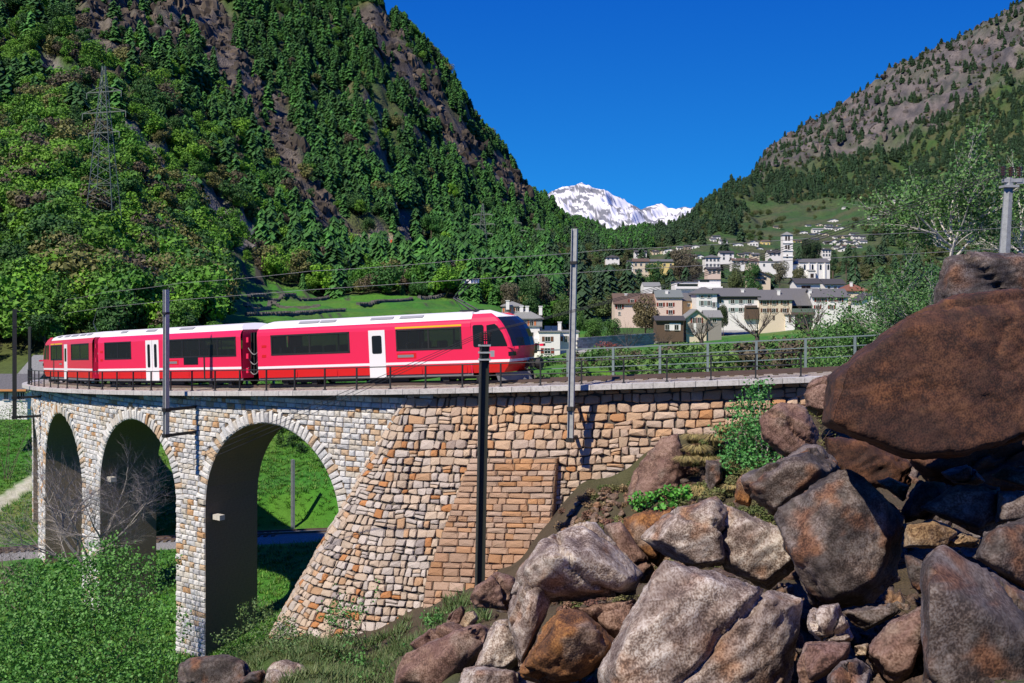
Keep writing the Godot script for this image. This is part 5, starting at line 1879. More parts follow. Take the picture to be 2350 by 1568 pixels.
func build_boulders() -> void:
	# the big pale rounded boulder and its neighbours in the middle
	boulder("big pale rounded boulder with a dark hollow beneath, right of the dark pole", "m", [[440, 860], [480, 700], [560, 580], [650, 470], [780, 400], [930, 345], [1060, 338], [1120, 400], [1210, 520], [1310, 600], [1400, 720], [1415, 820], [1340, 870], [1200, 830], [1000, 800], [840, 800], [690, 930]], 27.0, 3.0, 0, [[760, 560, 1.6], [700, 720, 1.3], [1150, 620, 0.7], [1060, 640, 0.9]], 14.0, 0.8, 34)
	boulder("tall pale grey rock leaning under the left end of the rounded boulder", "m", [[412, 1010], [440, 870], [540, 760], [660, 780], [740, 900], [690, 970], [640, 1110], [560, 1330], [500, 1410], [430, 1070]], 26.4, 2.4, 0, [[560, 900, 0.8]], 14.0, 0.9, 26)
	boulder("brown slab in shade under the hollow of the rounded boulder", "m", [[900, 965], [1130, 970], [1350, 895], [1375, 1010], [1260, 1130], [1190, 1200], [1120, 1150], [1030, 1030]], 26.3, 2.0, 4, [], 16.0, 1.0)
	boulder("orange-brown fractured rock with a grey top, below the dark hollow", "m", [[500, 1400], [600, 1230], [700, 1060], [790, 965], [930, 965], [1040, 1030], [1090, 1080], [1150, 1180], [1235, 1225], [1200, 1310], [1060, 1400], [960, 1490], [680, 1510], [530, 1475]], 24.0, 2.4, 3, [[880, 1130, 1.1], [1020, 1090, 0.9], [720, 1220, 0.8]], 22.0, 1.3, 30)
	boulder("large tilted pale block, sharp edged, right of the rounded boulder", "m", [[1380, 450], [1490, 340], [1640, 240], [1930, 150], [2010, 280], [2010, 640], [1900, 660], [1770, 672], [1540, 582]], 28.0, 3.0, 0, [[1900, 330, 1.0], [1960, 480, 0.9], [1700, 420, 0.5]], 30.0, 0.9, 30)
	boulder("speckled grey block cracked along its top, right half of the tilted pair", "m", [[1960, 200], [2150, 285], [2400, 390], [2560, 455], [2584, 590], [2440, 710], [2310, 835], [2150, 760], [1980, 690], [1940, 480]], 28.2, 3.0, 0, [[2050, 420, 0.9], [2250, 520, 0.8]], 26.0, 1.0, 30)
	boulder("huge pale flat-faced block with rusty bands at the bottom of the picture", "m", [[1515, 590], [1780, 690], [2000, 745], [2300, 850], [2550, 905], [2530, 1000], [2420, 980], [2400, 1300], [2400, 1900], [1150, 1900], [1100, 1470], [1060, 1420], [1240, 1200], [1325, 1070], [1425, 1035], [1485, 830]], 22.0, 4.0, 0, [[1520, 1000, 0.7], [2300, 1050, 0.8], [1700, 1800, 1.2], [2350, 1800, 1.0]], 30.0, 1.0, 40)
	boulder("small brown speckled rock at the foot of the dark pole", "m", [[140, 900], [190, 810], [330, 705], [480, 740], [460, 850], [430, 990], [330, 970], [190, 950]], 38.0, 2.0, 4, [[330, 830, 0.5]])
	boulder("grey rock sloping left of the orange-brown rock", "m", [[170, 1400], [290, 1130], [330, 1060], [430, 1040], [490, 1150], [550, 1340], [500, 1420], [360, 1420]], 28.5, 2.0, 0, [[400, 1200, 0.6]])
	boulder("pale low rock at the bottom edge left of the orange-brown rock", "m", [[50, 1600], [100, 1400], [250, 1385], [480, 1410], [540, 1480], [560, 1700], [40, 1700]], 25.0, 2.5, 0)
	boulder("dark reddish slab at the bottom left of the rock pile", "b", [[500, 850], [560, 700], [700, 640], [850, 560], [970, 528], [1045, 575], [1010, 660], [920, 770], [800, 900], [520, 900]], 34.0, 2.5, 4, [[800, 700, 0.9]], 24.0, 1.2, 26)
	boulder("thin brown slab lying above the dark reddish slab", "b", [[580, 645], [690, 560], [820, 520], [900, 545], [740, 640], [640, 705]], 36.0, 1.2, 4)
	boulder("small ochre rock beside the dark gap under the pole rock", "b", [[845, 560], [885, 470], [935, 455], [960, 500], [930, 560], [880, 590]], 36.5, 1.2, 5)
	boulder("brown rock between the wall's weeds and the ochre rock", "b", [[770, 560], [800, 480], [870, 432], [890, 470], [850, 560], [800, 590]], 38.0, 1.2, 4)
	boulder("pale rock at the bottom edge under the reddish slab", "b", [[850, 900], [890, 780], [1000, 765], [1200, 800], [1230, 900]], 30.0, 2.0, 0)
	boulder("low pinkish rounded rock at the foot of the front pier", "a", [[728, 575], [780, 548], [930, 530], [1015, 560], [1045, 620], [1010, 720], [740, 720]], 45.0, 2.5, 2, [], 9.0, 0.7, 24)
	boulder("pale rounded rock at the bottom edge below the rubble wall", "a", [[1095, 605], [1130, 568], [1185, 553], [1265, 588], [1390, 680], [1390, 760], [1100, 720]], 42.0, 2.5, 0, [[1180, 620, 0.6]], 10.0, 0.8, 24)
	boulder("grey rock half buried beside the pale rock at the bottom edge", "a", [[980, 650], [1030, 610], [1090, 600], [1120, 700], [960, 720]], 43.0, 1.5, 2)
	# right part
	boulder("huge dark brown boulder filling the right edge, smooth and speckled", "d", [[1872, 915], [1897, 862], [1985, 800], [2080, 722], [2190, 675], [2350, 650], [2520, 640], [2540, 960], [2350, 988], [2270, 1005], [2200, 1052], [2140, 1062], [2072, 1055], [1990, 1015], [1925, 1008], [1882, 975]], 24.0, 5.0, 1, [], 34.0, 0.6, 56)
	boulder("grey rough boulder behind the huge brown one, below the concrete pole", "d", [[2138, 715], [2150, 640], [2172, 590], [2232, 577], [2350, 582], [2470, 600], [2470, 720], [2300, 700], [2190, 725]], 33.0, 3.0, 2, [[2230, 640, 0.6]], 14.0, 1.1, 28)
	boulder("big rounded dark grey boulder in the middle of the right pile", "r", [[285, 560], [380, 430], [560, 325], [740, 258], [890, 330], [1040, 405], [1085, 490], [1075, 700], [1050, 950], [1000, 1040], [860, 1110], [700, 1090], [545, 1125], [535, 780], [470, 690]], 25.0, 4.0, 2, [[700, 480, 1.2], [560, 640, 0.9], [900, 620, 0.8], [700, 900, 0.6]], 14.0, 1.1, 38)
	boulder("grey rock with a pale patch, between the leafy shrub and the dark boulder", "r", [[95, 310], [250, 280], [420, 200], [560, 125], [690, 255], [560, 330], [420, 470], [290, 560], [200, 470], [115, 400]], 30.0, 3.0, 2, [[330, 350, 0.7]], 18.0, 1.1, 26)
	boulder("greyish pointed block right of the dark rounded boulder", "r", [[1080, 500], [1170, 338], [1390, 360], [1345, 460], [1195, 510], [1255, 580], [1090, 600]], 27.0, 2.0, 2)
	boulder("long dark block with orange stains, wedged on the right", "r", [[1188, 505], [1420, 365], [1560, 350], [1665, 380], [1690, 500], [1690, 600], [1560, 672], [1440, 625], [1250, 525]], 25.0, 2.0, 2, [[1420, 500, 0.5]], 24.0, 1.1, 26)
	boulder("grey block at the right edge above the wedge", "r", [[1655, 405], [1815, 408], [1960, 420], [1960, 560], [1720, 595], [1640, 605]], 24.0, 2.0, 2)
	boulder("dark triangular rock under the huge brown boulder", "r", [[1318, 290], [1400, 255], [1490, 240], [1580, 340], [1545, 372], [1380, 352]], 29.0, 1.8, 2)
	boulder("flat rock slab at the right edge under the brown boulder", "r", [[1615, 312], [1700, 265], [1815, 252], [1960, 255], [1960, 400], [1800, 382], [1700, 342]], 27.0, 1.8, 2)
	boulder("big brown-grey boulder with white lichen at the bottom right corner", "r", [[1185, 745], [1225, 700], [1335, 728], [1510, 830], [1565, 900], [1700, 958], [1820, 1010], [2000, 1120], [2000, 1800], [1220, 1800], [1195, 1500], [1240, 1330], [1240, 1100], [1300, 950]], 18.0, 4.0, 2, [[1330, 1150, 0.6], [1420, 900, 0.4], [1600, 1300, 0.9]], 18.0, 0.9, 38)
	boulder("grey wedge rock at the right edge above the corner boulder", "r", [[1505, 810], [1570, 678], [1700, 580], [1830, 572], [2000, 580], [2000, 1110], [1820, 990], [1640, 890]], 20.5, 2.5, 2, [[1700, 720, 0.5]], 18.0, 1.0, 26)
	boulder("thin ledge of orange and white stone beside the dark boulder", "r", [[1095, 600], [1265, 572], [1420, 645], [1565, 700], [1535, 752], [1345, 722], [1200, 728], [1088, 745]], 23.5, 1.2, 5)
	boulder("pale cracked rock under the dark rounded boulder", "r", [[497, 1150], [545, 1100], [690, 1085], [735, 1170], [785, 1290], [745, 1345], [610, 1345], [515, 1255]], 20.5, 1.8, 0, [[620, 1180, 0.5]])
	boulder("brown rock at the bottom, below the pale cracked rock", "r", [[440, 1450], [490, 1325], [560, 1318], [620, 1345], [765, 1325], [745, 1420], [640, 1510], [440, 1620]], 18.5, 1.8, 4)
	boulder("flat grey rock at the bottom edge near the corner boulder", "r", [[635, 1520], [700, 1440], [800, 1418], [885, 1480], [880, 1700], [630, 1700]], 17.0, 1.6, 2)
	boulder("brown and white broken rock left of the corner boulder", "r", [[865, 1405], [890, 1300], [1000, 1228], [1040, 1188], [1110, 1205], [1120, 1150], [1220, 1085], [1245, 1180], [1235, 1330], [1180, 1490], [1050, 1600], [920, 1490]], 19.0, 2.0, 4, [[1080, 1320, 0.5]], 22.0, 1.3, 26)
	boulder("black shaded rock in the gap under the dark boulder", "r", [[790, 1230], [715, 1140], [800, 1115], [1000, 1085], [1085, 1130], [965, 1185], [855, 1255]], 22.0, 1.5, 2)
	boulder("narrow slate shard standing in the gap at right", "r", [[1088, 790], [1130, 790], [1205, 830], [1235, 960], [1190, 1045], [1125, 980]], 22.0, 0.8, 2)
	boulder("small yellowish stone in the gap between the pale block and brown rock", "r", [[785, 1345], [870, 1330], [865, 1410], [790, 1405]], 19.5, 0.8, 5)
	boulder("ochre stone wedged behind the dark rounded boulder's right shoulder", "r", [[910, 335], [1000, 318], [1130, 375], [1085, 470], [1030, 410]], 28.5, 1.4, 5)
	boulder("rust brown stone under the shrub, left of the grey rock", "r", [[70, 330], [110, 300], [170, 420], [150, 500], [60, 470]], 31.0, 1.2, 3)
	boulder("grey rock peeking out under the lower left tip of the huge brown boulder", "d", [[1785, 1065], [1850, 1018], [1885, 1022], [1930, 1075], [1905, 1115], [1820, 1105]], 31.5, 2.0, 2)
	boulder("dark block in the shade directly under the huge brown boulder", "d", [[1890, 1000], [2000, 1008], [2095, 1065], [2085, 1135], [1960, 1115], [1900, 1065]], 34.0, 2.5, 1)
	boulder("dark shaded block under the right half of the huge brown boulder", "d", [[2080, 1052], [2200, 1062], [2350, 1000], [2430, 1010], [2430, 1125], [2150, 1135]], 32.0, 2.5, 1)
	# middle, by the end of the wall
	boulder("reddish brown upright rock at the right end of the rubble wall", "c", [[600, 995], [645, 770], [760, 635], [865, 495], [1000, 458], [1065, 560], [1115, 680], [1100, 870], [1080, 935], [900, 925], [850, 985], [640, 1065]], 46.5, 3.0, 4, [[820, 700, 0.8], [960, 640, 0.6]], 16.0, 1.0, 30)
	boulder("grey mossy rock right of the dry grass, under the shrub", "c", [[1225, 670], [1345, 665], [1355, 830], [1240, 965], [1215, 820]], 44.0, 2.0, 2)
	boulder("layered orange-brown rock behind the tilted pale block", "c", [[575, 1120], [700, 1080], [880, 1045], [1000, 1015], [820, 1150], [720, 1290], [850, 1400], [860, 1520], [600, 1310]], 30.5, 2.5, 3, [[640, 1180, 0.5]], 24.0, 1.4, 26)
	boulder("brown rock shaded between the rounded boulder and the layered rock", "c", [[420, 1180], [560, 1150], [640, 1300], [800, 1480], [850, 1600], [700, 1640], [520, 1400]], 30.0, 2.0, 4)
	boulder("brown rock by the deck's end, under the far bushes", "d", [[1845, 905], [1862, 868], [1905, 860], [1930, 880], [1925, 930], [1880, 960], [1850, 940]], 44.0, 2.0, 4)
	boulder("rusty slope rock between the grey rock and the deck's end", "d", [[1740, 960], [1790, 920], [1850, 930], [1880, 990], [1870, 1060], [1800, 1050], [1750, 1010]], 40.0, 2.0, 4)
	# loose stones tumbled at the end of the wall
	rng.seed = 77
	for i in 90:
		var sx := rf(1285, 1400) + rf(0, 60)
		var d := rf(44.0, 50.0)
		var s := rf(0.16, 0.36)
		var pts := PackedVector3Array()
		var c := on_ground(sx, d) + Vector3.UP * 0.08
		for k in 12: pts.push_back(c + Vector3(rf(-1, 1), rf(-0.7, 0.7), rf(-1, 1)).normalized() * s * rf(0.75, 1.1))
		rock_seed += 1.0
		var got := rock_mesh(pts, 4, 18.0, 0.7, K(0.34, 0.26, 0.2), K(0.2, 0.15, 0.12), K(0.4, 0.22, 0.1), rock_seed)
		tag(put_mesh("rubble_stone", got[0], M.boulder, null, got[1]), "loose brown stone in the rubble heap at the end of the buttress", "stone", "loose stones by the buttress")
	# rubble under the boulders, too small to tell apart
	var ck := []
	for k in 3:
		var pts := PackedVector3Array()
		for i in 10: pts.push_back(Vector3(rf(-1, 1), rf(-0.7, 0.7), rf(-1, 1)).normalized() * rf(0.7, 1.0))
		rock_seed += 1.0
		ck.push_back(flat_copy(rock_mesh(pts, 4, 24.0, 0.8, G(1.0), G(0.6), K(1.2, 0.9, 0.7), rock_seed)[0]))
	var rx := [[], [], []]
	var rc := [[], [], []]
	for i in 1500:
		var sx := rf(1120, 2420)
		var d := rf(16.0, 47.0)
		if d > 44.0 and sx < 1560.0: continue
		var p := on_ground(sx, d)
		var z := rf(0.16, 0.5)
		var k := rng.randi() % 3
		rx[k].push_back(Transform3D(Basis(Vector3(rf(-1, 1), rf(-1, 1), rf(-1, 1)).normalized(), rf(0, TAU)).scaled(Vector3(z * rf(0.7, 1.3), z * rf(0.5, 1.0), z)), p + Vector3.DOWN * z * 0.1))
		rc[k].push_back(jit(K(0.2, 0.17, 0.155).lerp(K(0.12, 0.075, 0.05), rng.randf()), 0.3))
	for k in 3: swarm("rubble", ck[k], M.boulder, rx[k], rc[k], null, "small broken rubble between and under the boulders")
	# more blocks that fill the pile between the traced ones
	for i in 170:
		var sx := rf(1180, 2380) if i < 80 else rf(1560, 2380)
		var d := rf(19.0, 44.0) if i < 80 else rf(27.0, 46.0)
		var c := on_ground(sx, d)
		var sy := CY - c.y / d * FL
		if sy > 1640.0 or sx < 1320.0 and d < 26.0 or d > 36.0 and sx < 1560.0 and sx > 1280.0: continue
		if sx > 1640.0 and sx < 1800.0 and d > 40.0: continue
		var s := rf(0.5, 1.1)
		var pts := PackedVector3Array()
		for k in 12: pts.push_back(c + Vector3.DOWN * s * 0.35 + Vector3(rf(-1, 1), rf(-0.8, 0.8), rf(-1, 1)).normalized() * s * rf(0.75, 1.1))
		rock_seed += 1.0
		var tone := rng.randi() % 3
		var got := rock_mesh(pts, 9, 20.0, 1.2, [K(0.3, 0.26, 0.24), K(0.24, 0.15, 0.1), K(0.2, 0.18, 0.17)][tone], K(0.14, 0.11, 0.1), K(0.3, 0.17, 0.08), rock_seed)
		tag(put_mesh("small_boulder", got[0], M.boulder, null, got[1]), ["smaller pale grey block filling a gap in the rock pile", "smaller brown block filling a gap in the rock pile", "smaller dark grey block filling a gap in the rock pile"][tone], "boulder", "small blocks between the boulders")

# ---- buildings
const VS := {"v": [1319.5, 487.6, 0.2930], "u": [975.3, 677.0, 0.299], "d": [0.0, 0.0, 1.0]}
var clear_of := []
var b_at := Vector3.ZERO
var b_d := 300.0
var b_sh := []

func bx(x: float) -> float: return (b_sh[0] + x * b_sh[2] - CX) / FL * b_d - b_at.x
func by(y: float) -> float: return (CY - (b_sh[1] + y * b_sh[2])) / FL * b_d - b_at.y

func building(called: String, label: String, category: String, sheet: String, x: float, y: float, d: float, group := "") -> Node3D:
	b_sh = VS[sheet]
	b_d = d
	b_at = P(b_sh[0] + x * b_sh[2], b_sh[1] + y * b_sh[2], d)
	clear_of.push_back([b_sh[0] + x * b_sh[2], b_sh[1] + y * b_sh[2], d])
	return thing(called, label, category, b_at, 0.0, group)

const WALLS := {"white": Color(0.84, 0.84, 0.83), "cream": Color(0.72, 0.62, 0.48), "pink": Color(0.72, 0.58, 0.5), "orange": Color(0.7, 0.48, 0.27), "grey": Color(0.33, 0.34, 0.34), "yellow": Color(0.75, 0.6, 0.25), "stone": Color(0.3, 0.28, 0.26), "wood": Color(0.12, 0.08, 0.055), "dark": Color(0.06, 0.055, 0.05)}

func wall_mat(k: String) -> Material:
	return skin(mat("wall_" + k, WALLS[k], 0.9), TX.plaster, 3.0)

func roof_mat(k: String) -> Material:
	var c: Color = {"slate": K(0.15, 0.15, 0.155), "dark": K(0.07, 0.068, 0.07), "green": K(0.2, 0.23, 0.22), "brown": K(0.15, 0.1, 0.075), "pale": K(0.27, 0.28, 0.27), "rust": K(0.24, 0.1, 0.06)}[k]
	return skin(mat("roof_" + k, c, 0.85), TX.slate, 1.4, 0.05)

# one block with its roof; x, y in sheet units, zf the front in metres towards the eye, deep its depth
func block(t: Node3D, xl: float, xr: float, yb: float, ye: float, yr: float, zf: float, deep: float, roof: String, wall: String, rc: String, over := 0.5) -> void:
	var x0 := bx(xl)
	var x1 := bx(xr)
	var y0 := by(yb) - 2.5
	var y1 := by(ye)
	var y2 := by(yr)
	var z0 := zf
	var z1 := zf - deep
	var zm := (z0 + z1) * 0.5
	var xm := (x0 + x1) * 0.5
	var b := MB.new()
	b.quad(Vector3(x0, y0, z0), Vector3(x0, y1, z0), Vector3(x1, y1, z0), Vector3(x1, y0, z0))
	b.quad(Vector3(x1, y0, z1), Vector3(x1, y1, z1), Vector3(x0, y1, z1), Vector3(x0, y0, z1))
	b.quad(Vector3(x0, y0, z1), Vector3(x0, y1, z1), Vector3(x0, y1, z0), Vector3(x0, y0, z0))
	b.quad(Vector3(x1, y0, z0), Vector3(x1, y1, z0), Vector3(x1, y1, z1), Vector3(x1, y0, z1))
	var r := MB.new()
	var th := 0.22
	if roof == "flat":
		b.quad(Vector3(x0, y1, z0), Vector3(x0, y1, z1), Vector3(x1, y1, z1), Vector3(x1, y1, z0))
		r.abox(Vector3(x0 - over, y1 + 0.003, z1 - over), Vector3(x1 + over, y1 + 0.25, z0 + over))
	elif roof == "side":       # ridge along the front
		b.tri(Vector3(x0, y1, z1), Vector3(x0, y2, zm), Vector3(x0, y1, z0))
		b.tri(Vector3(x1, y1, z0), Vector3(x1, y2, zm), Vector3(x1, y1, z1))
		var k := (y2 - y1) / (deep * 0.5)
		for s in [1.0, -1.0]:
			var e := Vector3((x0 + x1) * 0.5, y1 - k * over, zm + s * (deep * 0.5 + over))
			var m := (Vector3((x0 + x1) * 0.5, y2, zm) + e) * 0.5 + Vector3.UP * th * 0.5
			var half := (Vector3((x0 + x1) * 0.5, y2, zm) - e) * 0.5
			r.box(m, Vector3((x1 - x0) * 0.5 + over * 0.7, 0, 0), half.cross(Vector3.RIGHT).normalized() * th * 0.5, half)
	elif roof == "front":      # gable to the front
		b.tri(Vector3(x0, y1, z0), Vector3(xm, y2, z0), Vector3(x1, y1, z0))
		b.tri(Vector3(x1, y1, z1), Vector3(xm, y2, z1), Vector3(x0, y1, z1))
		var k := (y2 - y1) / ((x1 - x0) * 0.5)
		for s in [1.0, -1.0]:
			var e := Vector3(xm + s * ((x1 - x0) * 0.5 + over), y1 - k * over, zm)
			var m := (Vector3(xm, y2, zm) + e) * 0.5 + Vector3.UP * th * 0.5
			var half := (Vector3(xm, y2, zm) - e) * 0.5
			r.box(m, half, half.cross(Vector3.BACK).normalized() * th * 0.5, Vector3(0, 0, deep * 0.5 + over))
	else:                      # hipped
		var run := minf((x1 - x0) * 0.5, deep * 0.5) * 0.95
		var a := [Vector3(x0 - over, y1, z0 + over), Vector3(x1 + over, y1, z0 + over), Vector3(x1 + over, y1, z1 - over), Vector3(x0 - over, y1, z1 - over)]
		var c := [Vector3(x0 + run, y2, zm + 0.05 + maxf(deep * 0.5 - run, 0.0)), Vector3(x1 - run, y2, zm + 0.05 + maxf(deep * 0.5 - run, 0.0)), Vector3(x1 - run, y2, zm - 0.05 - maxf(deep * 0.5 - run, 0.0)), Vector3(x0 + run, y2, zm - 0.05 - maxf(deep * 0.5 - run, 0.0))]
		for i in 4:
			var j := (i + 1) % 4
			r.quad(a[i], c[i], c[j], a[j])
			r.quad(a[i] + Vector3.DOWN * 0.2, a[i], a[j], a[j] + Vector3.DOWN * 0.2)
		r.quad(c[0], c[3], c[2], c[1])
		r.quad(a[0] + Vector3.DOWN * 0.2, a[1] + Vector3.DOWN * 0.2, a[2] + Vector3.DOWN * 0.2, a[3] + Vector3.DOWN * 0.2)
	put_mesh("wall", mesh_of(b), wall_mat(wall), t)
	put_mesh("roof", mesh_of(r), roof_mat(rc), t)

var win_cache := {}
func windows(t: Node3D, spots: Array, zf: float, w: float, h: float, shutter := "", frame := "white") -> void:   # spots: sheet centres
	var key := "%.2f_%.2f_%s" % [w, h, shutter]
	if not win_cache.has(key):
		var f := MB.new()
		for s in [-1.0, 1.0]:
			f.abox(Vector3(s * w * 0.5 - 0.05, -h * 0.5 - 0.05, 0), Vector3(s * w * 0.5 + 0.05, h * 0.5 + 0.05, 0.07))
		f.abox(Vector3(-w * 0.5 + 0.05, h * 0.5 - 0.05, 0), Vector3(w * 0.5 - 0.05, h * 0.5 + 0.05, 0.07))
		f.abox(Vector3(-w * 0.5 - 0.1, -h * 0.5 - 0.12, 0), Vector3(w * 0.5 + 0.1, -h * 0.5 - 0.051, 0.14))
		f.abox(Vector3(-0.03, -h * 0.5 + 0.0, 0), Vector3(0.03, h * 0.5 - 0.05, 0.05))
		var p := MB.new()
		p.quad(Vector3(-w * 0.5, -h * 0.5, 0.02), Vector3(-w * 0.5, h * 0.5, 0.02), Vector3(w * 0.5, h * 0.5, 0.02), Vector3(w * 0.5, -h * 0.5, 0.02))
		var sh := []
		for s in [-1.0, 1.0]:
			var q := MB.new()
			q.abox(Vector3(s * (w * 0.5 + 0.08) + (0.0 if s > 0.0 else -w * 0.5), -h * 0.5, 0.01), Vector3(s * (w * 0.5 + 0.08) + (w * 0.5 if s > 0.0 else 0.0), h * 0.5, 0.06))
			sh.push_back(mesh_of(q))
		win_cache[key] = [mesh_of(f), mesh_of(p), sh]
	var c: Array = win_cache[key]
	var sc := {"red": K(0.2, 0.035, 0.02), "green": K(0.25, 0.34, 0.32), "brown": K(0.14, 0.06, 0.03), "grey": K(0.4, 0.42, 0.42), "orange": K(0.55, 0.18, 0.06)}
	for s in spots:
		var o := put_mesh("window", c[0], mat("window_frame", K(0.6, 0.6, 0.58), 0.6) if frame == "white" else mat("window_frame_dark", K(0.1, 0.07, 0.05), 0.6), t, Vector3(bx(s[0]), by(s[1]), zf + 0.003))
		put_mesh("pane", c[1], M.glass_dark, o)
		if shutter:
			for m in c[2]: put_mesh("shutter", m, mat("shutter_" + shutter, sc[shutter], 0.7), o)

func chimney(t: Node3D, x: float, y: float, z: float, h := 1.4) -> void:
	var b := MB.new()
	b.abox(Vector3(bx(x) - 0.35, by(y) - h, z - 0.35), Vector3(bx(x) + 0.35, by(y), z + 0.35))
	b.abox(Vector3(bx(x) - 0.45, by(y), z - 0.45), Vector3(bx(x) + 0.45, by(y) + 0.15, z + 0.45))
	put_mesh("chimney", mesh_of(b), wall_mat("white"), t)

func slab(t: Node3D, called: String, x0: float, x1: float, y0: float, y1: float, z0: float, z1: float, m: Material) -> void:
	var b := MB.new()
	b.abox(Vector3(bx(x0), minf(by(y0), by(y1)), z0), Vector3(bx(x1), maxf(by(y0), by(y1)), z1))
	put_mesh(called, mesh_of(b), m, t)

func build_village() -> void:
	rng.seed = 31
	var t: Node3D
	# the villa ahead of the train
	t = building("villa", "white villa with slate attic and solar panels, right behind the train's nose", "house", "u", 935, 500, 235.0)
	block(t, 640, 880, 500, 245, 245, 0.0, 9.0, "flat", "white", "pale", 0.3)
	block(t, 876, 1034, 500, 285, 280, 1.6, 9.0, "flat", "white", "pale", 0.25)
	block(t, 1036, 1180, 500, 290, 285, -1.0, 8.0, "flat", "white", "pale", 0.25)
	block(t, 632, 900, 246, 180, 108, -0.6, 8.5, "hip", "grey", "pale", 0.35)
	block(t, 588, 752, 150, 85, 52, -4.0, 4.5, "hip", "grey", "pale", 0.3)
	windows(t, [[940, 336]], 1.6, 1.1, 1.0, "brown")
	windows(t, [[938, 426]], 1.6, 1.3, 1.1, "red")
	windows(t, [[818, 310], [1082, 338]], 0.0, 0.8, 1.3, "")
	windows(t, [[1082, 338]], -1.0, 1.0, 1.0, "brown")
	windows(t, [[688, 210], [732, 212]], -0.6, 0.7, 1.0, "")
	windows(t, [[820, 216]], -0.6, 0.8, 1.2, "orange")
	windows(t, [[628, 118], [712, 112]], -4.0, 0.8, 0.8, "orange")
	slab(t, "balcony", 772, 868, 352, 368, 0.0, 1.2, wall_mat("white"))
	slab(t, "balcony_front", 772, 868, 332, 352, 1.1, 1.2, wall_mat("white"))
	slab(t, "porch", 786, 862, 440, 370, -0.02, 0.03, mat("porch_dark", K(0.05, 0.05, 0.055), 0.8))
	slab(t, "solar_panel", 918, 966, 281, 238, -0.2, -0.1, mat("solar_blue", K(0.02, 0.04, 0.12), 0.15))
	slab(t, "solar_panel", 970, 1018, 281, 238, -0.2, -0.1, mat("solar_blue", K(0.02, 0.04, 0.12), 0.15))
	slab(t, "cellar_window", 918, 954, 503, 487, 1.6, 1.64, M.glass_dark)
	for c in [[634, 48], [785, 92], [890, 92], [742, 92], [1038, 215]]: chimney(t, c[0], c[1], -3.0, 1.8)
	# front row
	t = building("long_pink_house", "long pale pink house with low brown roof, left end of the village front row", "house", "v", 470, 830, 300.0, "village houses")
	block(t, 312, 645, 830, 712, 640, 0.0, 9.0, "side", "pink", "brown", 0.6)
	windows(t, [[350, 738], [448, 700], [574, 756]], 0.0, 1.0, 1.2, "red")
	windows(t, [[348, 790]], 0.0, 0.6, 0.8, "")
	for c in [[350, 668], [409, 640]]: chimney(t, c[0], c[1], -3.5, 1.6)
	t = building("pink_house", "pale pink house with smooth green-grey roof and red-framed windows", "house", "v", 742, 815, 298.0, "village houses")
	block(t, 640, 840, 825, 665, 612, 0.0, 9.0, "side", "pink", "green", 0.5)
	windows(t, [[748, 722], [748, 780], [672, 722]], 0.0, 1.0, 1.0, "red")
	chimney(t, 727, 612, -2.0, 1.4)
	t = building("orange_house", "narrow orange house squeezed between the pink house and the tall white house", "house", "v", 900, 775, 305.0, "village houses")
	block(t, 846, 956, 800, 692, 636, 0.0, 8.0, "side", "orange", "slate", 0.4)
	windows(t, [[893, 724]], 0.0, 0.8, 0.8, "")
	t = building("tall_white_house", "tall white house with grey-green shutters and slate hip roof, middle of front row", "house", "v", 1034, 835, 297.0, "village houses")
	block(t, 953, 1113, 850, 634, 585, 0.0, 10.0, "hip", "white", "slate", 0.6)
	windows(t, [[997, 710], [1048, 710], [1088, 722]], 0.0, 0.75, 1.25, "green")
	windows(t, [[997, 658], [1050, 658]], 0.0, 0.8, 0.7, "green")
	t = building("long_white_house", "long white house with turquoise shutters below a dark timber band", "house", "v", 1276, 840, 298.0, "village houses")
	block(t, 1113.5, 1440, 850, 655, 598, 0.0, 9.0, "side", "white", "slate", 0.6)
	slab(t, "timber_band", 1114, 1439, 684, 655, 0.01, 0.12, mat("timber", K(0.11, 0.085, 0.07), 0.9))
	windows(t, [[1135, 697], [1235, 698], [1300, 698], [1368, 698], [1132, 760], [1235, 762], [1298, 762]], 0.0, 1.0, 1.0, "green")
	slab(t, "balcony", 1330, 1420, 745, 728, 0.01, 1.3, mat("timber", K(0.11, 0.085, 0.07), 0.9))
	slab(t, "shed_front", 1325, 1440, 835, 745, 0.01, 1.0, wall_mat("wood"))
	chimney(t, 1325, 605, -2.0, 1.6)
	t = building("cream_house", "cream house with small brown-shuttered windows, right of the long white house", "house", "v", 1572, 860, 297.0, "village houses")
	block(t, 1446, 1700, 875, 682, 612, 0.0, 9.0, "side", "cream", "slate", 0.6)
	windows(t, [[1487, 707], [1560, 707], [1645, 707], [1487, 767], [1558, 767], [1643, 767]], 0.0, 1.0, 1.0, "brown")
	slab(t, "door", 1548, 1566, 845, 808, 0.0, 0.05, mat("timber", K(0.11, 0.085, 0.07), 0.9))
	chimney(t, 1610, 612, -2.0, 1.4)
	t = building("loggia_house", "house with a deep dark open loggia and balcony, between the cream and white houses", "house", "v", 1785, 870, 298.0, "village houses")
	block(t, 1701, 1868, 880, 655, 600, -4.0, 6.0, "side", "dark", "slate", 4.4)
	block(t, 1640, 1712, 875, 805, 798, 1.5, 3.0, "flat", "white", "dark", 0.3)
	slab(t, "balcony", 1690, 1870, 800, 782, -4.0, 1.2, mat("timber", K(0.11, 0.085, 0.07), 0.9))
	slab(t, "balcony_rail", 1690, 1870, 782, 752, 1.1, 1.2, mat("balcony_green", K(0.12, 0.16, 0.14), 0.8))
	slab(t, "lower_wall", 1720, 1868, 875, 805, -3.9, -2.0, wall_mat("stone"))
	slab(t, "door", 1664, 1682, 862, 812, 1.5, 1.55, mat("timber", K(0.11, 0.085, 0.07), 0.9))
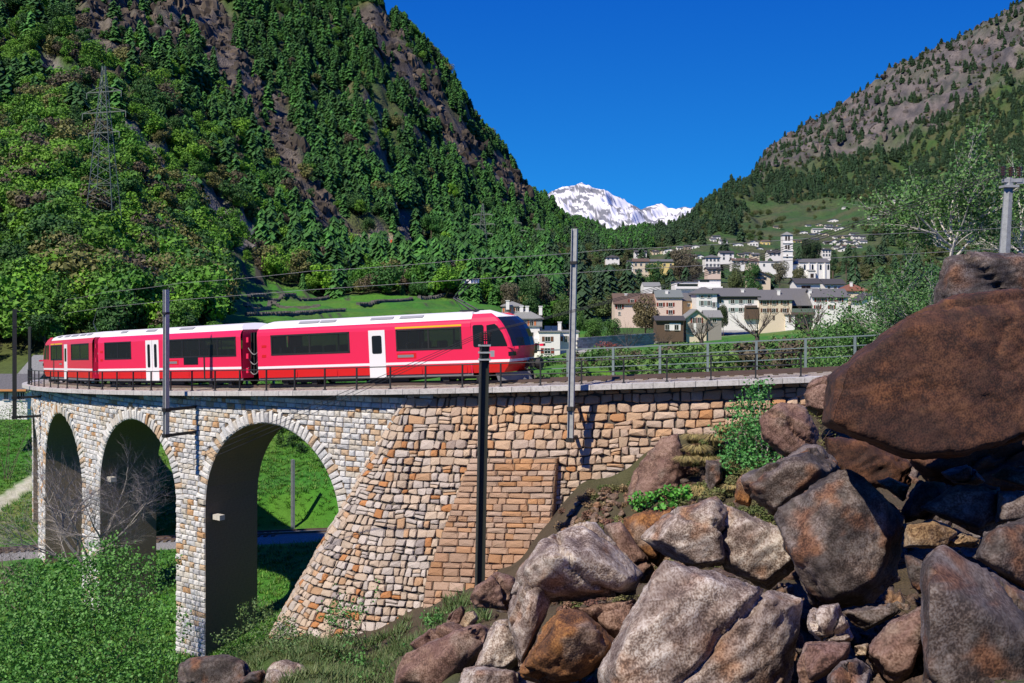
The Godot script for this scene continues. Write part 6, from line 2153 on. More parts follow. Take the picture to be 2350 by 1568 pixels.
	t = building("white_house", "white house with red shutters, right end of the front row behind the leafy trees", "house", "v", 2010, 860, 297.0, "village houses")
	block(t, 1866, 2140, 875, 662, 603, 0.0, 9.0, "side", "white", "slate", 0.6)
	windows(t, [[1905, 686], [1945, 686], [2015, 684], [2075, 684], [1900, 742], [2012, 742]], 0.0, 0.9, 1.0, "red")
	chimney(t, 1858, 610, -2.0, 1.6)
	t = building("barn", "barn with white gable, red shutters and grey roof, in front of the tall white house", "barn", "v", 960, 945, 270.0)
	block(t, 872, 1030, 950, 825, 765, 0.0, 7.0, "front", "cream", "pale", 0.7)
	block(t, 1031, 1152, 945, 822, 775, -0.6, 7.0, "side", "stone", "pale", 0.5)
	windows(t, [[935, 845], [975, 845]], 0.0, 0.8, 1.3, "red")
	windows(t, [[1096, 846]], -0.6, 1.0, 0.8, "")
	slab(t, "dark_base", 884, 1022, 945, 868, 0.01, 0.08, wall_mat("stone"))
	slab(t, "white_door", 928, 950, 960, 868, 0.08, 0.14, wall_mat("white"))
	t = building("dark_shed", "low dark open shed with slate roof, left of the barn", "shed", "v", 740, 925, 268.0)
	block(t, 640, 850, 930, 845, 818, 0.0, 6.0, "side", "wood", "dark", 0.7)
	slab(t, "white_wall", 738, 828, 925, 868, 0.01, 0.1, wall_mat("white"))
	windows(t, [[722, 898], [795, 900]], 0.1, 1.0, 1.2, "")
	t = building("white_box_building", "plain white windowless building on the green slope above the pink house", "building", "v", 605, 632, 340.0)
	block(t, 538, 676, 640, 585, 552, 0.0, 8.0, "side", "white", "pale", 0.0)
	t = building("modern_white_building", "low white modern building with flat roofs and long dark windows, behind the tall white house", "building", "v", 960, 640, 345.0)
	block(t, 782, 965, 650, 545, 540, 0.0, 8.0, "flat", "white", "dark", 0.3)
	block(t, 966, 1140, 650, 530, 525, 0.5, 9.0, "flat", "white", "dark", 0.3)
	slab(t, "window_band", 800, 962, 585, 560, 0.003, 0.06, M.glass_dark)
	slab(t, "window_band", 975, 1050, 545, 532, 0.503, 0.56, M.glass_dark)
	slab(t, "balcony", 780, 1150, 598, 580, 0.5, 1.6, wall_mat("white"))
	# second row right
	t = building("wide_dark_roof_house", "white house under a wide dark roof with red balcony doors, behind the loggia house", "house", "v", 1830, 606, 360.0, "village houses")
	block(t, 1738, 1922, 620, 556, 520, 0.0, 9.0, "side", "white", "dark", 0.8)
	windows(t, [[1810, 588]], 0.0, 3.0, 1.3, "")
	slab(t, "red_rail", 1780, 1842, 604, 598, 0.01, 0.6, mat("shutter_red", K(0.2, 0.035, 0.02), 0.7))
	t = building("dark_roof_house", "house with dark roof, blue door and small windows, right of the wide dark-roofed house", "house", "v", 2040, 606, 365.0, "village houses")
	block(t, 1960, 2110, 620, 560, 524, 0.0, 9.0, "side", "white", "dark", 0.8)
	windows(t, [[1990, 588], [2040, 588]], 0.0, 0.9, 0.8, "")
	slab(t, "blue_door", 2062, 2080, 604, 582, 0.0, 0.05, mat("blue_paint", K(0.03, 0.15, 0.35), 0.5))
	t = building("rust_roof_house", "house with rusty brown roof and tall chimney, half behind the birches", "house", "v", 2200, 640, 330.0, "village houses")
	block(t, 2110, 2290, 660, 612, 560, 0.0, 9.0, "hip", "cream", "rust", 0.6)
	chimney(t, 2180, 548, -2.0, 2.0)
	t = building("hidden_white_house", "white gabled house showing through the leaves right of the front row", "house", "v", 2330, 760, 280.0, "village houses")
	block(t, 2250, 2420, 790, 690, 640, 0.0, 9.0, "front", "white", "dark", 0.6)
	windows(t, [[2300, 730], [2360, 730]], 0.0, 1.0, 1.0, "")
	t = building("chalet", "cream chalet with gable to the front and timber balconies, below the church", "house", "v", 1450, 578, 480.0, "village houses")
	block(t, 1372, 1532, 585, 500, 464, 0.0, 10.0, "front", "cream", "brown", 1.0)
	windows(t, [[1395, 516], [1440, 512], [1490, 516], [1390, 548], [1430, 548], [1478, 548]], 0.0, 1.4, 1.2, "")
	slab(t, "balcony", 1405, 1475, 530, 522, 0.01, 1.3, mat("timber", K(0.11, 0.085, 0.07), 0.9))
	slab(t, "balcony", 1405, 1475, 498, 491, 0.01, 1.3, mat("timber", K(0.11, 0.085, 0.07), 0.9))
	# church
	t = building("church", "white church with tall square bell tower, long nave and small pointed windows", "church", "v", 1740, 510, 640.0)
	block(t, 1760, 1998, 515, 392, 364, 0.0, 14.0, "side", "white", "slate", 0.5)
	block(t, 1692, 1762, 480, 408, 392, -2.0, 10.0, "side", "white", "slate", 0.4)
	block(t, 1440, 1624, 472, 390, 382, 0.5, 10.0, "side", "white", "slate", 0.3)
	block(t, 1816, 1870, 515, 462, 452, 4.0, 4.2, "side", "white", "pale", 0.3)
	block(t, 1624, 1700, 476, 180, 180, 2.0, 5.6, "flat", "white", "pale", 0.4)
	var sp := MB.new()
	var apex := Vector3((bx(1624) + bx(1700)) * 0.5, by(150), -0.8)
	var cs := [Vector3(bx(1618), by(178), 2.6), Vector3(bx(1706), by(178), 2.6), Vector3(bx(1706), by(178), -4.2), Vector3(bx(1618), by(178), -4.2)]
	for i in 4: sp.tri(cs[i], apex, cs[(i + 1) % 4])
	put_mesh("spire", mesh_of(sp), roof_mat("pale"), t)
	for y in [240, 300, 345]: slab(t, "cornice", 1620, 1704, y + 3, y - 3, 1.9, 2.5, wall_mat("white"))
	for q in [[1648, 203, 15, 40], [1670, 203, 15, 40], [1648, 272, 14, 34], [1668, 272, 14, 34], [1657, 345, 13, 30]]:
		var ab := MB.new()
		var w: float = q[2] * 0.293 / FL * b_d * 0.5
		var h: float = q[3] * 0.293 / FL * b_d * 0.5
		var poly := PackedVector2Array([Vector2(-w, -h), Vector2(w, -h), Vector2(w, h * 0.6), Vector2(w * 0.6, h * 0.9), Vector2(0, h), Vector2(-w * 0.6, h * 0.9), Vector2(-w, h * 0.6)])
		ab.prism(poly, Vector3(bx(q[0]), by(q[1]), 2.003), Vector3.RIGHT, Vector3.UP, Vector3(0, 0, 0.05))
		put_mesh("belfry_opening", mesh_of(ab), mat("opening_dark", K(0.03, 0.02, 0.02), 0.9), t)
	for x in [1800, 1862, 1925, 1985]:
		var ab := MB.new()
		var poly := PackedVector2Array([Vector2(-0.55, -1.6), Vector2(0.55, -1.6), Vector2(0.55, 0.9), Vector2(0, 1.7), Vector2(-0.55, 0.9)])
		ab.prism(poly, Vector3(bx(x), by(428), 0.003), Vector3.RIGHT, Vector3.UP, Vector3(0, 0, 0.06))
		put_mesh("gothic_window", mesh_of(ab), M.glass_dark, t)
	for x in [1832, 1893, 1956]: slab(t, "buttress", x - 4, x + 4, 520, 395, 0.0, 0.9, wall_mat("white"))
	windows(t, [[1480, 412], [1543, 410], [1585, 412], [1610, 412], [1582, 443], [1610, 443]], 0.5, 1.1, 1.5, "")
	slab(t, "arched_door", 1830, 1856, 513, 480, 4.0, 4.05, mat("opening_dark", K(0.03, 0.02, 0.02), 0.9))
	# middle distance houses: [xl, xr, base, eave, ridge, roof, wall, roof colour, windows per row, rows, label, distance]
	var mids := [
		[1020, 1138, 432, 352, 330, "hip", "white", "slate", 4, 2, "broad white three-storey house left of the church, with a row of small windows", 620.0],
		[1040, 1142, 504, 444, 430, "side", "pink", "dark", 3, 1, "pale pink house with tall windows, directly below the broad three-storey house", 520.0],
		[1140, 1246, 374, 318, 302, "side", "white", "dark", 2, 2, "white house with red balcony under a dark roof, left of the church wing", 660.0],
		[1236, 1330, 425, 378, 360, "side", "white", "brown", 3, 1, "white house with brown roof just left of the pink one below the yellow house", 640.0],
		[1330, 1436, 420, 382, 362, "side", "pink", "brown", 3, 1, "pinkish house with brown roof touching the church's left wing", 640.0],
		[850, 888, 404, 352, 345, "flat", "white", "pale", 1, 2, "narrow white flat-roofed house among brown trees, left of centre", 640.0],
		[580, 775, 455, 385, 368, "side", "yellow", "slate", 4, 1, "long pale yellow house at the left edge of the upper village", 640.0],
		[456, 580, 480, 385, 362, "side", "cream", "brown", 3, 2, "tall cream house with brown roof, leftmost big house of the upper village", 640.0],
		[415, 457, 432, 388, 378, "side", "white", "dark", 1, 1, "small white house tucked against the leftmost tall cream house", 640.0],
		[470, 562, 350, 312, 296, "side", "white", "dark", 3, 1, "white house with broad dark roof above the tall cream house", 760.0],
		[244, 348, 378, 352, 332, "hip", "white", "dark", 3, 1, "white house alone at the left edge of the village, by the forest", 700.0],
		[1386, 1446, 350, 330, 318, "side", "cream", "slate", 2, 1, "small cream house just left of the church tower", 760.0],
		[1516, 1614, 350, 318, 296, "side", "white", "dark", 3, 1, "white house with dark gabled roof beside the church tower's left side", 700.0],
		[1938, 2006, 348, 292, 284, "side", "white", "dark", 3, 2, "white house with rows of windows right of the dark trees by the church", 740.0],
	]
	for m in mids:
		t = building("village_house", m[10], "house", "v", (m[0] + m[1]) * 0.5, m[2], m[11], "village houses")
		block(t, m[0], m[1], m[2], m[3], m[4], 0.0, 9.0, m[5], m[6], m[7], 0.6)
		var sp2 := []
		for r in m[9]:
			for c in m[8]: sp2.push_back([lerpf(m[0], m[1], (c + 0.5) / m[8]), lerpf(m[3], m[2], (r + 0.5) / maxf(m[9], 1.4))])
		windows(t, sp2, 0.0, 1.2, 1.4, "")
		if m[0] > 1200: chimney(t, lerpf(m[0], m[1], 0.3), m[4] - 3, -3.0, 1.2)
	# small houses far up the slopes: [x, base, width, height, wall, roof, label]
	var ups := [
		[634, 332, 50, 26, "cream", "dark", "small cream house in the hedged row above the long yellow house, its left end"],
		[745, 318, 90, 28, "white", "dark", "wide white house in the middle of the row above the long yellow house"],
		[828, 296, 52, 26, "white", "slate", "white house right of the wide one in the row above the long yellow house"],
		[886, 292, 44, 30, "pink", "dark", "pinkish house fourth along the row above the long yellow house"],
		[945, 286, 62, 26, "white", "dark", "white house at the right end of the row above the long yellow house"],
		[1086, 232, 46, 28, "white", "slate", "small white house with rounded gable, left end of the high cluster"],
		[1110, 212, 60, 26, "white", "dark", "white house behind and above the high cluster's left end"],
		[1166, 248, 60, 30, "white", "slate", "pale house with two windows in the high cluster left of the grey one"],
		[1280, 272, 80, 26, "white", "dark", "low white house on the green terrace right of the high cluster"],
		[1402, 262, 70, 34, "white", "dark", "grey and white house left of the yellow house on the high terrace"],
		[1498, 256, 64, 32, "yellow", "brown", "bright yellow house on the high terrace left of the bell tower"],
		[1450, 300, 50, 22, "white", "dark", "small white house below the bright yellow house"],
		[1585, 134, 46, 24, "pink", "dark", "pinkish house alone on the hillside left of the bell tower's top"],
		[1748, 240, 56, 20, "yellow", "brown", "low yellowish house immediately right of the bell tower"],
		[1795, 172, 60, 22, "white", "dark", "white house with dark hip roof right of the bell tower's top"],
		[1916, 156, 100, 26, "white", "pale", "long white house at the left end of the bright row right of the tower"],
		[2010, 142, 90, 28, "white", "dark", "tall-gabled white house in the middle of the bright row right of the tower"],
		[2085, 140, 90, 22, "white", "pale", "long white house at the right end of the bright row right of the tower"],
		[2030, 82, 70, 26, "white", "dark", "dark-roofed house on the slope above the bright row"],
		[1885, 226, 60, 22, "white", "dark", "white house on the slope below the bright row's left end"],
		[1990, 262, 60, 26, "white", "slate", "pale house left of the poplars, below the bright row"],
		[2060, 212, 56, 24, "white", "dark", "white house above the middle poplar"],
		[2110, 244, 60, 30, "white", "slate", "pale house behind the middle poplar's top"],
		[2200, 190, 70, 26, "white", "dark", "dark-roofed house right of the poplars on the hillside"],
		[2230, 236, 60, 24, "white", "slate", "white house low right of the dark-roofed hillside house"],
		[2110, 306, 56, 26, "white", "dark", "white house between the two right poplars"],
		[1890, 330, 44, 34, "pink", "brown", "narrow pink house right of the dark trees by the church"],
		[2000, 322, 60, 20, "white", "dark", "low white house behind the left poplar"],
		[2340, 60, 60, 22, "white", "pale", "white house high on the slope left of the big birch's crown"],
		[1978, -130, 22, 12, "white", "pale", "tiny white house highest on the green slope below the cliffs"],
	]
	for u in ups:
		var g := ground_hit(1319.5 + 0.293 * u[0], 487.6 + 0.293 * u[1], 420.0, 1700.0)
		t = building("hillside_house", u[6], "house", "v", u[0], u[1], -g.z, "houses on the hillside")
		block(t, u[0] - u[2] * 0.5, u[0] + u[2] * 0.5, u[1] + 4, u[1] - u[3] * 0.9, u[1] - u[3] * 1.25, 0.0, 9.0, "side" if rng.randf() < 0.6 else "front", u[4], u[5], 0.6)
		var n := maxi(2, int(u[2] / 22.0))
		var sp3 := []
		for c in n: sp3.push_back([u[0] + u[2] * ((c + 0.5) / n - 0.5), u[1] - u[3] * 0.3])
		windows(t, sp3, 0.0, 1.3, 1.4, "")
	# rows of further houses, counted from the left
	var nth := ["first", "second", "third", "fourth", "fifth", "sixth", "seventh"]
	var rows := [[206, 2050, 2290, 4, 24, "the upper row behind the poplar tips"], [256, 1950, 2290, 6, 28, "the middle row of houses behind the poplars"], [296, 2030, 2270, 4, 28, "the lowest row of houses behind the poplars"], [362, 800, 1005, 4, 26, "the row beside the long yellow house"], [352, 1270, 1380, 2, 30, "the pair above the pink house left of the church"], [322, 600, 800, 3, 22, "the second row above the long yellow house"], [182, 1830, 1990, 3, 18, "the row below the bright long houses"], [110, 1790, 2120, 4, 16, "the sparse row high on the green slope"]]
	for r in rows:
		for k in r[3]:
			var x := lerpf(r[1], r[2], (k + 0.5) / r[3]) + rf(-8, 8)
			var y: float = r[0] + rf(-7, 7)
			var wd := rf(34, 58)
			var ht: float = r[4] + rf(-3, 6)
			var g := ground_hit(1319.5 + 0.293 * x, 487.6 + 0.293 * y, 420.0, 1700.0)
			t = building("hillside_house", "%s house from the left in %s" % [nth[k], r[5]], "house", "v", x, y, -g.z, "houses on the hillside")
			block(t, x - wd * 0.5, x + wd * 0.5, y + 4, y - ht * 0.85, y - ht * 1.2, 0.0, 9.0, "side" if rng.randf() < 0.7 else "front", ["white", "white", "cream", "white"][rng.randi() % 4], ["dark", "slate", "dark", "brown"][rng.randi() % 4], 0.6)
			var n := maxi(2, int(wd / 20.0))
			var sp4 := []
			for c in n: sp4.push_back([x + wd * ((c + 0.5) / n - 0.5), y - ht * 0.28])
			windows(t, sp4, 0.0, 1.3, 1.4, "")
	# the far hamlet under the cliffs, on the right
	var ham := [[2030, 470, 22, 9, "leftmost white"], [2052, 472, 26, 14, "tallest white"], [2078, 470, 20, 9, "white, right of the tallest"], [2040, 483, 22, 7, "dark-roofed, below the leftmost"], [2068, 484, 24, 8, "cream, below the tallest"], [2100, 481, 18, 7, "small white, right end"], [1948, 479, 22, 5, "low long white, far left"], [2130, 494, 30, 8, "white with red gable, beneath the birch"], [2035, 452, 14, 5, "tiny upper"]]
	for u in ham:
		var g := ground_hit(u[0], u[1], 500.0, 2200.0)
		t = building("hamlet_house", "%s house of the far hamlet below the cliffs" % u[4], "house", "d", u[0], u[1], -g.z, "houses of the far hamlet")
		block(t, u[0] - u[2] * 0.5, u[0] + u[2] * 0.5, u[1] + 2, u[1] - u[3] * 0.7, u[1] - u[3], 0.0, 10.0, "side", "cream" if "cream" in u[4] else "white", "pale", 0.5)
		windows(t, [[u[0] - u[2] * 0.25, u[1] - u[3] * 0.35], [u[0] + u[2] * 0.25, u[1] - u[3] * 0.35]], 0.0, 1.8, 1.6, "")
	# buildings at the far left, below the slope
	t = building("station_shed", "grey-roofed shed behind the rear of the train at far left", "shed", "d", 82, 880, 118.0)
	block(t, 52, 112, 890, 858, 824, 0.0, 7.0, "side", "white", "pale", 0.5)
	windows(t, [[62, 868], [80, 868], [98, 868]], 0.0, 0.6, 0.7, "")
	t = building("kiosk", "small house with blue-framed windows and orange eaves at the left edge below the track", "house", "d", 20, 925, 112.0)
	block(t, -30, 62, 905, 895, 868, 0.0, 6.0, "side", "white", "slate", 0.6)
	windows(t, [[40, 908], [52, 908], [14, 908]], 0.0, 0.45, 0.7, "")
	slab(t, "orange_eave", -32, 66, 897, 893, 0.0, 0.7, mat("orange_trim", K(0.55, 0.25, 0.08), 0.7))

func lattice(b: MB, a: Vector3, c: Vector3, r: float) -> void: b.bar(a, c, r)

func build_fields() -> void:
	rng.seed = 41
	# pylons of the high tension line: [x, top, foot, distance, half foot, arms (sight heights with half spans), label]
	var steel := mat("pylon_steel", K(0.16, 0.19, 0.17), 0.6, 0.3)
	var py := [
		[238.0, 152.0, 497.0, 226.0, 2.6, [[211.0, 4.3], [258.0, 5.4], [304.0, 3.8]], "big lattice power pylon on the wooded slope at left"],
		[1108.0, 467.0, 575.0, 700.0, 2.9, [[493.0, 6.4], [515.0, 8.0], [537.0, 6.4]], "nearest of the three distant lattice pylons at the foot of the mountain"],
		[1183.0, 499.0, 588.0, 860.0, 2.9, [[512.0, 5.0], [530.0, 8.5], [547.0, 5.5]], "middle one of the three distant lattice pylons"],
		[1236.0, 513.0, 594.0, 960.0, 2.9, [[527.0, 5.0], [544.0, 8.0], [558.0, 5.5]], "farthest and smallest of the three distant lattice pylons"]]
	for s in py:
		var foot := P(s[0], s[2], s[3])
		var top := P(s[0], s[1], s[3])
		var h := top.y - foot.y
		var t := thing("power_pylon", s[6], "pylon", foot, 0.0, "lattice pylons")
		var w: float = 0.13 if s[3] < 300.0 else 0.34
		var hw: float = s[4]
		var half := func(y: float) -> float: return lerpf(hw, 0.25, clampf(y / h, 0.0, 1.0))
		var b := MB.new()
		var n := 14
		for k in n:
			var y0 := h * k / n
			var y1 := h * (k + 1) / n
			var a0: float = half.call(y0)
			var a1: float = half.call(y1)
			var cs := [Vector2(-1, -1), Vector2(1, -1), Vector2(1, 1), Vector2(-1, 1)]
			for i in 4:
				var c: Vector2 = cs[i]
				var e: Vector2 = cs[(i + 1) % 4]
				b.bar(Vector3(c.x * a0, y0, c.y * a0), Vector3(c.x * a1, y1, c.y * a1), w)
				b.bar(Vector3(c.x * a0, y0, c.y * a0), Vector3(e.x * a1, y1, e.y * a1), w * 0.6)
				if k % 3 == 0: b.bar(Vector3(c.x * a0, y0, c.y * a0), Vector3(e.x * a0, y0, e.y * a0), w * 0.6)
		for c in [Vector2(-1, -1), Vector2(1, -1), Vector2(1, 1), Vector2(-1, 1)]:
			b.bar(Vector3(c.x * hw, 0.2, c.y * hw), Vector3(c.x * hw * 1.1, -8.0, c.y * hw * 1.1), w)
		put_mesh("lattice", mesh_of(b), steel, t)
		var d := Vector3(0.93, 0.0, 0.35)
		for a in s[5]:
			var ab := MB.new()
			var y: float = (CY - a[0]) / FL * s[3] - foot.y
			for q in [-1.0, 1.0]:
				var tip: Vector3 = Vector3(0, y, 0) + d * a[1] * q
				ab.bar(Vector3(0, y, 0.4), tip, w)
				ab.bar(Vector3(0, y + 1.3, 0), tip, w * 0.8)
				ab.bar(Vector3(0, y, -0.4), tip, w)
				ab.bar(tip, tip + Vector3.DOWN * 1.2, w)
			put_mesh("arm", mesh_of(ab), steel, t)
	# dry stone walls of the terraces
	var walls := [
		["dark dry stone wall, lowest of the three terrace walls left of the big pylon field", [[565, 727], [640, 724], [720, 721], [790, 715]], 0.8],
		["dark dry stone wall, middle one of the left terrace meadows above the train", [[562, 709], [620, 707], [735, 705]], 0.8],
		["thin dry stone wall, top one of the left terrace meadows", [[570, 692], [660, 688], [760, 682]], 1.0],
		["dark dry stone wall under the pale path in the middle terraces", [[820, 706], [870, 700], [945, 688]], 0.9],
		["low dry stone wall running right from the pale path", [[960, 690], [1010, 684], [1070, 676]], 1.0],
		["dry stone wall behind the pantograph", [[985, 662], [1030, 655], [1060, 648]], 1.2],
		["dry stone wall at the top of the right terrace meadow", [[1045, 632], [1100, 628], [1150, 630]], 1.2],
	]
	for s in walls:
		var line := PackedVector3Array()
		for q in s[1]: line.push_back(ground_hit(q[0], q[1], 175.0, 420.0))
		var at := line[0]
		var t := thing("dry_stone_wall", s[0], "wall", at, 0.0, "terrace walls")
		var b := MB.new()
		for k in line.size() - 1:
			var n := int(line[k].distance_to(line[k + 1]) / 0.9)
			for i in n:
				var p := line[k].lerp(line[k + 1], (i + 0.5) / n)
				p.y = ground_h(p.x, p.z)
				for r in 3:
					b.col = jit(K(0.13, 0.12, 0.115), 0.35)
					b.box(p - at + Vector3(rf(-0.1, 0.1), s[2] * (r + 0.3) / 3.0, rf(-0.04, 0.04)), Vector3(rf(0.4, 0.55), rf(-0.05, 0.05), 0), Vector3(rf(-0.05, 0.05), s[2] / 5.6, 0), Vector3(0, 0, 0.35))
		tag(put_mesh("stonework", mesh_of(b), M.plain, t), "", "", "", "stuff")
	# the grey wall below the village, right of the villa
	var wl := thing("garden_wall", "long grey stone garden wall right of the villa, below the dark shed", "wall", P(1327, 800, 238.0))
	var wb := MB.new()
	var w0 := P(1322, 800, 232.0)
	var w1 := P(1500, 786, 262.0)
	for i in 26:
		for r in 6:
			var p := w0.lerp(w1, (i + 0.5 + 0.5 * (r % 2)) / 26.0) + Vector3.UP * (r * 0.45 - 0.3)
			wb.col = jit(K(0.3, 0.29, 0.29), 0.3)
			wb.box(p - P(1327, 800, 238.0), (w1 - w0) / 26.0 * 0.48, Vector3.UP * 0.215, Vector3(0.1, 0, 0.25 + rf(0, 0.06)))
	tag(put_mesh("stonework", mesh_of(wb), M.plain, wl), "", "", "", "stuff")
	# cars on the road
	for s in [[1617.0, 764.0, 300.0, K(0.75, 0.42, 0.02), "small yellow car parked on the village road below the long white house", 0.3, "parked_car"], [1860.0, 745.0, 306.0, K(0.015, 0.02, 0.05), "dark blue car on the village road by the loggia house", 1.2, "dark_car"]]:
		var at := P(s[0], s[1], s[2])
		at.y = maxf(ground_h(at.x, at.z), at.y)
		var t := thing(s[6], s[4], "car", at, s[5])
		var m := mat("car_%s" % s[6], s[3], 0.25)
		var b := MB.new()
		var side := PackedVector2Array([Vector2(-1.9, 0.3), Vector2(1.9, 0.3), Vector2(1.95, 0.75), Vector2(1.7, 0.9), Vector2(-1.75, 0.95), Vector2(-1.95, 0.8)])
		b.prism(side, Vector3(0, 0, -0.8), Vector3.RIGHT, Vector3.UP, Vector3(0, 0, 1.6))
		put_mesh("body", mesh_of(b), m, t)
		b = MB.new()
		b.prism(PackedVector2Array([Vector2(-1.6, 0.92), Vector2(0.95, 0.9), Vector2(0.35, 1.45), Vector2(-1.3, 1.47)]), Vector3(0, 0, -0.72), Vector3.RIGHT, Vector3.UP, Vector3(0, 0, 1.44))
		put_mesh("cabin", mesh_of(b), m, t)
		b = MB.new()
		b.prism(PackedVector2Array([Vector2(-1.4, 0.98), Vector2(0.72, 0.98), Vector2(0.3, 1.38), Vector2(-1.22, 1.4)]), Vector3(0, 0, -0.74), Vector3.RIGHT, Vector3.UP, Vector3(0, 0, 1.48))
		put_mesh("window", mesh_of(b), M.glass_dark, t)
		for x in [-1.2, 1.25]:
			for z in [-0.8, 0.66]:
				b = MB.new()
				b.prism(circle(0.31, 12), Vector3(x, 0.31, z), Vector3.RIGHT, Vector3.UP, Vector3(0, 0, 0.18))
				put_mesh("wheel", mesh_of(b), mat("tyre", K(0.02, 0.02, 0.02), 0.8), t)
	# the red digger on the dirt mound
	var eg := ground_hit(906.0, 562.0, 440.0, 620.0)
	var ex := thing("red_excavator", "small red excavator parked on the pale dirt mound at the forest's foot", "excavator", eg, 0.4)
	var eb := MB.new()
	eb.abox(Vector3(-1.9, 0.9, -1.2), Vector3(1.4, 2.2, 1.2))
	put_mesh("body", mesh_of(eb), mat("digger_red", K(0.6, 0.1, 0.03), 0.5), ex)
	eb = MB.new()
	eb.abox(Vector3(0.2, 2.2, -1.1), Vector3(1.4, 3.2, 0.2))
	put_mesh("cab", mesh_of(eb), M.glass_dark, ex)
	eb = MB.new()
	eb.abox(Vector3(-1.8, 0.0, -1.3), Vector3(1.8, 0.85, -0.6))
	eb.abox(Vector3(-1.8, 0.0, 0.6), Vector3(1.8, 0.85, 1.3))
	put_mesh("track", mesh_of(eb), mat("tyre", K(0.02, 0.02, 0.02), 0.8), ex)
	eb = MB.new()
	eb.bar(Vector3(1.2, 1.8, 0.5), Vector3(3.4, 3.9, 0.5), 0.4)
	eb.bar(Vector3(3.4, 3.9, 0.5), Vector3(4.8, 1.6, 0.5), 0.35)
	eb.abox(Vector3(4.3, 0.9, 0.0), Vector3(5.2, 1.7, 1.0))
	put_mesh("arm", mesh_of(eb), M.digger_red, ex)
	# single trees among the houses: [kind, x, foot, distance, height, width factor, colour, label]
	var trees := [
		["broad", 1482, 752, 283, 9.0, 1.0, K(0.14, 0.12, 0.05), "round olive brown tree before the pink houses of the village"],
		["broad", 1362, 778, 262, 5.0, 0.6, K(0.06, 0.17, 0.02), "bright green bushy tree behind the grey garden wall"],
		["broad", 1405, 775, 268, 4.5, 0.55, K(0.05, 0.15, 0.02), "second bright green bushy tree, right of the first behind the garden wall"],
		["broad", 1330, 770, 300, 8.0, 0.6, K(0.06, 0.16, 0.025), "tall light green tree right behind the tall pale mast"],
		["broad", 1660, 745, 292, 5.5, 0.38, K(0.03, 0.06, 0.015), "dark green upright tree before the long white house"],
		["broad", 1790, 655, 600, 13.0, 1.1, K(0.15, 0.15, 0.1), "grey-green blossoming tree below the church's nave"],
		["broad", 1835, 660, 590, 11.0, 1.0, K(0.13, 0.14, 0.06), "olive tree right of the blossoming tree below the church"],
		["broad", 1760, 668, 560, 10.0, 1.0, K(0.1, 0.15, 0.04), "green tree left of the blossoming tree below the church"],
		["poplar", 1912, 650, 600, 22.0, 1.6, K(0.03, 0.08, 0.025), "left and widest of three dark poplars right of the church"],
		["poplar", 1942, 648, 605, 19.0, 1.1, K(0.03, 0.08, 0.025), "middle one of three dark poplars right of the church"],
		["poplar", 1963, 645, 610, 22.0, 1.0, K(0.03, 0.085, 0.025), "right one of three dark poplars right of the church"],
		["broad", 1850, 592, 720, 14.0, 1.4, K(0.025, 0.06, 0.02), "dark spreading tree right of the bell tower"],
		["broad", 1872, 590, 720, 12.0, 1.2, K(0.025, 0.065, 0.02), "second dark tree right of the bell tower, beside the pink house"],
		["broad", 1170, 705, 300, 7.0, 0.75, K(0.11, 0.1, 0.06), "brown leafless-looking tree left of the villa"],
		["broad", 1215, 705, 330, 9.0, 0.9, K(0.04, 0.12, 0.025), "dark green round tree behind the villa"],
		["broad", 1245, 700, 335, 9.0, 0.9, K(0.1, 0.095, 0.06), "brown tree behind the villa's right end"],
		["broad", 1290, 720, 330, 7.0, 0.8, K(0.07, 0.14, 0.03), "light green tree between the villa and the tall mast"],
		["broad", 990, 545, 620, 13.0, 1.4, K(0.04, 0.17, 0.02), "bright green round tree standing out among the dark conifers"],
		["broad", 1730, 655, 480, 10.0, 1.0, K(0.04, 0.13, 0.025), "green tree left of the chalet's garden"],
		["broad", 1690, 640, 520, 9.0, 1.0, K(0.09, 0.13, 0.04), "light green tree between the modern building and the chalet"],
		["broad", 1560, 610, 600, 10.0, 1.6, K(0.12, 0.11, 0.07), "wide brown tree below the long yellow house"],
		["broad", 1590, 620, 590, 10.0, 1.4, K(0.11, 0.1, 0.065), "second wide brown tree below the long yellow house, to its right"],
		["broad", 1500, 645, 520, 9.0, 1.1, K(0.05, 0.14, 0.03), "green tree on the meadow below the tall cream house"],
	]
	for s in trees:
		var at := P(s[1], s[2], s[3])
		var g := ground_h(at.x, at.z)
		var top: float = at.y + s[4]
		at.y = minf(at.y, g)
		var t := tree_thing(s[0], "poplar" if s[0] == "poplar" else "village_tree", s[7], at, top - at.y, 1.0, s[6], "trees among the houses")
		t.scale = Vector3(s[5], (top - at.y) / 10.0, s[5])
	# pollarded bare trees before the village, dark knobby trunks
	for s in [[1610.0, 790.0, 128.0, 3.6, "left pollarded bare tree with thick dark trunk in the meadow below the barn"], [1738.0, 782.0, 122.0, 5.0, "largest pollarded bare tree, in the meadow below the long white house"], [1858.0, 778.0, 108.0, 4.4, "right pollarded bare tree below the loggia house"], [1442.0, 805.0, 140.0, 4.2, "slender bare tree in the meadow below the garden wall"], [1515.0, 806.0, 150.0, 3.6, "thin bare sapling right of the slender bare tree"]]:
		rng.seed = int(s[0])
		var at := P(s[0], s[1] + 24.0, s[2])
		at.y = minf(at.y, ground_h(at.x, at.z) + 0.1)
		var t := thing("bare_tree", s[4], "tree", at, 0.0, "bare trees before the village")
		var b := MB.new()
		b.col = K(0.085, 0.07, 0.06)
		var tips := []
		var thick := 0.2 if s[0] > 1550.0 else 0.09
		var up: float = P(s[0], s[1] - 10.0, s[2]).y - at.y
		b.tube(PackedVector3Array([Vector3(0, -0.3, 0), Vector3(0.05, up * 0.6, 0), Vector3(0, up, 0)]), PackedFloat32Array([thick * 1.2, thick, thick * 1.3]), 7)
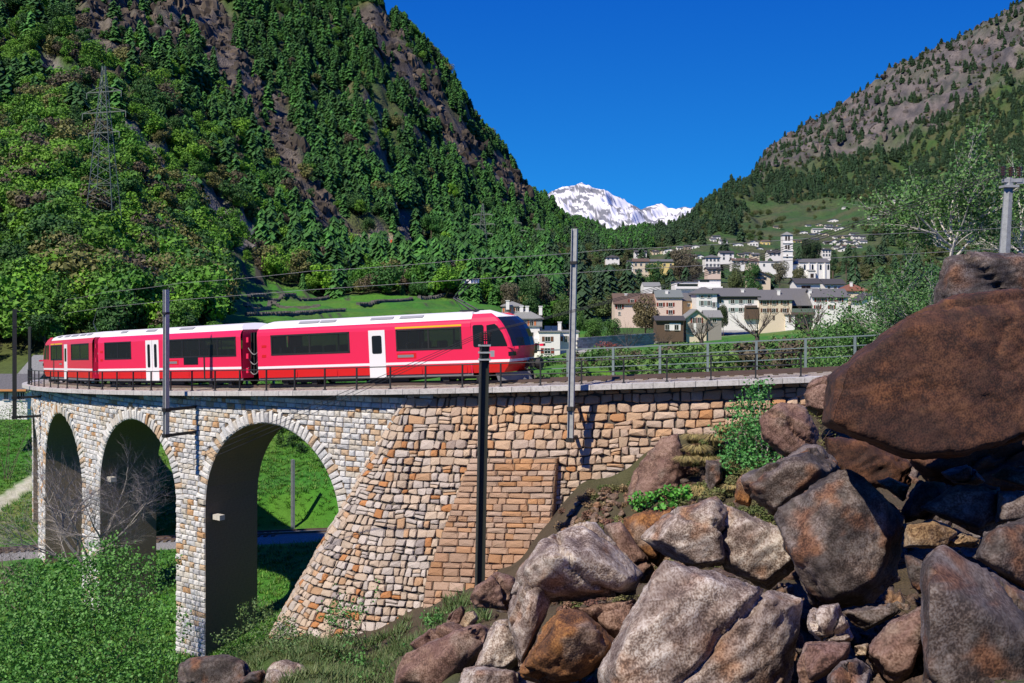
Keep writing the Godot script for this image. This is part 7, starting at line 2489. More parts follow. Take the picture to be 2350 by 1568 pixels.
		for k in 7:
			var a := TAU * k / 7.0
			grow(b, tips, Vector3(0, up * rf(0.85, 1.0), 0), Vector3(cos(a), rf(0.6, 1.6), sin(a)).normalized(), s[3] * 0.42, thick * 0.4, 2, 0.4, -0.2, 3)
		put_mesh("branches", mesh_of(b), M.bark, t)
	# the rust red bush by the garden wall
	var rb := P(1390.0, 800.0, 222.0)
	rb.y = ground_h(rb.x, rb.z)
	var rt := thing("red_bush", "low rust red bush before the grey garden wall", "bush", rb)
	var fb := MB.new()
	foliage(fb, bush_tips(fb, [[Vector3(0, 0.9, 0), Vector3(2.2, 1.0, 1.2)], [Vector3(1.8, 0.7, 0), Vector3(1.6, 0.8, 1.0)]], 400), 4, 0.2, 0.2, K(0.22, 0.05, 0.04), K(0.3, 0.1, 0.07))
	tag(obj("foliage", fb, M.leaves, rt), "", "", "", "stuff")

# ---- plants
func grow(bark: MB, tips: Array, p: Vector3, dir: Vector3, len_: float, r: float, depth: int, spread: float, droop: float, kids: int) -> void:
	var path := PackedVector3Array([p])
	var rad := PackedFloat32Array([r])
	var d := dir
	var q := p
	var segs := 4
	for i in segs:
		d = (d + Vector3(rf(-1, 1), rf(-0.6, 0.8), rf(-1, 1)) * 0.16 + Vector3.DOWN * droop * 0.1).normalized()
		q += d * len_ / segs
		path.push_back(q)
		rad.push_back(r * lerpf(1.0, 0.5, float(i + 1) / segs))
	bark.tube(path, rad, 6 if r > 0.05 else 4 if r > 0.018 else 3)
	if depth <= 0:
		tips.push_back([path[2], d, len_]); tips.push_back([q, d, len_])
		return
	for k in kids:
		var t := rf(0.35, 1.0)
		var at := path[int(t * segs)]
		var ax := Vector3(rf(-1, 1), rf(-0.3, 0.6), rf(-1, 1)).normalized()
		var nd := (d * (1.0 - spread) + ax * spread).normalized()
		grow(bark, tips, at, nd, len_ * rf(0.55, 0.8), r * 0.5, depth - 1, spread, droop, kids)
	grow(bark, tips, q, (d + Vector3(rf(-1, 1), 0, rf(-1, 1)) * 0.2).normalized(), len_ * 0.75, r * 0.5, depth - 1, spread, droop, kids)

func foliage(b: MB, tips: Array, per: int, cloud: float, size: float, c1: Color, c2: Color) -> void:
	for t in tips:
		for i in per:
			var o := Vector3(rf(-1, 1), rf(-1, 1), rf(-1, 1))
			var p: Vector3 = t[0] + o * cloud
			var s := size * rf(0.6, 1.3)
			var al := Vector3(rf(-1, 1), rf(-0.9, 0.5), rf(-1, 1)).normalized()
			var sd := al.cross(Vector3(rf(-1, 1), rf(-1, 1), rf(-1, 1))).normalized()
			b.col = jit(c1.lerp(c2, rng.randf()), 0.12)
			b.leaf(p, al * s, sd * s * 0.75)

func bush_tips(b: MB, lobes: Array, n: int) -> Array:   # points spread over overlapping rounded lobes: [centre, radii]
	var tips := []
	var vol := 0.0
	for l in lobes: vol += l[1].x * l[1].y + l[1].z * l[1].x
	for l in lobes:
		var k := int(n * (l[1].x * l[1].y + l[1].z * l[1].x) / vol)
		for i in k:
			var v := Vector3(rf(-1, 1), rf(-1, 1), rf(-1, 1))
			while v.length() > 1.0 or v.length() < 0.45: v = Vector3(rf(-1, 1), rf(-1, 1), rf(-1, 1))
			var p: Vector3 = l[0] + v * l[1]
			if nz.get_noise_3dv(p * 1.1) < -0.12: continue
			tips.push_back([p, v, 1.0])
	return tips

# prototypes seen from afar, metres, foot at the origin
func conifer_mesh(h: float, r: float, sd: int) -> ArrayMesh:
	rng.seed = sd
	var b := MB.new()
	b.col = K(0.9, 0.7, 0.5)
	b.tube(PackedVector3Array([Vector3.ZERO, Vector3(0, h * 0.9, 0)]), PackedFloat32Array([h * 0.016, h * 0.004]), 5)
	var layers := 15
	for k in layers:
		var t := float(k) / layers
		var y := h * (0.10 + 0.86 * t)
		var rr := r * pow(1.0 - t, 0.85) * rf(0.85, 1.1) + 0.15
		var n := int(lerpf(12.0, 5.0, t))
		var off := rf(0, TAU)
		for i in n:
			var a := off + TAU * i / n + rf(-0.2, 0.2)
			var d := Vector3(cos(a), 0, sin(a))
			var s := Vector3(-sin(a), 0, cos(a))
			var l := rr * rf(0.55, 1.2)
			b.col = G(rf(0.65, 1.1))
			var w := l * 0.3
			var p0 := Vector3(0, y + h * 0.07, 0)
			var p1 := Vector3(0, y, 0) + d * l * 0.6 + Vector3.DOWN * l * 0.12
			var p2 := Vector3(0, y, 0) + d * l + Vector3.DOWN * l * 0.42
			b.tri(p0, p1 + s * w, p1 - s * w)
			b.tri(p1 + s * w, p2, p1 - s * w)
			b.tri(p1 + s * w * 0.9, p1 + s * w * 0.4 + Vector3.DOWN * l * 0.3, p1)
			b.tri(p1 - s * w * 0.9, p1, p1 - s * w * 0.4 + Vector3.DOWN * l * 0.3)
	b.col = G(1.0)
	b.tri(Vector3(0, h, 0), Vector3(0.12, h * 0.9, 0), Vector3(-0.12, h * 0.9, 0))
	b.tri(Vector3(0, h, 0), Vector3(0, h * 0.9, 0.12), Vector3(0, h * 0.9, -0.12))
	return mesh_of(b)

func broad_parts(h: float, r: float, leaves: int, leaf: float, sd: int, low := 0.18) -> Array:   # [trunk builder, crown builder]
	rng.seed = sd
	var tr := MB.new()
	tr.col = K(0.12, 0.09, 0.07)
	tr.tube(PackedVector3Array([Vector3.ZERO, Vector3(rf(-0.2, 0.2), h * 0.35, rf(-0.2, 0.2)), Vector3(rf(-0.4, 0.4), h * 0.8, 0)]), PackedFloat32Array([h * 0.022, h * 0.016, h * 0.005]), 5)
	var lobes := []
	var k := 7
	for i in k:
		var a := TAU * i / k + rf(-0.4, 0.4)
		var t := rf(low + 0.2, 0.85)
		var q := r * rf(0.35, 0.62)
		var c := Vector3(cos(a) * r * 0.5, h * t, sin(a) * r * 0.5)
		lobes.push_back([c, Vector3(q, q * rf(0.7, 1.0), q)])
		tr.rod(Vector3(0, h * t * 0.55, 0), c, h * 0.008, 4, h * 0.003)
	lobes.push_back([Vector3(0, h * 0.72, 0), Vector3(r * 0.55, h * 0.26, r * 0.55)])
	var cr := MB.new()
	for l in lobes:
		for i in leaves / lobes.size():
			var v := Vector3(rf(-1, 1), rf(-1, 1), rf(-1, 1))
			while v.length() > 1.0 or v.length() < 0.4: v = Vector3(rf(-1, 1), rf(-1, 1), rf(-1, 1))
			var p: Vector3 = l[0] + v * l[1]
			var s := leaf * rf(0.6, 1.4)
			var nn := (v + Vector3(rf(-1, 1), rf(-0.6, 1), rf(-1, 1)) * 0.9).normalized()
			var al := nn.cross(Vector3(rf(-1, 1), rf(-1, 1), rf(-1, 1))).normalized()
			var sd2 := nn.cross(al)
			cr.col = G(rf(0.6, 1.12))
			cr.tri(p + al * s, p - al * s * 0.6 + sd2 * s * 0.8, p - al * s * 0.5 - sd2 * s * 0.9)
	return [tr, cr]

func both(parts: Array) -> ArrayMesh:
	var b: MB = parts[1]
	b.v.append_array((parts[0] as MB).v)
	b.c.append_array((parts[0] as MB).c)
	return mesh_of(b)

var tree_kinds := {}

func tree_thing(kind: String, called: String, label: String, at: Vector3, h: float, wide: float, tint: Color, group: String) -> Node3D:
	var key := kind + "%d" % (rng.randi() % 3)
	if not tree_kinds.has(key):
		var keep := rng.state
		var sd := hash(key) % 10000
		var parts := []
		if kind == "conifer": parts = [null, conifer_mesh(10.0, 2.3, sd)]
		elif kind == "poplar":
			var p := broad_parts(10.0, 1.1, 900, 0.2, sd, 0.05)
			parts = [mesh_of(p[0]), mesh_of(p[1])]
		else:
			var p := broad_parts(10.0, 4.2, 4200, 0.22, sd)
			parts = [mesh_of(p[0]), mesh_of(p[1])]
		tree_kinds[key] = parts
		rng.state = keep
	var m := vmat("tree_%02d_%02d_%02d" % [int(tint.r * 200), int(tint.g * 200), int(tint.b * 200)], 0.7)
	m.albedo_color = Color(tint.r, tint.g, tint.b).linear_to_srgb()
	m.backlight_enabled = true
	m.backlight = Color(0.35, 0.35, 0.35)
	var t := thing(called, label, "tree", at, rf(0, TAU), group)
	t.scale = Vector3(wide / 10.0 * h / 10.0, h / 10.0, wide / 10.0 * h / 10.0) * Vector3(1, 1, 1)
	if kind == "conifer": t.scale = Vector3(wide, h / 10.0, wide)
	else: t.scale = Vector3(wide, h / 10.0, wide)
	if tree_kinds[key][0]: put_mesh("trunk", tree_kinds[key][0], M.bark, t)
	put_mesh("crown", tree_kinds[key][1], m, t)
	return t

func hides_house(sx: float, sy: float, d: float, h: float) -> bool:
	var up := h / d * FL
	for c in clear_of:
		if d < c[2] + 8.0 and absf(sx - c[0]) < 4.0 + 5200.0 / c[2] * 1.6 + up * 0.3 and sy - up < c[1] + 1.0 and sy > c[1] - 10.0: return true
	return false

func scatter(xf: Array, cs: Array, p: Vector3, h: float, w: float, c: Color) -> void:
	var b := Basis(Vector3.UP, rf(0, TAU)).scaled(Vector3(w, h, w))
	xf.push_back(Transform3D(b, p))
	cs.push_back(c)

func build_forest() -> void:
	rng.seed = 99
	var con := [conifer_mesh(1.0, 0.21, 1), conifer_mesh(1.0, 0.25, 2), conifer_mesh(1.0, 0.18, 3)]
	var dec := [both(broad_parts(1.0, 0.42, 1500, 0.034, 4)), both(broad_parts(1.0, 0.5, 1500, 0.036, 5)), both(broad_parts(1.0, 0.36, 1500, 0.032, 6))]
	rng.seed = 100
	var xs := [[], [], [], [], [], []]
	var cs := [[], [], [], [], [], []]
	# the left mountain
	var d := 150.0
	var singles := 0
	while d < 1900.0:
		var step := clampf(d * 0.0088, 2.2, 6.6)
		var x := (-130.0 - CX) / FL * d
		var x1 := (1500.0 - CX) / FL * d
		while x < x1:
			var px := x + rf(-0.5, 0.5) * step
			var pz := -d + rf(-0.5, 0.5) * step
			x += step
			var sx := CX + px / -pz * FL
			if is_meadow(sx, -pz): continue
			if sx > 1290.0 and -pz < 1150.0: continue
			var y := ground_h(px, pz)
			var p := Vector3(px, y, pz)
			var sy := CY - y / -pz * FL
			if sy < -260.0 or sy > 900.0: continue
			# do not plant what the slope in front hides
			var p2 := ground_h(px * 0.93, pz * 0.93)
			if p2 / (-pz * 0.93) > (y + 16.0) / -pz: continue
			var bare := bareness(sx, sy, -pz, p)
			var g0 := ground_h(px + 3.0, pz) - ground_h(px - 3.0, pz)
			var g1 := ground_h(px, pz + 3.0) - ground_h(px, pz - 3.0)
			var slope := sqrt(g0 * g0 + g1 * g1) / 6.0
			var dens := 0.86 * (1.0 - bare * 0.93)
			dens *= 1.0 - 0.75 * smoothstep(1.5, 2.6, slope)
			var n := nz.get_noise_2d(px * 0.008, pz * 0.008)
			dens *= 0.72 + 0.5 * n
			if sx > 810.0 and sx < 950.0 and sy > 540.0 and sy < 592.0 and d > 440.0 and d < 575.0: dens = 0.0
			if absf(sx - 240.0) < 26.0 and d > 205.0 and d < 246.0: dens = 0.0
			if rng.randf() > dens: continue
			# conifers higher and to the right, fresh broadleaf low on the left
			var fir := clampf(smoothstep(330.0, 800.0, d + n * 250.0) * 0.86 + smoothstep(500.0, 800.0, sx) * 0.35, 0.04, 0.9)
			if rng.randf() < fir:
				var h := lerpf(5.0, 17.0, rng.randf()) * (0.62 if d < 350.0 else 1.0)
				var k := rng.randi() % 3
				scatter(xs[k], cs[k], p + Vector3.DOWN * 0.3, h, h * rf(0.85, 1.15), jit(K(0.028, 0.11, 0.02).lerp(K(0.06, 0.2, 0.03), rng.randf()), 0.3))
			else:
				var h := lerpf(3.0, 11.0, pow(rng.randf(), 1.3)) * (1.2 if d > 500.0 else 1.0)
				var t := rng.randf()
				var c := K(0.06, 0.21, 0.012).lerp(K(0.16, 0.36, 0.02), rng.randf())
				if t < 0.13: c = K(0.17, 0.18, 0.05)
				elif t < 0.22: c = K(0.12, 0.1, 0.06)
				elif t < 0.44: c = K(0.035, 0.125, 0.018)
				if singles < 130 and d < 300.0 and rng.randf() < 0.4:
					singles += 1
					var shade := "fresh green" if c.g > 0.14 else "olive brown" if t < 0.22 else "deep green"
					tree_thing("broad", "broadleaf_tree", "%s broadleaf tree low on the left mountainside" % shade, p + Vector3.DOWN * 0.3, h, h * 0.1 * rf(0.9, 1.2), [K(0.08, 0.22, 0.015), K(0.13, 0.12, 0.05), K(0.03, 0.11, 0.018)][0 if shade == "fresh green" else 1 if shade == "olive brown" else 2], "broadleaf trees low on the left mountainside")
				else:
					var k := 3 + rng.randi() % 3
					scatter(xs[k], cs[k], p + Vector3.DOWN * 0.3, h, h * rf(0.9, 1.3), jit(c, 0.2))
		d += step * 0.95
	# the wooded hill, the orchards and the far mountain on the right
	d = 330.0
	while d < 3300.0:
		var step := clampf(d * 0.0085, 6.0, 17.0)
		var x := (1200.0 - CX) / FL * d
		var x1 := (2420.0 - CX) / FL * d
		while x < x1:
			var px := x + rf(-0.5, 0.5) * step
			var pz := -d + rf(-0.5, 0.5) * step
			x += step
			var sx := CX + px / -pz * FL
			if sx < 1290.0 and d > 1150.0 or sx < 1280.0 and d < 420.0: continue
			var y := ground_h(px, pz)
			var p := Vector3(px, y, pz)
			var sy := CY - y / -pz * FL
			if sy < -60.0: continue
			var p2 := ground_h(px * 0.93, pz * 0.93)
			if p2 / (-pz * 0.93) > (y + 16.0) / -pz: continue
			var n := nz.get_noise_2d(px * 0.006, pz * 0.006)
			var dens := 0.0
			var fir := 0.2
			if d > 1150.0 and sx < 1700.0 or d > 1750.0 or d > 1300.0 and sy < 470.0 + (sx - 1700.0) * -0.05:
				dens = 0.8 + n * 0.5
				fir = 0.75
				if d > 1900.0:
					dens = (0.95 + n * 0.4) * (1.0 - bareness(sx, sy, d, p) * 0.72)
					fir = 0.5
			else:
				dens = 0.16 + n * 0.5
				if sx < 1560.0 and d > 400.0: dens = 0.4 + n * 0.8
				if sx > 1980.0: dens = 0.3 + n * 0.6
				if sy > 640.0 and sx > 1560.0 and sx < 1960.0: dens *= 0.25
				if sx > 1420.0 and sx < 2010.0 and sy > 470.0 and sy <= 640.0: dens *= 0.4
				if d < 620.0 and sx > 1400.0 and sx < 1960.0: dens *= 0.5
				if sx > 1350.0 and sx < 1500.0 and sy > 598.0 and sy < 668.0 and n < 0.15: dens *= 0.12
			if rng.randf() > dens: continue
			if d < 1250.0 and hides_house(sx, sy, -pz, 8.0): continue
			if rng.randf() < fir:
				var h := rf(9.0, 17.0) * (1.25 if d > 1900.0 else 1.0)
				var k := rng.randi() % 3
				scatter(xs[k], cs[k], p + Vector3.DOWN * 0.3, h, h * rf(0.9, 1.2), jit(K(0.026, 0.075, 0.026).lerp(K(0.04, 0.09, 0.035), rng.randf()), 0.25))
			else:
				var h := rf(4.5, 9.5)
				var k := 3 + rng.randi() % 3
				var c := K(0.06, 0.13, 0.025).lerp(K(0.12, 0.125, 0.05), rng.randf())
				scatter(xs[k], cs[k], p + Vector3.DOWN * 0.3, h, h * rf(0.9, 1.4), jit(c, 0.2))
		d += step * 0.9
	var fm := vmat("forest_leaf", 0.75)
	fm.backlight_enabled = true
	fm.backlight = Color(0.3, 0.3, 0.3)
	var names := ["pine_forest", "pine_forest", "pine_forest", "mixed_forest", "mixed_forest", "mixed_forest"]
	var total := 0
	for k in 6:
		total += xs[k].size()
		swarm(names[k], con[k] if k < 3 else dec[k - 3], fm, xs[k], cs[k], null, "dark conifers covering the mountain slopes" if k < 3 else "fresh broadleaf woods on the valley slopes")
	print("forest ", total)

func build_crags() -> void:
	# broken rock standing out of the slopes: chunks set into the crags, the scree and the far cliffs
	rng.seed = 64
	var kinds := []
	for k in 4:
		var pts := PackedVector3Array()
		for i in 11: pts.push_back(Vector3(rf(-1, 1), rf(-0.8, 0.8), rf(-1, 1)).normalized() * rf(0.7, 1.0))
		rock_seed += 1.0
		var got := rock_mesh(pts, 4, 24.0, 1.2, G(1.0), G(0.55), K(1.1, 0.95, 0.8), rock_seed)
		kinds.push_back(flat_copy(got[0]))
	var xs := [[], [], [], []]
	var cs := [[], [], [], []]
	var d := 150.0
	while d < 3300.0:
		var step := clampf(d * 0.008, 2.2, 22.0)
		var x := (-130.0 - CX) / FL * d
		var x1 := ((1300.0 if d < 1700.0 else 2450.0) - CX) / FL * d
		if d >= 1700.0: x = (1600.0 - CX) / FL * d
		while x < x1:
			var px := x + rf(-0.5, 0.5) * step
			var pz := -d + rf(-0.5, 0.5) * step
			x += step
			var sx := CX + px / -pz * FL
			if is_meadow(sx, -pz): continue
			var y := ground_h(px, pz)
			var p := Vector3(px, y, pz)
			var sy := CY - y / -pz * FL
			if sy < -200.0 or sy > 900.0: continue
			var p2 := ground_h(px * 0.93, pz * 0.93)
			if p2 / (-pz * 0.93) > (y + 12.0) / -pz: continue
			var bare := bareness(sx, sy, -pz, p)
			var q := Vector2(sx, sy)
			var loose := sx < 1300.0 and (near_line(q, scree[0]) < 40.0 or near_line(q, scree[2]) < 26.0)
			if rng.randf() > bare * (0.55 if loose else 0.7 if d < 1700.0 else 0.3): continue
			var s := step * rf(0.5, 1.3) * (1.7 if rng.randf() < 0.12 else 1.0) * (0.6 if d > 1700.0 else 1.0) * (0.32 if loose else 1.0)
			var k := rng.randi() % 4
			var b := Basis(Vector3(rf(-1, 1), rf(-1, 1), rf(-1, 1)).normalized(), rf(0, TAU)).scaled(Vector3(s * rf(0.7, 1.1), s * rf(0.8, 1.7), s * rf(0.7, 1.1)))
			xs[k].push_back(Transform3D(b, p - Vector3.UP * s * 0.45))
			var c := K(0.045, 0.037, 0.03).lerp(K(0.15, 0.12, 0.09), pow(rng.randf(), 1.6))
			if loose: c = K(0.2, 0.185, 0.17)
			elif d > 1700.0: c = K(0.08, 0.075, 0.076).lerp(K(0.18, 0.15, 0.135), pow(rng.randf(), 1.3))
			cs[k].push_back(jit(c, 0.2))
		d += step * 0.95
	for k in 4: swarm("crag", kinds[k], vmat("crag_rock", 0.95), xs[k], cs[k], null, "dark broken rock outcrops and scree on the mountainsides")
	# scrub along the meadow's edge, heather and grass on the bank by the wall
	var sm := both(broad_parts(1.0, 0.75, 260, 0.1, 12, 0.0))
	rng.seed = 66
	var bx_ := []
	var bc := []
	for i in 620:
		var sx := rf(1225, 1960)
		var dd := rf(63.0, 120.0)
		if nz.get_noise_2d(sx * 0.011, dd * 0.07) < 0.02 - (0.12 if dd < 72.0 else 0.0): continue
		var h := rf(0.5, 1.7) * (0.8 if sx < 1500.0 else 1.15)
		var tone := K(0.05, 0.16, 0.025).lerp(K(0.13, 0.24, 0.05), rng.randf())
		if rng.randf() < 0.25: tone = K(0.12, 0.1, 0.06)
		scatter(bx_, bc, on_ground(sx, dd) + Vector3.DOWN * 0.1, h, h * rf(0.8, 1.2), tone)
	for i in 300:      # bushes in the meadow seen under the arches and at the left
		var sx := rf(-30, 800)
		var dd := rf(92.0, 125.0)
		if nz.get_noise_2d(sx * 0.008, dd * 0.05 + 9.0) < 0.12 or sx < 110.0: continue
		scatter(bx_, bc, on_ground(sx, dd), rf(0.4, 1.3), rf(0.6, 1.3), K(0.03, 0.1, 0.02).lerp(K(0.07, 0.15, 0.02), rng.randf()))
	for i in 500:      # the bank at the foot of the wall
		var sx := rf(1270, 1900)
		var dd := rf(36.0, 50.5)
		var p := on_ground(sx, dd)
		var h := rf(0.15, 0.42)
		var tone := K(0.2, 0.09, 0.07).lerp(K(0.28, 0.2, 0.1), rng.randf())
		if sx > 1600.0 or rng.randf() < 0.3: tone = K(0.09, 0.14, 0.03).lerp(K(0.2, 0.18, 0.07), rng.randf())
		scatter(bx_, bc, p + Vector3.DOWN * 0.03, h, h * rf(1.0, 1.7), jit(tone, 0.2))
	var fm2 := vmat("forest_leaf", 0.75)
	swarm("scrub", sm, fm2, bx_, bc, null, "low scrub of green and brown bushes on the meadows and banks")
	# fine meadow grass under and left of the viaduct
	var blade := MB.new()
	for k in 6:
		var a := TAU * k / 6.0
		var dd := Vector3(cos(a), 0, sin(a))
		blade.col = G(rf(0.7, 1.15))
		blade.tri(dd * 0.1 - dd.cross(Vector3.UP) * 0.06, dd * 0.5 + Vector3.UP * rf(0.25, 0.5), dd * 0.1 + dd.cross(Vector3.UP) * 0.06)
	var gx := []
	var gc := []
	for i in 16000:
		var sx := rf(-60, 800)
		var dd := rf(60.0, 126.0)
		var p := on_ground(sx, dd)
		var off := absf(dd + track_low(clampf((p.x + 52.0) / 58.0, -0.4, 1.3)).z)
		if off < 3.0 or near_line(Vector2(sx, CY - p.y / dd * FL), lane) < 15.0: continue
		gx.push_back(Transform3D(Basis(Vector3.UP, rf(0, TAU)).scaled(Vector3.ONE * rf(0.35, 0.9)), p))
		gc.push_back(jit(K(0.05, 0.2, 0.015).lerp(K(0.16, 0.26, 0.03), pow(rng.randf(), 2.0)), 0.25))
	swarm("meadow_grass", mesh_of(blade), M.leaves, gx, gc, null, "meadow grass behind and under the viaduct arches")

func build_near_plants() -> void:
	rng.seed = 5
	var leafy: Material = M.leaves
	# dense bush in the lower left corner, in front of the arches
	var base := on_ground(190.0, 50.0)
	var bush := thing("leafy_bush", "dense green leafy bush filling the lower left corner before the arches", "bush", base)
	var lobes := []
	for l in [[20, 1440, 52, 3.2], [110, 1380, 53, 2.6], [200, 1350, 54, 2.4], [290, 1340, 54, 2.2], [60, 1560, 50, 3.2], [200, 1480, 50, 3.2], [310, 1450, 51, 2.4], [330, 1570, 49, 2.2], [150, 1600, 48, 3.0], [250, 1280, 56, 1.4], [-60, 1500, 50, 3.0], [370, 1300, 57, 1.0]]:
		lobes.push_back([P(l[0], l[1], l[2]) - base, Vector3(l[3], l[3] * 0.85, l[3])])
	var lb := MB.new()
	foliage(lb, bush_tips(lb, lobes, 7200), 6, 0.26, 0.15, K(0.045, 0.17, 0.022), K(0.13, 0.32, 0.06))
	tag(obj("foliage", lb, leafy, bush), "", "", "", "stuff")
	var st := MB.new()
	st.col = K(0.11, 0.085, 0.06)
	for l in lobes: st.rod(Vector3(rf(-2, 2), -0.4, rf(-1, 1)), l[0], 0.07, 5, 0.02)
	obj("stem", st, M.bark, bush)
	# the bare pale tree standing in front of the second pier
	var bt := P(205.0, 1330.0, 58.0)
	var bare := thing("bare_tree", "bare pale branched tree standing before the left piers", "tree", bt)
	var bb := MB.new()
	bb.col = K(0.34, 0.31, 0.28)
	var tips := []
	for s in [[195, 1240, 0.11, Vector3(-0.45, 1, 0.1)], [215, 1240, 0.12, Vector3(0.28, 1, 0)], [205, 1260, 0.08, Vector3(-0.8, 0.7, 0.3)], [215, 1220, 0.07, Vector3(0.8, 0.75, 0.2)], [205, 1230, 0.07, Vector3(-0.1, 1, 0.3)]]:
		grow(bb, tips, P(s[0], s[1] + 60, 58.0) - bt, (s[3] as Vector3).normalized(), 2.5, s[2], 5, 0.48, 0.12, 3)
	obj("branches", bb, M.bark, bare)
	# a second bare shrub, low, at the left edge
	var bt2 := P(60.0, 1400.0, 56.0)
	var bare2 := thing("bare_shrub", "low bare twiggy shrub at the left edge above the leafy bush", "shrub", bt2)
	bb = MB.new()
	bb.col = K(0.2, 0.17, 0.14)
	for k in 5: grow(bb, tips, Vector3(rf(-1.6, 1.6), 0, 0), Vector3(rf(-1, 1), 1, rf(-0.4, 0.4)).normalized(), 1.8, 0.04, 3, 0.55, 0.1, 3)
	obj("branches", bb, M.bark, bare2)
	# trees on the right, behind the railing and boulders
	var spec := [
		["birch_tree", "tall birch with white trunk and thin fresh leaves, right, behind the grey boulder", 2185.0, 640.0, 58.0, 5.6, 0.13, K(0.05, 0.15, 0.03), K(0.12, 0.24, 0.06), 9, 0.17, 0.75],
		["birch_tree", "leafy birch leaning left between the village and the brown boulder", 2060.0, 800.0, 60.0, 4.2, 0.12, K(0.045, 0.14, 0.03), K(0.1, 0.22, 0.055), 7, 0.13, 0.6],
		["birch_tree", "round leafy young tree behind the end of the far railing", 1960.0, 880.0, 62.0, 2.9, 0.09, K(0.045, 0.15, 0.03), K(0.11, 0.25, 0.06), 9, 0.13, 0.55],
		["birch_tree", "leafy tree right of the concrete pole at the right edge", 2345.0, 640.0, 66.0, 5.0, 0.14, K(0.04, 0.12, 0.03), K(0.09, 0.19, 0.05), 6, 0.14, 0.7],
		["birch_tree", "leafy tree filling the gap left of the grey boulder", 2130.0, 760.0, 55.0, 3.4, 0.1, K(0.04, 0.13, 0.03), K(0.09, 0.21, 0.05), 8, 0.12, 0.55],
	]
	for s in spec:
		rng.seed = int(s[2])
		var at := P(s[2], s[3], s[4])
		var g := ground_h(at.x, at.z)
		at.y = minf(at.y, g + 0.3) if s[3] > 700.0 else at.y
		var t := thing(s[0], s[1], "tree", at, 0.0, "trees behind the boulders on the right")
		var tb := MB.new()
		tb.col = K(0.55, 0.53, 0.5)
		tips = []
		grow(tb, tips, Vector3(0, -1.0, 0), Vector3(-0.05, 1, 0).normalized(), s[5] * 0.55, s[6], 0, 0.3, 0.0, 0)
		tips = []
		var h: float = s[5]
		var top := Vector3(-0.05, h * 0.42, 0)
		for k in 7:
			var a := TAU * k / 7.0 + rf(-0.3, 0.3)
			grow(tb, tips, Vector3(-0.03, h * rf(0.12, 0.42), 0), Vector3(cos(a), rf(0.35, 1.1), sin(a)).normalized(), h * 0.42, s[6] * 0.45, 3, 0.45, 0.1, 3)
		grow(tb, tips, top, Vector3(0.05, 1, 0).normalized(), h * 0.42, s[6] * 0.6, 3, 0.4, 0.05, 3)
		obj("trunk", tb, M.bark, t)
		var fb := MB.new()
		foliage(fb, tips, s[9], 0.32, s[10], s[7], s[8])
		tag(obj("crown", fb, leafy, t), "", "", "", "stuff")
	# bushes between the railing and the meadow
	var bushes := [
		["dark green bush hiding the foot of the small house at the left edge", 15.0, 955.0, 106.0, 2.6, 0], ["dark leafy bush seen through the right arch beside the small mast", 640.0, 1150.0, 92.0, 2.0, 0], ["dark bush seen through the middle arch", 372.0, 1190.0, 90.0, 2.6, 0],
		["green bush behind the railing beside the brown boulder", 1900.0, 850.0, 56.0, 1.7, 0], ["green bush behind the far railing, below the dark car", 1800.0, 850.0, 66.0, 1.5, 0],
		["light green bush behind the middle of the far railing", 1690.0, 845.0, 70.0, 1.5, 0], ["low green bush behind the railing right of the tall mast", 1585.0, 845.0, 72.0, 1.3, 0],
		["twiggy bush in the meadow behind the far railing's left end", 1450.0, 838.0, 80.0, 1.2, 1], ["tall green thicket behind the railing's right end", 1960.0, 780.0, 70.0, 2.6, 0],
		["dense green thicket between the railing and the village houses", 1880.0, 790.0, 84.0, 2.4, 0]]
	for s in bushes:
		var at := P(s[1], s[2], s[3])
		at.y = ground_h(at.x, at.z)
		var c := P(s[1], s[2], s[3]) - at
		var t := thing("green_bush", s[0], "bush", at)
		var fb := MB.new()
		var r: float = s[4]
		var ls := []
		for k in 5: ls.push_back([Vector3(rf(-r, r), c.y + rf(-0.5, 0.3) * r, rf(-r, r) * 0.6), Vector3(r, r * 0.8, r) * rf(0.6, 0.95)])
		ls.push_back([Vector3(0, c.y * 0.4, 0), Vector3(r * 1.2, maxf(c.y * 0.6, 0.8), r)])
		foliage(fb, bush_tips(fb, ls, 900), 5, 0.25, 0.13, K(0.05, 0.14, 0.025) if s[5] == 0 else K(0.1, 0.1, 0.05), K(0.12, 0.25, 0.06) if s[5] == 0 else K(0.14, 0.15, 0.07))
		tag(obj("foliage", fb, leafy, t), "", "", "", "stuff")
		var sb := MB.new()
		sb.col = K(0.13, 0.1, 0.08)
		for l in ls: sb.rod(Vector3(rf(-0.4, 0.4), -0.2, rf(-0.3, 0.3)), l[0], 0.04, 4, 0.01)
		obj("stem", sb, M.bark, t)
	# the bright shrub at the end of the wall
	var sh := on_ground(1740.0, 45.0)
	var shrub := thing("young_birch_shrub", "bright green leafy shrub at the right end of the rubble wall", "shrub", sh)
	var sl := []
	for l in [[1700, 1000, 45, 1.1], [1760, 1020, 45, 1.1], [1730, 950, 46, 1.0], [1690, 1060, 44, 0.7], [1790, 970, 46, 0.8], [1740, 895, 47, 0.6], [1820, 1030, 44, 0.6], [1750, 1075, 43.5, 0.6]]:
		sl.push_back([P(l[0], l[1], l[2]) - sh, Vector3(l[3], l[3] * 0.9, l[3])])
	var sf := MB.new()
	foliage(sf, bush_tips(sf, sl, 1500), 4, 0.16, 0.13, K(0.035, 0.17, 0.03), K(0.11, 0.32, 0.08))
	tag(obj("foliage", sf, leafy, shrub), "", "", "", "stuff")
	var ss := MB.new()
	ss.col = K(0.4, 0.37, 0.33)
	for l in sl: ss.rod(Vector3(rf(-0.3, 0.3), -0.3, rf(-0.2, 0.2)), l[0] + Vector3.UP * 0.5, 0.035, 5, 0.01)
	obj("stem", ss, M.bark, shrub)
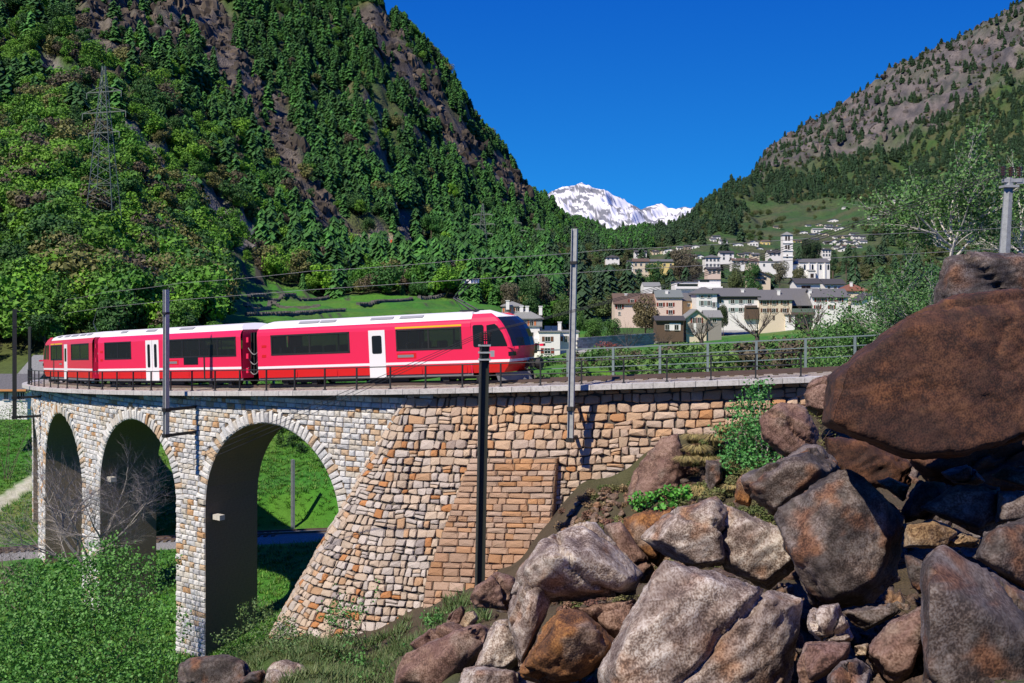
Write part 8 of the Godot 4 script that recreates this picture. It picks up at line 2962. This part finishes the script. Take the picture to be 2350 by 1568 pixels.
	# a twiggy brown shrub right of it
	var tw := on_ground(1830.0, 44.0)
	var twig := thing("twiggy_shrub", "brownish twiggy shrub left of the huge brown boulder", "shrub", tw)
	bb = MB.new()
	bb.col = K(0.2, 0.15, 0.1)
	tips = []
	for k in 9: grow(bb, tips, Vector3(rf(-0.9, 0.9), -0.2, rf(-0.5, 0.5)), Vector3(rf(-0.5, 0.5), 1, rf(-0.4, 0.4)).normalized(), 1.1, 0.025, 2, 0.45, 0.0, 3)
	obj("branches", bb, M.bark, twig)
	var tf := MB.new()
	foliage(tf, tips, 3, 0.14, 0.07, K(0.08, 0.13, 0.03), K(0.16, 0.2, 0.07))
	tag(obj("foliage", tf, leafy, twig), "", "", "", "stuff")
	# dry grass tufts on the slope
	var tufts := [[1600, 990, 46.5, 1.0], [1640, 965, 47, 1.0], [1575, 1010, 45.5, 0.8], [1602, 1085, 44.5, 0.9], [1612, 1120, 44, 0.7], [1660, 940, 47.5, 0.8], [1620, 1010, 46, 0.8], [1590, 960, 48, 0.8], [1680, 1100, 42.5, 0.6]]
	for s in tufts:
		var at := on_ground(s[0], s[2])
		at.y = maxf(at.y, P(s[0], s[1] + 25.0, s[2]).y - 0.6)
		var t := thing("dry_grass_tuft", "tuft of long straw-coloured grass hanging over the slope by the green shrub", "grass", at, 0.0, "dry grass tufts by the green shrub")
		var gb := MB.new()
		for k in 260:
			var a := rf(0, TAU)
			var l: float = rf(0.5, 1.0) * s[3]
			var dd := Vector3(cos(a), 0, sin(a))
			var p0 := dd * rf(0, 0.25)
			gb.col = jit(K(0.36, 0.27, 0.11).lerp(K(0.22, 0.2, 0.07), rng.randf()), 0.2)
			var p1 := p0 + dd * l * 0.3 + Vector3.UP * l * 0.55
			var p2 := p0 + dd * l * 0.75 + Vector3.UP * l * 0.35
			var w := dd.cross(Vector3.UP) * 0.016
			gb.tri(p0 - w, p1, p0 + w)
			gb.tri(p1 - w, p2, p1 + w)
		tag(obj("blades", gb, vmat("straw", 0.8), t), "", "", "", "stuff")
	# the small bright plant on the rocks
	for s in [[1500.0, 1158.0, 31.0, 0.62, "small bright green leafy plant on the rocks above the tilted pale block"], [1545.0, 1135.0, 31.5, 0.42, "second small bright plant, right of the one on the rocks above the pale block"]]:
		var at := P(s[1 - 1], s[1], s[2])
		var t := thing("leafy_plant", s[4], "plant", at)
		var fb := MB.new()
		var tl := []
		for k in 46:
			tl.push_back([Vector3(rf(-1, 1) * s[3], rf(-0.2, 0.5) * s[3], rf(-0.5, 0.5) * s[3]), Vector3.UP, 1.0])
		foliage(fb, tl, 6, 0.09, 0.13, K(0.05, 0.22, 0.02), K(0.12, 0.38, 0.05))
		tag(obj("foliage", fb, leafy, t), "", "", "", "stuff")
		var sb := MB.new()
		sb.col = K(0.1, 0.14, 0.05)
		for k in 8: sb.rod(Vector3(rf(-0.1, 0.1), -0.35, 0), tl[k][0], 0.012, 4, 0.006)
		obj("stem", sb, M.bark, t)
	# climbing weeds and saplings at the foot of the rubble wall
	var weeds := [[835, 1400, 47.0, 2.6, "thin leafy sapling before the middle of the rubble wall"], [760, 1330, 48.5, 1.6, "small sapling clinging to the left edge of the rubble wall"], [800, 1500, 44.0, 1.6, "leafy weed at the bottom left of the rubble wall"], [960, 1470, 43.0, 1.4, "leafy weed before the right foot of the rubble wall"], [1000, 1380, 45.0, 1.0, "small leafy weed near the foot of the dark pole"], [870, 1530, 41.0, 1.4, "leafy weed among the brown slabs at the bottom edge"]]
	for s in weeds:
		rng.seed = int(s[0])
		var at := P(s[0], s[1] + 70.0, s[2])
		at.y = minf(at.y, ground_h(at.x, at.z) + 0.2)
		var t := thing("sapling", s[4], "plant", at)
		var tb := MB.new()
		tb.col = K(0.12, 0.09, 0.07)
		tips = []
		for k in 3: grow(tb, tips, Vector3(rf(-0.1, 0.1), -0.1, 0), Vector3(rf(-0.5, 0.5), 1, rf(-0.2, 0.3)).normalized(), s[3] * 0.5, 0.02, 2, 0.5, 0.1, 3)
		obj("branches", tb, M.bark, t)
		var fb := MB.new()
		foliage(fb, tips, 3, 0.14, 0.12, K(0.04, 0.15, 0.025), K(0.11, 0.27, 0.06))
		tag(obj("foliage", fb, leafy, t), "", "", "", "stuff")
	# grassy fringe on the ground before the arches
	var gx := []
	var gc := []
	var blade := MB.new()
	for k in 7:
		var a := TAU * k / 7.0
		var dd := Vector3(cos(a), 0, sin(a))
		blade.col = G(rf(0.7, 1.1))
		blade.tri(dd * 0.1 - dd.cross(Vector3.UP) * 0.05, dd * 0.6 + Vector3.UP * rf(0.3, 0.6), dd * 0.1 + dd.cross(Vector3.UP) * 0.04)
	for i in 9000:
		var sx := rf(380, 1120)
		var dd := rf(36.0, 62.0)
		if sx > 650.0 and dd > 50.0: continue
		var p := on_ground(sx, dd)
		if nz.get_noise_2d(p.x * 0.5, p.z * 0.5) < -0.1 and sx > 600.0: continue
		gx.push_back(Transform3D(Basis(Vector3.UP, rf(0, TAU)).scaled(Vector3.ONE * rf(0.3, 0.75)), p))
		gc.push_back(jit(K(0.06, 0.14, 0.03).lerp(K(0.16, 0.16, 0.05), rng.randf() * 0.7), 0.2))
	swarm("grass", mesh_of(blade), leafy, gx, gc, null, "rough grass at the foot of the viaduct and rubble wall")
	# low undergrowth by the bastion's foot
	var ug := on_ground(690.0, 47.0)
	var un := thing("undergrowth", "low tangled green undergrowth between the front pier and the rubble wall", "bush", ug)
	var ul := []
	for l in [[620, 1440, 52, 1.0], [560, 1470, 53, 1.2], [700, 1490, 47, 1.1], [660, 1470, 49, 0.9], [760, 1510, 45, 0.8], [590, 1400, 56, 0.8]]:
		ul.push_back([P(l[0], l[1], l[2]) - ug, Vector3(l[3] * 1.2, l[3] * 0.6, l[3])])
	var uf := MB.new()
	foliage(uf, bush_tips(uf, ul, 1300), 5, 0.2, 0.1, K(0.05, 0.13, 0.03), K(0.13, 0.2, 0.06))
	tag(obj("foliage", uf, leafy, un), "", "", "", "stuff")
